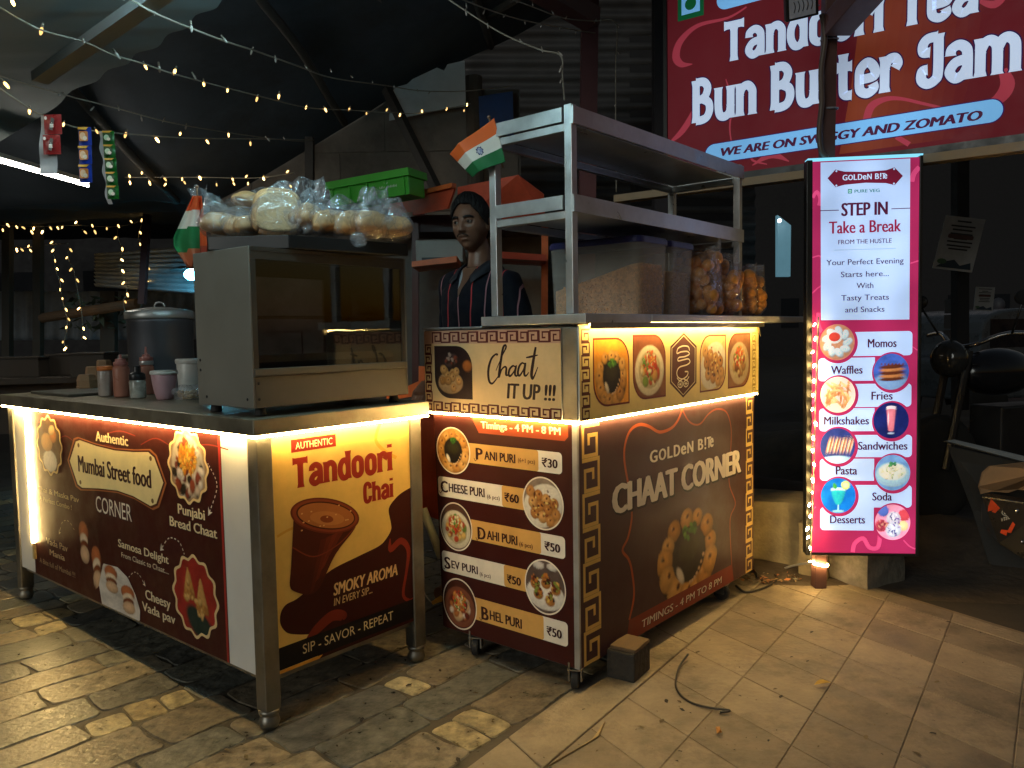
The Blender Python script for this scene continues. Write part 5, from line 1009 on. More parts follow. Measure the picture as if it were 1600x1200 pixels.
# ---------------------------------------------------------------- ground
def S(o): o['kind'] = 'structure'; return o
m = MB(); m.box(-60, 60, -20, 120, -.5, -.022); S(m.build('ground', mat('dark_earth', (.045, .036, .028), rough=.9, var=.5, scale=1.5, bump=.5, bscale=12)))
VD, UD = Vector((.647, .763)), Vector((-.763, .647)); RC = Vector(R_LOC[:2])
q = random.Random(11); m = MB(); b = .035
STONE = mat('printed_stone', (1, 1, 1), rough=.40, var=.85, scale=24, attr=True, bump=.28, bscale=60, rvar=.16, spec=.5, dirt=.7)
while b < 5.2:
    rw = q.choice([.12, .145, .17, .20]); a = -2.2 + q.uniform(0, .3)
    while a < 5.2:
        kind = q.random(); ln = q.uniform(.08, .13) if kind < .28 else q.uniform(.22, .44)
        if kind < .28: base = q.choice([(.46, .37, .20), (.40, .30, .15), (.50, .42, .25)])
        else: base = q.choice([(.19, .18, .14), (.155, .155, .13), (.23, .185, .125), (.135, .13, .112), (.27, .225, .155)])
        g = .0035; x0, x1, y0, y1 = a + g, a + ln - g, b + g, b + rw - g; r = min(.022, rw * .15, ln * .18)
        if kind < .28 and rw > .13: y1 -= q.uniform(0, .03)
        pts = rbox(x0, x1, y0, y1, r, 3); pts = [p for k, p in enumerate(pts)]
        dens = []
        for k in range(len(pts)):
            P0_, P1_ = pts[k], pts[(k + 1) % len(pts)]; L = math.dist(P0_, P1_); nn = max(1, int(L / .05))
            for j in range(nn): dens.append((P0_[0] + (P1_[0] - P0_[0]) * j / nn, P0_[1] + (P1_[1] - P0_[1]) * j / nn))
        s1, s2 = q.uniform(0, 9), q.uniform(0, 9)
        wob = lambda x, y: (x + .006 * math.sin(y * 31 + s1) + .012 * math.sin(x * 2.3 + s2 * .1), y + .006 * math.sin(x * 23 + s2) + .010 * math.sin(x * 3.1))
        D = [wob(*p) for p in dens]; cx = sum(p[0] for p in D) / len(D); cy_ = sum(p[1] for p in D) / len(D)
        ins = [(cx + (x - cx) * (1 - .006 / max(ln, .05)), cy_ + (y - cy_) * (1 - .006 / rw)) for x, y in D]
        W_ = lambda x, y, z: (RC.x + VD.x * x + UD.x * y, RC.y + VD.y * x + UD.y * y, z)
        n = len(D); hz = q.uniform(-.0012, .0012)
        m.add([W_(x, y, -.0062) for x, y in D] + [W_(x, y, -.0025 + hz * .4) for x, y in ins], [(i, (i + 1) % n, n + (i + 1) % n, n + i) for i in range(n)] + [tuple(range(n, 2 * n))], 0, base)
        a += ln
    b += rw
S(m.build('stone_paving', STONE))
m = MB(); m.add([W_(-2.4, -.2, -.0065), W_(5.5, .1, -.0065), W_(5.5, 5.6, -.0065), W_(-2.4, 5.6, -.0065)], [(0, 1, 2, 3)]); S(m.build('paving_joints', mat('joint_mortar', (.085, .07, .048), rough=.7, var=.4, scale=20, bump=.3)))
NP, NQ = Vector((.818, -.575)), Vector((.87, .49)); PD, QD = Vector((.575, .818)), Vector((.49, -.87))
def lat(np_, nq_, z):    # point with given distances along the two joint normals
    d = NP.x * NQ.y - NP.y * NQ.x; return ((np_ * NQ.y - NP.y * nq_) / d, (NP.x * nq_ - np_ * NQ.x) / d, z)
CONC = mat('dusty_concrete_paving', (1, 1, 1), rough=.66, var=.5, scale=6, attr=True, bump=.4, bscale=60, dirt=.9, stretch=(1, 1, 1))
m = MB(); i = -1.08
while i < 2.4:
    k = -.4
    while k < 2.99:
        k1 = min(k + .206, 2.995); c = q.uniform(.20, .31); col = (c, c * .79, c * .54); g = .0010
        a_, b_ = i + g, i + .25 - g; c_, d_ = k + g, k1 - g
        jog = q.uniform(-.0006, .0006)
        m.add([lat(a_, c_, -.003), lat(b_, c_, -.003), lat(b_, d_, -.003), lat(a_, d_, -.003), lat(a_ + .002, c_ + .002, jog * .5), lat(b_ - .002, c_ + .002, jog * .5), lat(b_ - .002, d_ - .002, jog * .5), lat(a_ + .002, d_ - .002, jog * .5)], [(4, 5, 6, 7), (0, 1, 5, 4), (1, 2, 6, 5), (2, 3, 7, 6), (3, 0, 4, 7)], 0, col)
        k = k1
    i += .25
S(m.build('concrete_pavement', CONC))
m = MB(); P_ = [lat(-1.082, -.5, -.003), lat(2.5, -.5, -.003), lat(2.5, 3.02, -.003), lat(-1.082, 3.02, -.003)]; m.prism([p[:2] for p in P_], -.3, -.0024); S(m.build('pavement_base', mat('pavement_joint', (.21, .16, .105), rough=.85, var=.4)))
m = MB()
for k0, k1 in ((-.5, .55), (.553, 1.02), (1.023, 1.9), (1.903, 2.55), (2.553, 3.1)): m.prism([lat(-1.25, k0, 0)[:2], lat(-1.0845, k0, 0)[:2], lat(-1.0845, k1, 0)[:2], lat(-1.25, k1, 0)[:2]], -.2, .001, col=(.30, .24, .16))
o = S(m.build('kerb_strip', CONC, bevel=.004))
# ---------------------------------------------------------------- low walls and rubble
RUB = mat('rough_masonry', (.34, .27, .15), rough=.9, var=.55, scale=6, bump=1.0, bscale=22, dirt=.4)
def rough(name, x0, x1, y0, y1, z1, amp, seed, mt, n=16):
    qq = random.Random(seed); K = [[qq.uniform(-14, 14) for _ in range(3)] for _ in range(8)]; P = [qq.uniform(0, 6) for _ in range(8)]
    bm = bmesh.new(); bmesh.ops.create_cube(bm, size=1); bmesh.ops.subdivide_edges(bm, edges=bm.edges, cuts=n, use_grid_fill=True)
    for v in bm.verts:
        p = Vector((x0 + (v.co.x + .5) * (x1 - x0), y0 + (v.co.y + .5) * (y1 - y0), (v.co.z + .5) * z1))
        d = sum(math.sin(K[i][0] * p.x + K[i][1] * p.y + K[i][2] * p.z + P[i]) for i in range(8)) / 4 + .5 * sum(math.sin(3 * (K[i][0] * p.y + K[i][1] * p.z + K[i][2] * p.x) + P[i]) for i in range(8)) / 4
        c = Vector(((x0 + x1) / 2, (y0 + y1) / 2, z1 / 2)); v.co = p + (p - c).normalized() * d * amp
    me = bpy.data.meshes.new(name); bm.to_mesh(me); bm.free(); me.materials.append(mt); o = bpy.data.objects.new(name, me); link(o); return o
o = rough('masonry_wall', 0, .34, 0, .3, .34, .012, 3, RUB); o.location = (1.085, 3.66, -.02); o.rotation_euler = (0, 0, -.24); tag(o, 'broken low masonry wall lit yellow behind the light string', 'wall')
o = rough('masonry_wall', 0, .12, 0, .22, .26, .02, 5, RUB); o.location = (1.29, 3.50, -.01); o.rotation_euler = (0, 0, -.5); tag(o, 'jagged stump of broken masonry close to the post foot', 'wall')
o = rough('concrete_block', 0, .30, 0, .28, .20, .007, 9, mat('stained_concrete', (.24, .21, .16), rough=.9, var=.6, scale=9, bump=.7, bscale=30, dirt=.6)); o.location = (1.36, 3.58, -.01); o.rotation_euler = (0, 0, -1.0); tag(o, 'stained concrete block under the lit banner', 'block')
q = random.Random(5); m = MB()
for _ in range(260):
    a, r = q.uniform(0, 6.28), math.sqrt(q.random()); c = onz(1205 + 62 * r * math.cos(a), 898 + 16 * r * math.sin(a), .004); s = q.uniform(.006, .02); z = q.uniform(.002, .02)
    T = Matrix.Translation(c + Vector((0, 0, z))) @ Matrix.Rotation(q.uniform(0, 6), 4, 'Z') @ Matrix.Rotation(q.uniform(-.6, .6), 4, 'X'); m.add([T @ Vector(p) for p in ((-s, -s * .4, 0), (s * .2, -s * .5, .002), (s, .1 * s, 0), (0, s * .5, .003))], [(0, 1, 2, 3)], 0, q.choice([(.16, .10, .05), (.28, .2, .1), (.07, .05, .03), (.4, .16, .06), (.2, .2, .16)]))
o = m.build('leaf_litter', mat('dry_litter', (1, 1, 1), rough=.8, attr=True)); o['kind'] = 'stuff'; tag(o, 'dry leaves and scraps swept against the broken wall', 'litter')
wire('wire', [G(1150, 915), G(1165, 925), G(1190, 920), G(1215, 905), G(1180, 900)], .005, 'black wire looping in the litter at the wheel of the chaat cart', 'wire')
q = random.Random(15); m = MB()
for _ in range(240):      # specks of grit, leaf crumbs and scraps trodden over the paving
    c = onz(q.uniform(150, 1560), q.uniform(930, 1195), .0008); s = q.choice([.003, .004, .006, .011]) * q.uniform(.6, 1.3); T = Matrix.Translation(c + Vector((0, 0, .0012))) @ Matrix.Rotation(q.uniform(0, 6), 4, 'Z'); m.add([T @ Vector(p) for p in ((-s, -s * .3, 0), (s * .3, -s * .45, .001), (s, .1 * s, 0), (.1 * s, s * .4, .0015), (-.6 * s, s * .3, 0))], [(0, 1, 2, 3, 4)], 0, q.choice([(.03, .022, .015), (.05, .035, .02), (.10, .07, .035), (.02, .018, .016), (.16, .12, .06)]))
o = m.build('ground_litter', mat('grit', (1, 1, 1), rough=.9, attr=True)); o['kind'] = 'stuff'; tag(o, 'small dark specks and crumbs scattered over the paving', 'litter')
# dark heap beyond the pavement
q = random.Random(8); K = [(q.uniform(1, 9), q.uniform(1, 9), q.uniform(0, 6), q.uniform(.3, 1)) for _ in range(16)]
DIRT = mat('dark_rubble', (.075, .055, .038), rough=.92, var=.6, scale=5, bump=.8, bscale=25)
m = MB(); m.grid(lambda u, v: (1.1 + 5 * u, 3.35 + 5 * v - .9 * u, -.02 + .30 * max(0, min(1, v * 2.2)) + sum(c * .028 * math.sin(a * u * 3 + b * v * 3 + p) for a, b, p, c in K) * min(1, v * 5)), 70, 60); S(m.build('rubble_ground', DIRT, smooth=True))
m = MB()
for _ in range(46):
    u, v = q.random(), q.uniform(.05, .8); x, y = 1.1 + 5 * u, 3.4 + 5 * v - .9 * u; s = q.uniform(.03, .12)
    m.ball((x, y, .06 + .22 * min(1, v * 2.2)), s, s * q.uniform(.5, 1), s * q.uniform(.4, .8), 8, wob=.25, rng=q)
o = m.build('rubble_stones', DIRT); o['kind'] = 'stuff'; tag(o, 'dark broken stones heaped beyond the pavement', 'rubble')
# ---------------------------------------------------------------- back walls, roof, kiosk
WALL = mat('grimy_plaster', (.21, .175, .145), rough=.9, var=.45, scale=3, bump=.5, bscale=14, dirt=.6)
def wallbox(name, a, b, z0, z1, th, mt, label, cat='wall'):
    t0_, t1_ = Vector((*a, 0)), Vector((*b, 0)); d = (t1_ - t0_); nrm = Vector((-d.y, d.x, 0)).normalized() * th
    m = MB(); m.slab(t0_ + Vector((0, 0, z0)), t1_ + Vector((0, 0, z0)), t1_ + Vector((0, 0, z1)), t0_ + Vector((0, 0, z1)), -th); return tag(m.build(name, mt), label, cat)
m = MB(); wx0, wx1, wy = -1.98, .08, 5.25; r = random.Random(4)
for j in range(7):
    z0 = j * .39; k = -.3 * (j % 2)
    while k < 2.06:
        m.box(wx0 + max(k, 0), wx0 + min(k + .58, 2.06), wy + r.uniform(0, .012), wy + .2, z0, z0 + .382); k += .588
m.box(wx0, wx1, wy + .016, wy + .19, 0, 2.73); tag(m.build('block_wall', WALL), 'grimy concrete block wall behind the red kiosk', 'wall')
PL = lambda pts, d, th, name, mt, label, cat: tag(MB().plate([at(x, y, d) if not hasattr(d, '__len__') else at(x, y, d[i]) for i, (x, y) in enumerate(pts)], th).build(name, mt), label, cat)
PL([(606, 137), (615, 141), (618, 137), (636, 132), (645, 124), (683, 106), (694, 111), (699, 101), (726, 95), (728, 166), (660, 178), (608, 189), (609, 176), (618, 176), (609, 158)], 5.08, -.006, 'torn_sheet', mat('dirty_white_sheet', (.52, .55, .56), rough=.6, var=.25, scale=3, dirt=.35), 'torn white board fixed high on the block wall', 'board')
PL([(748, 152), (801, 144), (803, 212), (750, 212)], 5.12, -.02, 'blue_board', mat('blue_paint', (.03, .07, .22), rough=.6, var=.3), 'small blue board right of the torn sheet', 'board')
m = MB(); m.bar(at(604, 140, 5.0), at(684, 300, 4.7), .05, .05); tag(m.build('bamboo_pole', mat('dark_bamboo', (.035, .03, .026), rough=.7)), 'dark pole leaning across the block wall', 'pole')
m = MB(); m.bar(at(484, 215, 5.0), at(484, 330, 5.0), .05, .05); tag(m.build('wooden_post', mat('dark_wood', (.04, .033, .028), rough=.7)), 'short dark post against the wall behind the bread', 'post')
m = MB(); m.tube([at(740, 120, 5.15), at(744, 300, 5.15)], .055, 12); tag(m.build('wall_pipe', mat('rusty_pipe', (.09, .07, .055), rough=.8, var=.4)), 'rough vertical pipe at the corner of the block wall', 'pipe')
m = MB(); m.bar(at(914, 560, 4.7), at(922, -30, 4.7), .095, .095); tag(m.build('steel_column', mat('oxide_paint', (.14, .05, .055), rough=.55, var=.3)), 'reddish brown steel column behind the rack', 'column')
m = MB(); m.bar(at(925, 30, 4.6), at(840, -20, 4.3), .12, .10); tag(m.build('roof_brace', mat('oxide_brace', (.12, .05, .05), rough=.55, var=.3)), 'reddish brace rising from the column head to the roof', 'beam')
m = MB(); m.bar(at(963, 620, 4.9), at(1043, -60, 4.5) * 0 + at(1030, -60, 4.5), .06, .06) if False else m.bar(at(1034, 560, 4.7), at(1034, -60, 4.7), .10, .10); tag(m.build('sign_pillar', mat('dark_pillar', (.03, .025, .03), rough=.6)), 'dark pillar at the left edge of the shop sign', 'pillar')
def corr(name, c00, c10, c11, c01, n, amp, mt, label, cat, along=0):
    A = [Vector(p) for p in (c00, c10, c11, c01)]; nr = (A[1] - A[0]).cross(A[3] - A[0]).normalized(); m = MB()
    nu, nv = (n * 6, 10) if along == 0 else (10, n * 6)
    m.grid(lambda u, v: (A[0] * (1 - u) + A[1] * u) * (1 - v) + (A[3] * (1 - u) + A[2] * u) * v + nr * amp * math.sin((u if along == 0 else v) * n * 2 * math.pi), nu, nv)
    o = m.build(name, mt, smooth=True); so = o.modifiers.new('thickness', 'SOLIDIFY'); so.thickness = .002
    return tag(o, label, cat)
TIN = mat('old_tin', (.20, .20, .20), rough=.55, metal=.4, var=.4, scale=3, dirt=.5)
TIN_D = mat('dark_tin', (.07, .066, .066), rough=.6, metal=.3, var=.4, scale=3, dirt=.4)  # darker base tone than the plain tin
corr('tin_wall', at(690, 560, 6.2), at(1180, 560, 6.2), at(1180, -40, 6.2), at(690, -40, 6.2), 26, .018, TIN_D, 'dark corrugated tin wall behind the rack', 'tin wall', 1)
# dark backdrop buildings added to block the glowing sky at the horizon
for (xa, ya), (xb, yb), z1, lab in (((-16, 15), (-1.2, 14), 4.5, 'added backdrop building hiding the sky far behind the tin fence'), ((1.5, 34), (34, 30), 9, 'added backdrop building hiding the sky at the far right')):
    m = MB(); d = Vector((xb - xa, yb - ya, 0)); nn_ = Vector((-d.y, d.x, 0)).normalized() * 4; k = int(d.length / 1.6)
    t = thing('building', (xa, ya, 0), 0, lab, 'building')
    m.slab((0, 0, -.1), d + Vector((0, 0, -.1)), d + Vector((0, 0, z1)), (0, 0, z1), -4); m.build('wall', DARKW if 'DARKW' in globals() else mat('dark_building_wall', (.02, .018, .02), rough=.85, var=.4), t)
    for i in range(1, k): 
        m = MB(); c = d * (i / k); u_ = d.normalized(); m.slab(c + Vector((0, 0, 1.2)) - nn_ * .012, c + u_ * .7 + Vector((0, 0, 1.2)) - nn_ * .012, c + u_ * .7 + Vector((0, 0, 2.4)) - nn_ * .012, c + Vector((0, 0, 2.4)) - nn_ * .012, -.04); m.build('window', mat('dark_window', (.012, .013, .016), rough=.85, spec=.1), t)
# roof
TARP = mat('dark_tarp_roof', (.060, .074, .092), rough=.8, var=.6, scale=2.2, bump=.5, bscale=9, dirt=.6)
q = random.Random(21); WV = [(q.uniform(-5, 5), q.uniform(-5, 5), q.uniform(0, 6), q.uniform(.2, 1)) for _ in range(14)]
def drop(x): return 1.12 if x < -2 else 1.12 - 1.59 * (x + 2) / 3.1
def tarpz(x, y):
    t = (y - 2.3) / 2.94; z = 3.15 - drop(x) * t if t < 1 else 3.15 - drop(x) + .10 * (y - 5.24)
    return z + sum(c * .011 * math.sin(a * x + b * y + p) for a, b, p, c in WV) * min(1, t * 3 + .2) + .012 * abs(math.sin(x * 3.3 + y * .6))
m = MB(); m.grid(lambda u, v: (-8 + 9.1 * u, 2.3 + 2.95 * v, tarpz(-8 + 9.1 * u, 2.3 + 2.95 * v)), 160, 50); S(m.build('roof', TARP, smooth=True))
m = MB(); m.grid(lambda u, v: (-9 + 7.0 * u, 5.25 + 8 * v, tarpz(min(-9 + 7.0 * u, -2.0), 5.25 + 8 * v)), 60, 50); S(m.build('roof', TARP, smooth=True))
for k, (x0, lab) in enumerate(((-2.4, 'dark purlin under the tarp beside the canopy edge'), (-1.3, 'dark purlin under the middle of the tarp'), (-.35, 'dark purlin under the tarp above the torn sheet'))):
    m = MB(); m.tube([(x0 + .25 * v, 2.35 + 2.8 * v, tarpz(x0 + .25 * v, 2.35 + 2.8 * v) - .035) for v in np.linspace(0, 1, 12)], .024, 8); tag(m.build('purlin', mat('old_purlin', (.075, .07, .065), rough=.7, var=.5), smooth=True), lab, 'purlin')
q = random.Random(2)
for (xa, ya), (xb, yb), d0, d1, w_, lab in (((585, -10), (606, 40), 4.2, 4.6, .06, 'short dark rafter hanging from the middle of the roof'), ((840, -20), (735, 40), 4.2, 5.0, .03, 'thin pale batten under the roof by the red string'), ((630, 62), (700, 33), 5, 5.3, .02, 'thin stick lying under the roof')):
    m = MB(); m.bar(at(xa, ya, d0), at(xb, yb, d1), w_, w_); tag(m.build('rafter', mat('grey_rafter', (.10, .09, .08), rough=.7, var=.4)), lab, 'rafter')
# scalloped canopy sheet and its beam (upper left)
z_ = 2.2; E_ = [onz(x, y, z_) for x, y in ((372, -40), (345, 0), (335, 12), (305, 22), (292, 42), (262, 52), (246, 72), (212, 82), (200, 98), (168, 108), (150, 126), (112, 140), (88, 165), (40, 195), (-20, 232))]
sm = cr([tuple(p) for p in E_], 4); m = MB(); inner = [onz(-420, -260, z_ + .1)] 
outer = [Vector(p) for p in sm]; back = [p + Vector((-2.6, -1.0, -.42)) for p in outer]; n = len(outer)
m.add([tuple(p) for p in outer] + [tuple(p) for p in back], [(i, i + 1, n + i + 1, n + i) for i in range(n - 1)]); o = m.build('canopy_sheet', mat('canopy_cloth', (.18, .21, .21), rough=.85, var=.25, scale=2, bump=.2, bscale=8)); tag(o, 'pale canopy sheet with scalloped edge, upper left', 'canopy'); so = o.modifiers.new('thickness', 'SOLIDIFY'); so.thickness = .004
m = MB(); m.bar(onz(330, -64, 2.06), onz(62, 122, 1.98), .05, .03); tag(m.build('canopy_beam', mat('pale_beam', (.20, .22, .22), rough=.6, var=.2)), 'long pale beam under the scalloped canopy', 'beam')
# red kiosk behind the vendor
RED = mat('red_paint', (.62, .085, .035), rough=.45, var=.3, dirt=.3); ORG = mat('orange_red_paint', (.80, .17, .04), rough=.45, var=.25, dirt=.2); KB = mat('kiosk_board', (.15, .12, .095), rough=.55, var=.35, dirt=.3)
kv = at(700, 560, 3.9); ks = thing('kiosk', (kv.x, kv.y, 0), 0, 'red painted metal kiosk with shelves behind the vendor', 'kiosk'); ko = Vector((kv.x, kv.y, 0))
K_ = lambda name, pts, ds, th, mt: MB().plate([at(x, y, d) - ko for (x, y), d in zip(pts, ds if hasattr(ds, '__len__') else [ds] * len(pts))], th).build(name, mt, ks)
K_('canopy_lip', [(612, 311), (713, 287), (713, 294), (612, 319)], [4.1, 3.75, 3.75, 4.1], -.03, ORG)
K_('canopy_fascia', [(612, 319), (713, 294), (702, 326), (604, 346)], [4.1, 3.75, 3.8, 4.15], -.012, RED)
K_('canopy_hood', [(716, 292), (810, 273), (850, 303), (852, 342), (716, 350)], [3.9, 3.72, 3.78, 3.8, 3.9], -.01, RED)
K_('canopy_shade_board', [(604, 347), (850, 345), (850, 370), (604, 372)], 4.35, -.25, mat('kiosk_shade_dark', (.05, .015, .012), rough=.6))  # near-black colour paints in the shade under the canopy
K_('back_board', [(604, 348), (856, 345), (856, 660), (604, 660)], 4.45, -.02, KB)
K_('side_post', [(846, 352), (856, 352), (855, 560), (845, 560)], 4.0, -.04, ORG)
K_('shelf_edge', [(655, 417), (720, 409), (720, 418), (655, 425)], 4.0, -.3, ORG)
K_('shelf_edge', [(778, 402), (850, 407), (850, 416), (778, 412)], 4.1, -.3, RED)
K_('side_post', [(645, 350), (655, 350), (655, 640), (645, 640)], 4.1, -.03, mat('kiosk_post_dark', (.12, .03, .02), rough=.5))
K_('bracket_plate', [(628, 334), (665, 327), (665, 336), (628, 340)], 3.98, -.004, STEEL)
K_('counter_lip', [(610, 618), (668, 592), (668, 616), (610, 626)], [3.6, 3.3, 3.3, 3.6], -.02, ORG)
K_('front_panel', [(655, 572), (682, 572), (682, 640), (655, 640)], 3.32, -.02, ORG)
K_('front_panel', [(655, 640), (700, 648), (700, 815), (655, 800)], 3.4, -.02, RED)
m = MB(); A = at(650, 412, 4.02); m.box(0, .24, 0, .2, .004, .12, T=Matrix.Translation(A)); t = thing('microwave_oven', tuple(A), 0, 'white box shaped appliance on the kiosk shelf beside the vendor', 'appliance'); o = m.build('casing', mat('white_enamel', (.36, .35, .31), rough=.5, var=.15), t, bevel=.006, T=Matrix.Translation(-A))
m = MB(); m.box(.03, .2, -.004, -.001, .012, .03); m.build('dark_tray', BLACK, t)
m = MB(); m.plate([at(752, 375, 4.3), at(762, 375, 4.3), at(764, 396, 4.3), at(752, 400, 4.3)], -.03); tag(m.build('snack_packet', mat('yellow_packet', (.7, .42, .04), rough=.4)), 'yellow packet seen behind the vendor neck', 'packet')
# green crate on the kiosk canopy
ca, cb_, cc = at(508, 285, 3.85), at(638, 261, 3.64), None
X = (cb_ - ca); CWd = X.length; X.normalize(); Z2 = Vector((0, 0, 1)); Y2 = Z2.cross(X).normalized(); Z2 = X.cross(Y2)
cr_t = thing('plastic_crate', ca, 0, 'bright green plastic crate above the bread', 'crate'); Mc = Matrix((X, Y2, Z2)).transposed().to_4x4(); Mc.translation = ca; cr_t.matrix_world = Mc
GRN = mat('green_crate_plastic', (.06, .42, .03), rough=.4, var=.12); CH = .118
m = MB(); m.box(.012, CWd - .012, .012, .018, -CH, -.036); m.box(.012, CWd - .012, .14, .146, -CH, -.036); m.box(.012, .018, .0185, .1395, -CH, -.036); m.box(CWd - .018, CWd - .012, .0185, .1395, -CH, -.036); m.box(.0185, CWd - .0185, .0185, .1395, -CH, -CH + .006); m.build('crate_body', GRN, cr_t, bevel=.001)
m = MB(); m.box(0, CWd, -.002, .0165, -.0355, .0); m.box(0, CWd, .142, .16, -.0355, 0); m.box(0, .0165, .017, .1415, -.0355, 0); m.box(CWd - .0165, CWd, .017, .1415, -.0355, 0); m.build('crate_rim', GRN, cr_t, bevel=.0015)
m = MB()
for k in range(5): x = .03 + k * (CWd - .066) / 4; m.box(x, x + .006, .004, .0118, -CH, -.036)
m.build('rib', GRN, cr_t)
pm = Print(CWd, .082, lambda s, z, n: (s, .0118 - n, -CH + z), cr_t, VINYL); pm.sub('crate_mark').poly([(690, 130), (715, 210), (740, 130), (728, 250), (702, 250)], '#d8ded0')
x = 640
for k in range(6): pm.stroke([(x, 330), (x + 5, 450), (x + 22, 380), (x + 20, 480)], .0022, '#d8ded0', 4).stroke([(x + 26, 330), (x + 28, 480)], .002, '#d8ded0'); x += 34
pm.finish()
# ---------------------------------------------------------------- far left
corr('tin_roof', at(150, 396, 7.6), at(345, 382, 7.0), at(345, 462, 6.6), at(150, 448, 7.2), 9, .03, mat('blue_grey_tin', (.34, .38, .42), rough=.45, metal=.3, var=.3, dirt=.3), 'corrugated tin roof lit cyan by a lamp', 'tin roof', 1)
corr('tin_fence', at(-60, 532, 8.6), at(345, 530, 8.2), at(345, 455, 8.2), at(-60, 455, 8.6), 20, .02, mat('pale_tin_fence', (.26, .31, .37), rough=.6, var=.35, dirt=.4), 'pale corrugated sheet fence at the far left', 'fence')
m = MB(); m.tube([at(66, 497, 7.4), at(215, 474, 7.0)], .045, 10); tag(m.build('timber_rail', mat('brown_timber', (.16, .10, .06), rough=.8, var=.4)), 'brown log rail sloping up behind the steel pot', 'rail')
for x, d, lab in ((12, 7.4, 'leftmost dark post before the fence'), (60, 7.4, 'dark post second from the left edge'), (165, 7.6, 'dark double post in front of the fence'), (176, 7.6, 'dark post beside the double post, left of the pot')): m = MB(); m.bar(at(x, 560, d), at(x, 330 if x < 100 else 455, d), .07, .07); tag(m.build('timber_post', mat('dark_timber', (.05, .04, .03), rough=.8)), lab, 'post', 'dark posts by the far fence')
m = MB(); m.bar(at(222, 475, 6.9), at(230, 335, 6.9), .055, .055); tag(m.build('red_pole', mat('dark_red_pole', (.09, .02, .018), rough=.6)), 'dark red pole above the steel pot', 'pole')
q = random.Random(9); m = MB()
for _ in range(90):
    c = at(q.uniform(100, 205), q.uniform(462, 515), q.uniform(7.2, 7.9)); T = Matrix.Translation(c) @ Matrix.Rotation(q.uniform(0, 6), 4, 'X') @ Matrix.Rotation(q.uniform(0, 6), 4, 'Z'); s = q.uniform(.03, .09); m.add([T @ Vector(p) for p in ((-s, 0, 0), (0, -s * .3, 0), (s, 0, 0), (0, s * .3, 0))], [(0, 1, 2, 3)])
o = m.build('hanging_plants', mat('dark_leaves', (.05, .08, .06), rough=.6, var=.4)); o['kind'] = 'stuff'; tag(o, 'dark leaves hanging in front of the far fence', 'plants')
TABLE = mat('dull_brown_table', (.05, .036, .026), rough=.7, var=.4)
t = thing('side_table', tuple(onz(60, 640, .0)), .25, 'dim brown table with clutter behind the left counter end', 'table')
tc_ = onz(60, 640, 0); A = at(60, 588, 4.4); hh = A.z
for nm, bx in (('table_top', (-.9, .9, -.25, .35, hh - .03, hh)), ('leg', (-.85, -.79, -.2, -.14, 0, hh - .031)), ('leg', (.79, .85, -.2, -.14, 0, hh - .031)), ('leg', (-.85, -.79, .24, .3, 0, hh - .031)), ('leg', (.79, .85, .24, .3, 0, hh - .031)), ('side_board', (-.79, .79, -.16, -.14, hh - .3, hh - .031))): m = MB(); m.box(*bx); m.build(nm, TABLE, t)
t.location = (A.x, A.y, 0)
for k, (x, y, d, w_, h, lab) in enumerate(((30, 590, 4.4, .16, .10, 'dark carton at the left frame edge'), (112, 588, 4.5, .10, .11, 'dim square tin on the side table'), (150, 600, 4.2, .09, .12, 'low dim box behind the paper cartons'))):
    m = MB(); c = at(x, y, d); m.box(-w_, w_, -.08, .08, 0, h); m.box(-w_ - .004, w_ + .004, -.084, .084, h, h + .012); o = m.build('storage_box', TABLE, bevel=.004); o.location = (c.x, c.y, hh + .001); tag(o, lab, 'box', 'dim boxes on the side table')
m = MB(); c = at(176, 552, 4.4); m.lathe([(.10, 0), (.16, .02), (.175, .05), (.17, .05), (.15, .022), (.002, .01)], 28); o = m.build('metal_pan', STEEL_DULL, smooth=True); o.location = (c.x, c.y, hh + .06); tag(o, 'shallow metal pan left of the big pot', 'pan')
# ---------------------------------------------------------------- right: dark house front, posters, bike, bin
DARKW = mat('dark_shop_wall', (.018, .016, .018), rough=.8, var=.4)
m = MB(); m.box(.95, 1.75, 6.2, 6.3, -.1, 3.4); tag(m.build('dark_wall', DARKW), 'unlit wall behind the sign between rack and banner', 'wall')
m = MB(); A, B_ = at(1214, 430, 6.1), at(1235, 335, 6.1); m.plate([at(1215, 432, 6.1), at(1235, 432, 6.1), at(1236, 352, 6.1), at(1215, 336, 6.1)], -.05); tag(m.build('door_jamb', mat('glowing_blue_jamb', (.4, .55, .62), rough=.5, var=.15, emit=(.10, .26, .34), estr=.55)), 'pale blue doorway strip with lamplight added as glow, left of the banner', 'doorway')  # lamplight on the jamb is put in as a glow of its material
m = MB(); m.ball(at(1218, 345, 6.0), .014); tag(m.build('bulb_lamp', lamp_mat('small_white_lamp', (.8, .95, 1), 14), smooth=True), 'tiny white bulb at the top of the blue doorway', 'lamp')
PAPER = mat('dim_poster_paper', (.42, .43, .43), rough=.6, var=.3, dirt=.2)
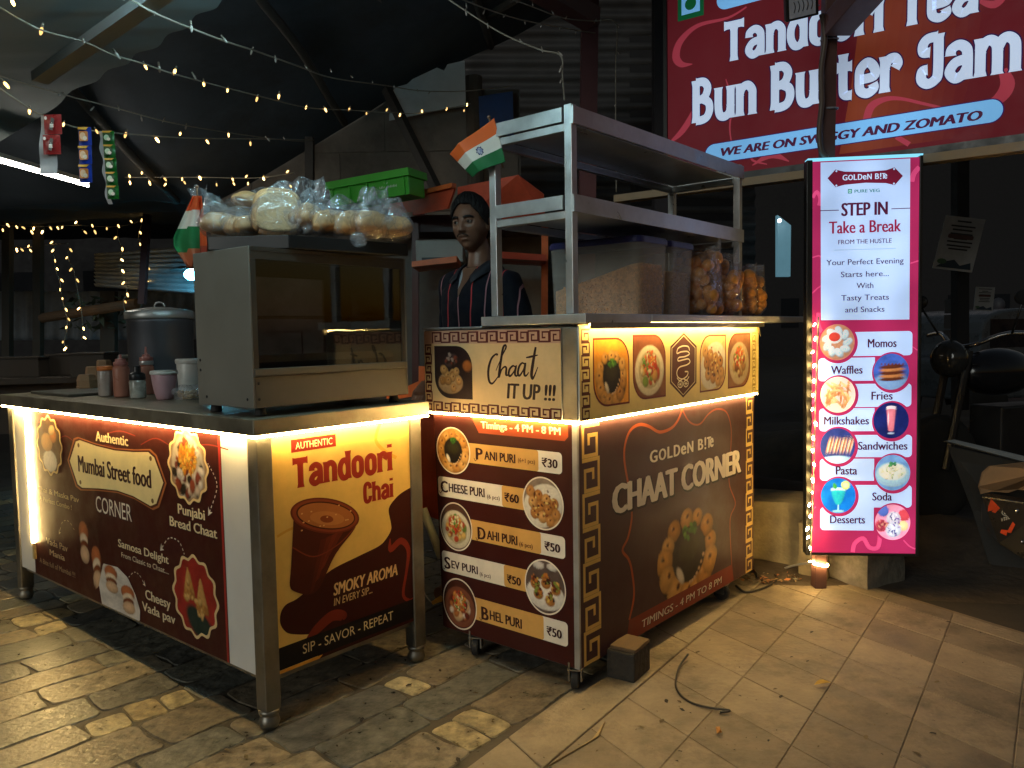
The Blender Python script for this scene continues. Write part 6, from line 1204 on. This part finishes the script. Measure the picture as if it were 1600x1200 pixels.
def poster(pts, d, label, seed):
    A = [at(x, y, d) for x, y in pts]; X = A[1] - A[0]; Wd = X.length; X.normalize(); Zv = (A[0] - A[3]); Hd = Zv.length; Yv = Zv.cross(X).normalized(); Zv = X.cross(Yv)
    sk = (A[0] - A[3]).dot(X); t = thing('poster', A[3], 0, label, 'poster', 'dim posters right of the banner'); Mx = Matrix((X, Yv, Zv)).transposed().to_4x4(); Mx.translation = A[3]; t.matrix_world = Mx
    hz_ = (A[0] - A[3]).dot(Zv); m = MB(); m.plate([(0, 0, 0), (Wd, 0, 0), (Wd + sk, 0, hz_), (sk, 0, hz_)], -.004); m.build('poster_sheet', PAPER, t)
    pr_ = Print(Wd, hz_, lambda s, z, n: (s + sk * z / hz_, -n - .001, z), t, mat('poster_ink', (1, 1, 1), rough=.6, attr=True, var=.3)); pr_.sub('faint_print'); r = random.Random(seed); y = 70
    while y < 620:
        w_ = r.uniform(300, 700); pr_.poly([(500 - w_ / 2, y), (500 + w_ / 2, y), (500 + w_ / 2, y + 30), (500 - w_ / 2, y + 30)], '#2c2e32'); y += r.uniform(60, 95)
    pr_.rrect(180, 330, 820, 410, 40, '#5a3a34').poly([(60, 960), (940, 960), (900, 830), (650, 900), (480, 800), (250, 850)], '#2a3a48').ell(180, 850, 120, 50, '#4a6a4a', 16); pr_.finish()
poster([(1478, 336), (1540, 343), (1520, 428), (1457, 419)], 4.6, 'tilted printed poster hanging right of the banner', 1)
poster([(1525, 448), (1555, 449), (1552, 488), (1521, 485)], 5.2, 'smaller pale notice below the tilted poster', 2)
m = MB(); m.bar(at(1500, 640, 4.7), at(1500, -20, 4.7), .07, .07); tag(m.build('wooden_pole', mat('black_pole', (.012, .012, .014), rough=.7)), 'black pole behind the tilted poster', 'pole')
for k, (x, y, lab) in enumerate(((1490, 478, 'top dim carton of the stack by the road'), (1489, 502, 'middle dim carton of the stack by the road'), (1488, 526, 'bottom dim carton of the stack by the road'))):
    m = MB(); m.box(-.04, .04, -.04, .04, -.05, .045); m.box(-.041, .041, -.041, -.0405, -.005, .004); o = m.build('carton', mat('dim_carton', (.10, .085, .08), rough=.8, var=.3), bevel=.003); o.location = at(x, y, 5.4); tag(o, lab, 'carton', 'cartons stacked by the road')
t = thing('parked_car', (at(1522, 560, 9).x, 9, 0), .3, 'dim parked car far off beside the cartons', 'car'); m = MB(); A = Vector((at(1522, 560, 9).x, 9, 0))
prof = cr([(-.8, .35), (-.82, .75), (-.6, .85), (-.45, 1.25), (.3, 1.28), (.6, .88), (.85, .8), (.86, .35)], 4); m.prism([(a, b) for a, b in prof], -.6, .6, Matrix.Rotation(R_(90), 4, 'X')); m.build('body', mat('dim_car_paint', (.09, .10, .11), rough=.3), t, bevel=.03)
for x in (-.5, .52):
    for y in (-.58, .58): m = MB(); m.lathe([(.1, -.07), (.27, -.07), (.29, -.04), (.29, .04), (.27, .07), (.1, .07)], 20); o = m.build('wheel', RUBBER, t, smooth=True); o.matrix_local = Matrix.Translation((x, y, .29)) @ Matrix.Rotation(R_(90), 4, 'X')
m = MB(); m.box(-.45, .3, -.605, -.6005, .9, 1.2); m.build('window', mat('dark_glass', (.02, .02, .025), rough=.1), t)
# distant motorcycle and lights on the road
rd = at(1583, 545, 14); t = thing('motorcycle', (rd.x, 14, 0), 0, 'distant motorcycle with red tail light on the road', 'motorcycle'); z0 = rd.z - .45
m = MB(); m.lathe([(.05, -.05), (.26, -.05), (.3, 0), (.26, .05), (.05, .05)], 20); o = m.build('wheel', RUBBER, t); o.matrix_local = Matrix.Translation((0, 0, z0)) @ Matrix.Rotation(R_(90), 4, 'Y')
m = MB(); m.ball((0, .3, z0 + .42), .17, .5, .22, 14); m.build('body', BLACK, t, smooth=True)
m = MB(); m.ball((0, -.22, rd.z + .0), .055, .02, .045, 12); m.build('tail_light', lamp_mat('red_tail_light', (1, .03, .02), 9), t, smooth=True)
pr = thing('person', (rd.x, 14.3, 0), 0, 'dark rider far away on the motorcycle', 'person'); m = MB(); m.tube([(0, .1, z0 + .5), (0, .12, z0 + .85), (0, .16, z0 + 1.05), (0, .16, z0 + 1.1)], [.17, .21, .17, .07], 12); m.ball((0, .16, z0 + 1.24), .11, .13, .14, 14)
for s in (-1, 1): m.tube([(s * .2, .12, z0 + 1.0), (s * .28, .3, z0 + .8), (s * .24, .6, z0 + .75)], [.06, .05, .04], 8); m.tube([(s * .1, .1, z0 + .5), (s * .22, .45, z0 + .4), (s * .2, .35, z0 + .05)], [.09, .08, .06], 8)
m.build('body', mat('rider_dark', (.05, .05, .06), rough=.7), pr, smooth=True)
for x, y, c, s, lab in ((1588, 513, (.9, .95, 1), .05, 'white street lamp glare above the distant rider'), (1573, 516, (.2, .4, 1), .045, 'blue light far down the road'), (1555, 515, (1, .08, .03), .04, 'red light far down the road, leftmost'), (1563, 515, (1, .12, .05), .03, 'second red light far down the road')):
    t = thing('road_light', at(x, y, 26), 0, lab, 'light', 'lights far down the road'); m = MB(); m.ball((0, 0, 0), s, seg=10); m.build('glowing_bulb', lamp_mat('road_' + lab.split()[0], c, 7), t, smooth=True); m = MB(); m.tube([(0, 0, -s), (0, 0, -at(x, y, 26).z)], .02, 6); m.build('pole', BLACK, t)
# parked motorcycle at the right edge, mostly in the dark
bk = onz(1545, 900, 0); bk = Vector((2.75, 4.3, .1)); t = thing('motorcycle', bk, R_(20), 'black motorcycle parked in the dark at the right edge', 'motorcycle')
CHR = mat('chrome', (.6, .6, .6), rough=.15, metal=1, var=.1)
for x in (-.55, .62):
    m = MB(); m.lathe([(.2, -.04), (.255, -.045), (.285, -.02), (.285, .02), (.255, .045), (.2, .04)], 32); o = m.build('tyre', RUBBER, t, smooth=True); o.matrix_local = Matrix.Translation((x, 0, .285)) @ Matrix.Rotation(R_(90), 4, 'X')
    m = MB(); m.lathe([(.02, -.03), (.03, .03)], 12); m.lathe([(.18, -.025), (.199, -.03), (.199, .03), (.18, .025)], 32, caps=False)
    for k in range(8): m.tube([(0, 0, 0), (.19 * math.cos(k * .785), .19 * math.sin(k * .785), 0)], .004, 5)
    o = m.build('rim', CHR, t); o.matrix_local = Matrix.Translation((x, 0, .285)) @ Matrix.Rotation(R_(90), 4, 'X')
m = MB(); m.ball((-.12, 0, .78), .26, .12, .13, 18); m.build('fuel_tank', mat('black_paint', (.01, .01, .012), rough=.15), t, smooth=True)
m = MB(); m.ball((.33, 0, .76), .36, .13, .07, 18); m.build('seat', RUBBER, t, smooth=True)
m = MB(); m.box(-.2, .25, -.1, .1, .3, .6); m.tube([(.1, -.15, .3), (.4, -.16, .32), (.75, -.17, .38)], .04, 12); m.build('engine', BLACK, t, bevel=.02)
m = MB(); m.tube([(-.55, -.06, .285), (-.40, -.06, .9)], .02, 8); m.tube([(-.55, .06, .285), (-.40, .06, .9)], .02, 8); m.build('fork', BLACK, t)
m = MB(); m.tube(cr([(-.22, -.36, .98), (-.30, -.2, .99), (-.38, -.06, .93), (-.38, .06, .93), (-.30, .2, .99), (-.22, .36, .98)], 5), .012, 8); m.build('handlebar', CHR, t, smooth=True)
m = MB(); m.ball((-.47, 0, .86), .08, .1, .1, 16); m.build('headlamp', mat('headlamp_glass', (.03, .03, .03), rough=.1), t, smooth=True)
for s in (-1, 1): m = MB(); m.tube([(-.3, s * .22, .99), (-.34, s * .3, 1.14)], .006, 6); m.ball((-.34, s * .31, 1.17), .012, .055, .04, 12); m.build('mirror', BLACK, t, smooth=True)
# bin with white rim, cardboard and black case
BIN = mat('dirty_bin', (.035, .032, .027), rough=.7, var=.4, dirt=.4)
tb = thing('metal_bin', at(1478, 690, 3.5), 0, 'dirty open bin with a pale rim at the right edge', 'bin'); o0 = at(1478, 690, 3.5)
PP = lambda pts, ds: [at(x, y, d) - o0 for (x, y), d in zip(pts, ds)]
m = MB(); m.plate(PP([(1480, 696), (1640, 732), (1640, 900), (1545, 880), (1520, 800)], [3.6, 3.5, 3.5, 3.6, 3.62]), -.01); m.build('bin_side', BIN, tb)
m = MB(); m.plate(PP([(1474, 690), (1488, 688), (1640, 724), (1640, 734)], [3.58, 3.58, 3.46, 3.46]), -.03); m.build('rim', mat('pale_rim', (.22, .235, .24), rough=.5, var=.2, dirt=.3), tb)
PL([(1534, 738), (1545, 728), (1600, 722), (1640, 735), (1640, 770), (1590, 765), (1575, 770), (1550, 768), (1532, 772), (1528, 760)], [3.38] * 3 + [3.2, 3.2] + [3.36] * 5, .006, 'cardboard_piece', mat('torn_cardboard', (.36, .21, .10), rough=.8, var=.25, scale=12), 'torn piece of cardboard hanging over the bin side', 'cardboard')
cs = thing('machine_case', at(1545, 840, 3.3), 0, 'black case with an orange chevron decal below the torn cardboard', 'machine case'); o0 = at(1545, 840, 3.3)
A = PP([(1532, 775), (1640, 790), (1640, 900), (1560, 850), (1532, 815)], [3.3, 3.1, 3.1, 3.28, 3.3]); m = MB(); m.plate(A, .06); m.build('case_body', mat('black_case', (.014, .014, .015), rough=.35), cs, bevel=.006)
X = (at(1600, 800, 3.2) - at(1545, 790, 3.28)).normalized(); Zd = Vector((0, 0, 1)); Yd = Zd.cross(X).normalized(); Zd = X.cross(Yd); Od = at(1540, 830, 3.285) - o0
pd = Print(.12, .15, lambda s, z, n: Od + X * s + Zd * z - Yd * (n + .007), cs, VINYL); pd.sub('decal').poly([(60, 20), (330, 60), (200, 320), (0, 420), (0, 260)], '#d84a18').poly([(380, 60), (480, 90), (230, 420), (120, 400)], '#d84a18').poly([(900, 250), (990, 270), (760, 900), (640, 890), (640, 1000), (440, 950), (470, 850), (660, 840)], '#d84a18').ell(520, 360, 130, 110, '#2a2a2c').ell(520, 360, 105, 88, '#b8b4a8').ell(520, 360, 85, 70, '#1a1a1c').poly([(450, 320), (520, 420), (590, 320), (560, 320), (520, 380), (480, 320)], '#c8c4b8').text('VTECH', 420, 760, 640, 540, '#cfc8b8', .01, 0, -180); pd.finish()
for x, y in ((1585, 797), (1593, 845)): m = MB(); m.ball(at(x, y, 3.18) - o0 + Vector((0, -.02, 0)), .009, .005, .009, 12); m.build('bolt', CHR, cs, smooth=True)
# ---------------------------------------------------------------- the vendor
mp_ = at(750, 600, 3.29); man = thing('person', (mp_.x, mp_.y, 0), R_(-40), 'vendor in a dark shirt with thin red stripes standing between the carts', 'person')
SKIN = mat('brown_skin', (.18, .088, .052), rough=.42, var=.18, scale=18, bump=.06, bscale=160, spec=.5, sub=.05)
def evalmesh(o, name, mt, parent, smooth=True):
    dg = bpy.context.evaluated_depsgraph_get(); me = bpy.data.meshes.new_from_object(o.evaluated_get(dg)); bpy.data.objects.remove(o)
    me.name = name; me.materials.clear(); me.materials.append(mt); me.polygons.foreach_set('use_smooth', [True] * len(me.polygons)); n = bpy.data.objects.new(name, me); return link(n, parent)
def remeshed(m, name, mt, parent, vox, it):
    o = m.build('tmp', [], None); r = o.modifiers.new('r', 'REMESH'); r.mode = 'VOXEL'; r.voxel_size = vox
    if it: s = o.modifiers.new('s', 'SMOOTH'); s.iterations = it; s.factor = .5
    return evalmesh(o, name, mt, parent)
HC = Vector((.0, -.035, 1.578)); HT = Matrix.Translation(HC) @ Matrix.Scale(.96, 4) @ Matrix.Rotation(R_(15), 4, 'Z') @ Matrix.Rotation(R_(3), 4, 'X') @ Matrix.Rotation(R_(-2), 4, 'Y')
def headpt(th, ph, grow=0):
    # th from the crown, ph round the head with 0 = face (local -Y)
    a, b, c = .073 + grow, .093 + grow, .112 + grow
    x = a * math.sin(th) * math.sin(ph); y = -b * math.sin(th) * math.cos(ph); z = c * math.cos(th)
    fr = max(0, math.cos(ph)) * math.sin(th)
    if z < -.01:
        t = min(1, (-.01 - z) / .10); x *= 1 - .30 * t * t; 
        if y > 0: y *= 1 - .55 * t
        else: y *= 1 - .02 * t
    if y < 0:      # flatter face front
        k = abs(y) / b; y = -b * (k ** .82) * .94
    if y < -.02 and not grow:
        g = lambda x0, sx, z0, sz: math.exp(-((abs(x) - x0) / sx) ** 2 - ((z - z0) / sz) ** 2)
        d = 0
        zt = (.022 - z) / .050      # nose ridge 0 at the bridge, 1 at the tip
        if 0 <= zt <= 1: d += (.004 + .019 * zt ** 1.3) * math.exp(-(x / (.0075 + .004 * zt)) ** 2)
        elif zt > 1: d += .023 * math.exp(-(x / .0115) ** 2) * math.exp(-((zt - 1) / .14) ** 2)
        d += .010 * g(.0125, .007, -.026, .008)
        d -= .0105 * g(.031, .0155, .008, .011); d += .0058 * g(.030, .022, .028, .0075); d += .004 * g(.048, .016, -.018, .016)
        d += .0075 * g(0, .021, -.0505, .0052) + .0078 * g(0, .018, -.063, .0058) - .006 * g(0, .023, -.0568, .0028) + .003 * g(0, .03, -.055, .018)
        d += .008 * g(0, .017, -.094, .012) - .004 * g(0, .02, -.076, .006) - .003 * g(0, .004, -.040, .006) - .003 * g(.042, .014, -.05, .02)
        y -= d
    return Vector((x, y, z))
body = MB(); NU, NV = 120, 110
body.grid(lambda u, v: HT @ headpt(.02 + v * 3.10, (u - .5) * 6.28318), NU, NV)
# close the head grid at the poles
for s in (-1, 1):    # ears
    body.ball(HT @ Vector((s * .0735, .008, .0)), .010, .020, .031, 16, T=Matrix.Rotation(s * R_(-18), 4, 'Z'))
body.tube([HT @ Vector((0, .022, -.05)), Vector((0, .012, 1.475)), Vector((0, .014, 1.42)), Vector((0, .014, 1.36))], [.046, .047, .052, .080], 24)
def loft(m, secs, n=28):
    vs = []
    for (cx, cy_, z, rx, ry) in secs:
        for k in range(n):
            a = 2 * math.pi * k / n; vs.append((cx + rx * math.copysign(abs(math.cos(a)) ** .85, math.cos(a)), cy_ + ry * math.copysign(abs(math.sin(a)) ** .85, math.sin(a)), z))
    k2 = len(secs); m.add(vs, [(i * n + k, i * n + (k + 1) % n, (i + 1) * n + (k + 1) % n, (i + 1) * n + k) for i in range(k2 - 1) for k in range(n)] + [tuple(range(n - 1, -1, -1)), tuple(range((k2 - 1) * n, k2 * n))])
loft(body, [(0, 0, .84, .15, .10), (0, 0, .95, .15, .105), (0, 0, 1.10, .14, .10), (0, 0, 1.25, .15, .10), (0, .005, 1.34, .12, .08), (0, .01, 1.40, .07, .06)])
for s in (-1, 1):
    body.tube([(s * .09, 0, .90), (s * .1, -.005, .7), (s * .1, -.01, .48), (s * .1, .015, .25), (s * .1, .02, .08)], [.085, .075, .055, .05, .038], 18)
    body.tube([(s * .1, .045, .045), (s * .105, -.06, .05), (s * .11, -.16, .035)], [.036, .042, .036], 14)
    sh_, el, wr = Vector((s * .148, .01, 1.345)), Vector((s * .205, .05, 1.09)), Vector((s * .185, -.12, .93))
    body.tube([sh_, (sh_ + el) / 2, el, (el + wr) / 2, wr], [.040, .040, .036, .034, .027], 16)
    d = (wr - el).normalized(); palm = wr + d * .05; body.tube([wr, palm, palm + d * .03], [.026, .034, .03], 12); side = d.cross(Vector((0, 0, 1))).normalized()
    for k, (off, L) in enumerate(((-.024, .062), (-.008, .072), (.009, .068), (.025, .052))):
        p0 = palm + side * off + d * .025; body.tube([p0, p0 + d * L * .5 + Vector((0, 0, -.008)), p0 + d * L * .8 + Vector((0, 0, -.026))], [.0095, .009, .007], 8)
    p0 = wr + d * .02 - side * s * .026; body.tube([p0, p0 + d * .03 - side * s * .02 + Vector((0, 0, -.008)), p0 + d * .055 - side * s * .018 + Vector((0, 0, -.02))], [.013, .011, .008], 8)
bd = remeshed(body, 'body', SKIN, man, .0035, 2)
for s in (-1, 1):
    m = MB(); m.ball((0, 0, 0), .0106, seg=18); e = m.build('eye', mat('eye_white', (.24, .22, .20), rough=.2, var=.1), man, smooth=True); e.location = HT @ Vector((s * .0305, -.0705, .0085))
    m = MB(); m.ball(HT.to_3x3() @ Vector((-.0022, -.0088, .0003)), .0060, .0050, .0060, 14); m.build('iris', mat('dark_iris', (.012, .008, .006), rough=.1), e, smooth=True)
    m = MB(); m.grid(lambda u, v: HT @ (lambda x, z: Vector((s * x, -.0835 + 5.5 * (x - .03) ** 2 + .30 * max(0, x - .036), z)))(.018 + .026 * u, .0132 + .0042 * math.sin(u * 3.14) + (v - .5) * .006), 10, 3); lo = m.build('eyelid', SKIN, man, smooth=True); so = lo.modifiers.new('t', 'SOLIDIFY'); so.thickness = .003
    m = MB(); P = cr([HT @ Vector((s * x, y, z)) for x, y, z in ((.012, -.0925, .0255), (.024, -.0905, .0298), (.038, -.082, .0302), (.050, -.069, .0245))], 5); m.tube(P, [.003] + [.0046] * (len(P) - 4) + [.004, .003, .0015], 8); m.build('eyebrow', BLACK, man, smooth=True)
LIP = mat('lip_skin', (.15, .065, .05), rough=.4, var=.1)
HAIR = mat('black_hair', (.008, .0075, .0075), rough=.6, spec=.25, var=.4, scale=60, bump=.8, bscale=90, stretch=(4, 4, .6))
m = MB()
for s in (-1, 1):
    P = cr([HT @ Vector((s * x, y, z)) for x, y, z in ((.003, -.0985, -.0415), (.012, -.0965, -.0425), (.021, -.0895, -.047), (.026, -.083, -.052))], 5); m.tube(P, [.0026] * (len(P) - 3) + [.002, .0015, .0008], 7)
m.build('moustache', HAIR, man, smooth=True)
hr = random.Random(3); m = MB()
def hairfn(u, v):
    ph = (u - .5) * 6.28318; ap = abs(ph)
    lim = .70 + .06 * math.sin(ph * 2 + .6) if ap < .5 else (.73 + (ap - .5) * .89 if ap < 1.35 else (1.49 + .5 * (ap - 1.35) if ap < 1.75 else 1.7 + .45 * min(1, (ap - 1.75) / .8)))
    lim += .025 * math.sin(ph * 17) + .02 * math.sin(ph * 41)
    th = .02 + v * (lim - .02); g = (.012 + .011 * math.cos(th)) * (1 - .4 * min(1, ap / 1.6) * min(1, v * 1.3)) - .013 * v ** 6 + .0012 * math.sin(ph * 23 + th * 9) + .001 * math.sin(ph * 67 + 5 * th)
    p = headpt(th, ph, max(g, .003)); 
    if ap < .7: p.y -= .006 * (1 - v)
    return HT @ p
m.grid(hairfn, 160, 30); o = m.build('hair', HAIR, man, smooth=True); so = o.modifiers.new('t', 'SOLIDIFY'); so.thickness = .006; so.offset = -1
m = MB(); hr = random.Random(12)
for _ in range(520):      # loose strands break the outline
    u0, v0 = hr.random(), hr.uniform(.0, .8); du, L = hr.uniform(-.02, .02), hr.uniform(.12, .28); P = []
    for k in range(4):
        v = min(v0 + L * k / 3, 1.0); p = hairfn((u0 + du * k / 3) % 1, v); c = HT @ Vector((0, 0, .01)); P.append(p + (p - c).normalized() * (.0015 + .003 * math.sin(k * 1.05) * hr.uniform(.4, 1.4)))
    m.tube(P, [.0014, .0013, .001, .0004], 4, cap=False)
m.build('hair', mat('hair_strand', (.010, .009, .009), rough=.5, spec=.3), man)
# shirt
SHIRT = mat('striped_shirt', (.006, .0075, .014), rough=.8, spec=.25, var=.25, scale=20, bump=.35, bscale=14); n = SHIRT.node_tree.nodes; l = SHIRT.node_tree.links; b_ = n['Principled BSDF']
tc = n.new('ShaderNodeTexCoord'); sep = n.new('ShaderNodeSeparateXYZ'); l.new(tc.outputs['Object'], sep.inputs[0]); nz = n.new('ShaderNodeTexNoise'); nz.inputs['Scale'].default_value = 7; l.new(tc.outputs['Object'], nz.inputs['Vector'])
def mth(op, a, b=None):
    k = n.new('ShaderNodeMath'); k.operation = op
    for i, v in enumerate((a, b)):
        if v is None: continue
        if isinstance(v, (int, float)): k.inputs[i].default_value = v
        else: l.new(v, k.inputs[i])
    return k.outputs[0]
xx = mth('ADD', mth('ADD', sep.outputs[0], mth('MULTIPLY', sep.outputs[1], .35)), mth('MULTIPLY', nz.outputs['Fac'], .022)); fr_ = mth('FRACT', mth('MULTIPLY', xx, 1 / .066)); s1 = mth('LESS_THAN', mth('ABSOLUTE', mth('SUBTRACT', fr_, .5)), .04)
alt = mth('GREATER_THAN', mth('FRACT', mth('MULTIPLY', xx, .5 / .066)), .5); src = b_.inputs['Base Color'].links[0].from_socket
mc = n.new('ShaderNodeMix'); mc.data_type = 'RGBA'; mc.inputs[6].default_value = (.55, .055, .055, 1); mc.inputs[7].default_value = (.42, .20, .22, 1); l.new(alt, mc.inputs[0])
mx = n.new('ShaderNodeMix'); mx.data_type = 'RGBA'; l.new(s1, mx.inputs[0]); l.new(src, mx.inputs[6]); l.new(mc.outputs[2], mx.inputs[7]); l.new(mx.outputs[2], b_.inputs['Base Color'])
m = MB(); loft(m, [(0, 0, .80, .18, .125), (0, 0, .92, .178, .13), (0, 0, 1.08, .172, .125), (0, 0, 1.22, .19, .128), (0, .005, 1.31, .188, .115), (0, .008, 1.355, .15, .09), (0, .012, 1.385, .095, .072), (0, .014, 1.408, .068, .062)])
for s in (-1, 1):
    sh_, el, wr = Vector((s * .16, .01, 1.335)), Vector((s * .235, .05, 1.09)), Vector((s * .205, -.10, .945))
    m.tube([Vector((s * .08, .01, 1.36)), sh_, (sh_ + el) / 2 + Vector((s * .006, 0, 0)), el, (el + wr) / 2, wr], [.055, .076, .066, .058, .052, .043], 18)
m.v = [(x * .91, y, z + .010 * math.sin(x * 40 + z * 25) * 0) for x, y, z in m.v]
sh_o = remeshed(m, 'shirt', SHIRT, man, .008, 5)
from mathutils import noise as mn
me = sh_o.data; nn = [v.normal.copy() for v in me.vertices]
for v, nr in zip(me.vertices, nn): v.co += nr * (.011 * mn.noise(Vector((v.co.x * 7, v.co.y * 7, v.co.z * 4))) + .005 * mn.noise(Vector((v.co.x * 20 + v.co.z * 8, v.co.y * 20, v.co.z * 14))))
me.update()
from mathutils.bvhtree import BVHTree
bv = BVHTree.FromPolygons([v.co.copy() for v in me.vertices], [tuple(p.vertices) for p in me.polygons])
def fy(x, z, off):      # the shirt front at x, z
    h = bv.ray_cast(Vector((x, -.6, z)), Vector((0, 1, 0))); y = h[0].y if h[0] and h[0].y < .03 else -.045
    return Vector((x, y - off, z))
m = MB(); m.grid(lambda u, v: fy((u - .5) * .074 * (1 - v) ** .9, 1.405 - .125 * v, .0025), 8, 14); m.build('shirt_opening', SKIN, man, smooth=True)
m = MB(); m.grid(lambda u, v: fy(-.037 * (1 - v) ** .9 + .012 * u * math.sin(3.14 * min(1, v * 1.4)), 1.40 - .12 * v, .0040), 3, 14); m.build('undershirt_edge', mat('pale_undershirt', (.35, .42, .46), rough=.7), man, smooth=True)
m = MB()       # open collar
for s in (-1, 1):
    P = [fy(s * .036, 1.36, .010), fy(s * .046, 1.388, .012), Vector((s * .060, -.012, 1.425)), Vector((s * .050, .045, 1.436)), Vector((0, .074, 1.440))]
    Q = [fy(s * .058, 1.335, .012), fy(s * .080, 1.355, .014), Vector((s * .100, -.020, 1.388)), Vector((s * .084, .070, 1.400)), Vector((0, .100, 1.404))]
    A, B_ = cr(P, 6), cr(Q, 6); nn = len(A); m.add([tuple(p) for p in A] + [tuple((Vector(p) + Vector(q_)) / 2 + Vector((0, 0, .006))) for p, q_ in zip(A, B_)] + [tuple(p) for p in B_], [(k * nn + i, k * nn + i + 1, k * nn + nn + i + 1, k * nn + nn + i) for k in (0, 1) for i in range(nn - 1)])
o = m.build('collar', mat('collar_cloth', (.014, .016, .024), rough=.7), man, smooth=True); so = o.modifiers.new('t', 'SOLIDIFY'); so.thickness = .004
m = MB(); loft(m, [(0, 0, .78, .16, .115), (0, 0, .90, .165, .12), (0, 0, .96, .16, .115)])
for s in (-1, 1): m.tube([(s * .085, 0, .86), (s * .1, 0, .7), (s * .1, -.005, .48), (s * .1, .012, .25), (s * .1, .015, .09)], [.1, .09, .075, .068, .062], 18)
remeshed(m, 'trousers', mat('dark_trousers', (.02, .02, .024), rough=.8), man, .009, 3)
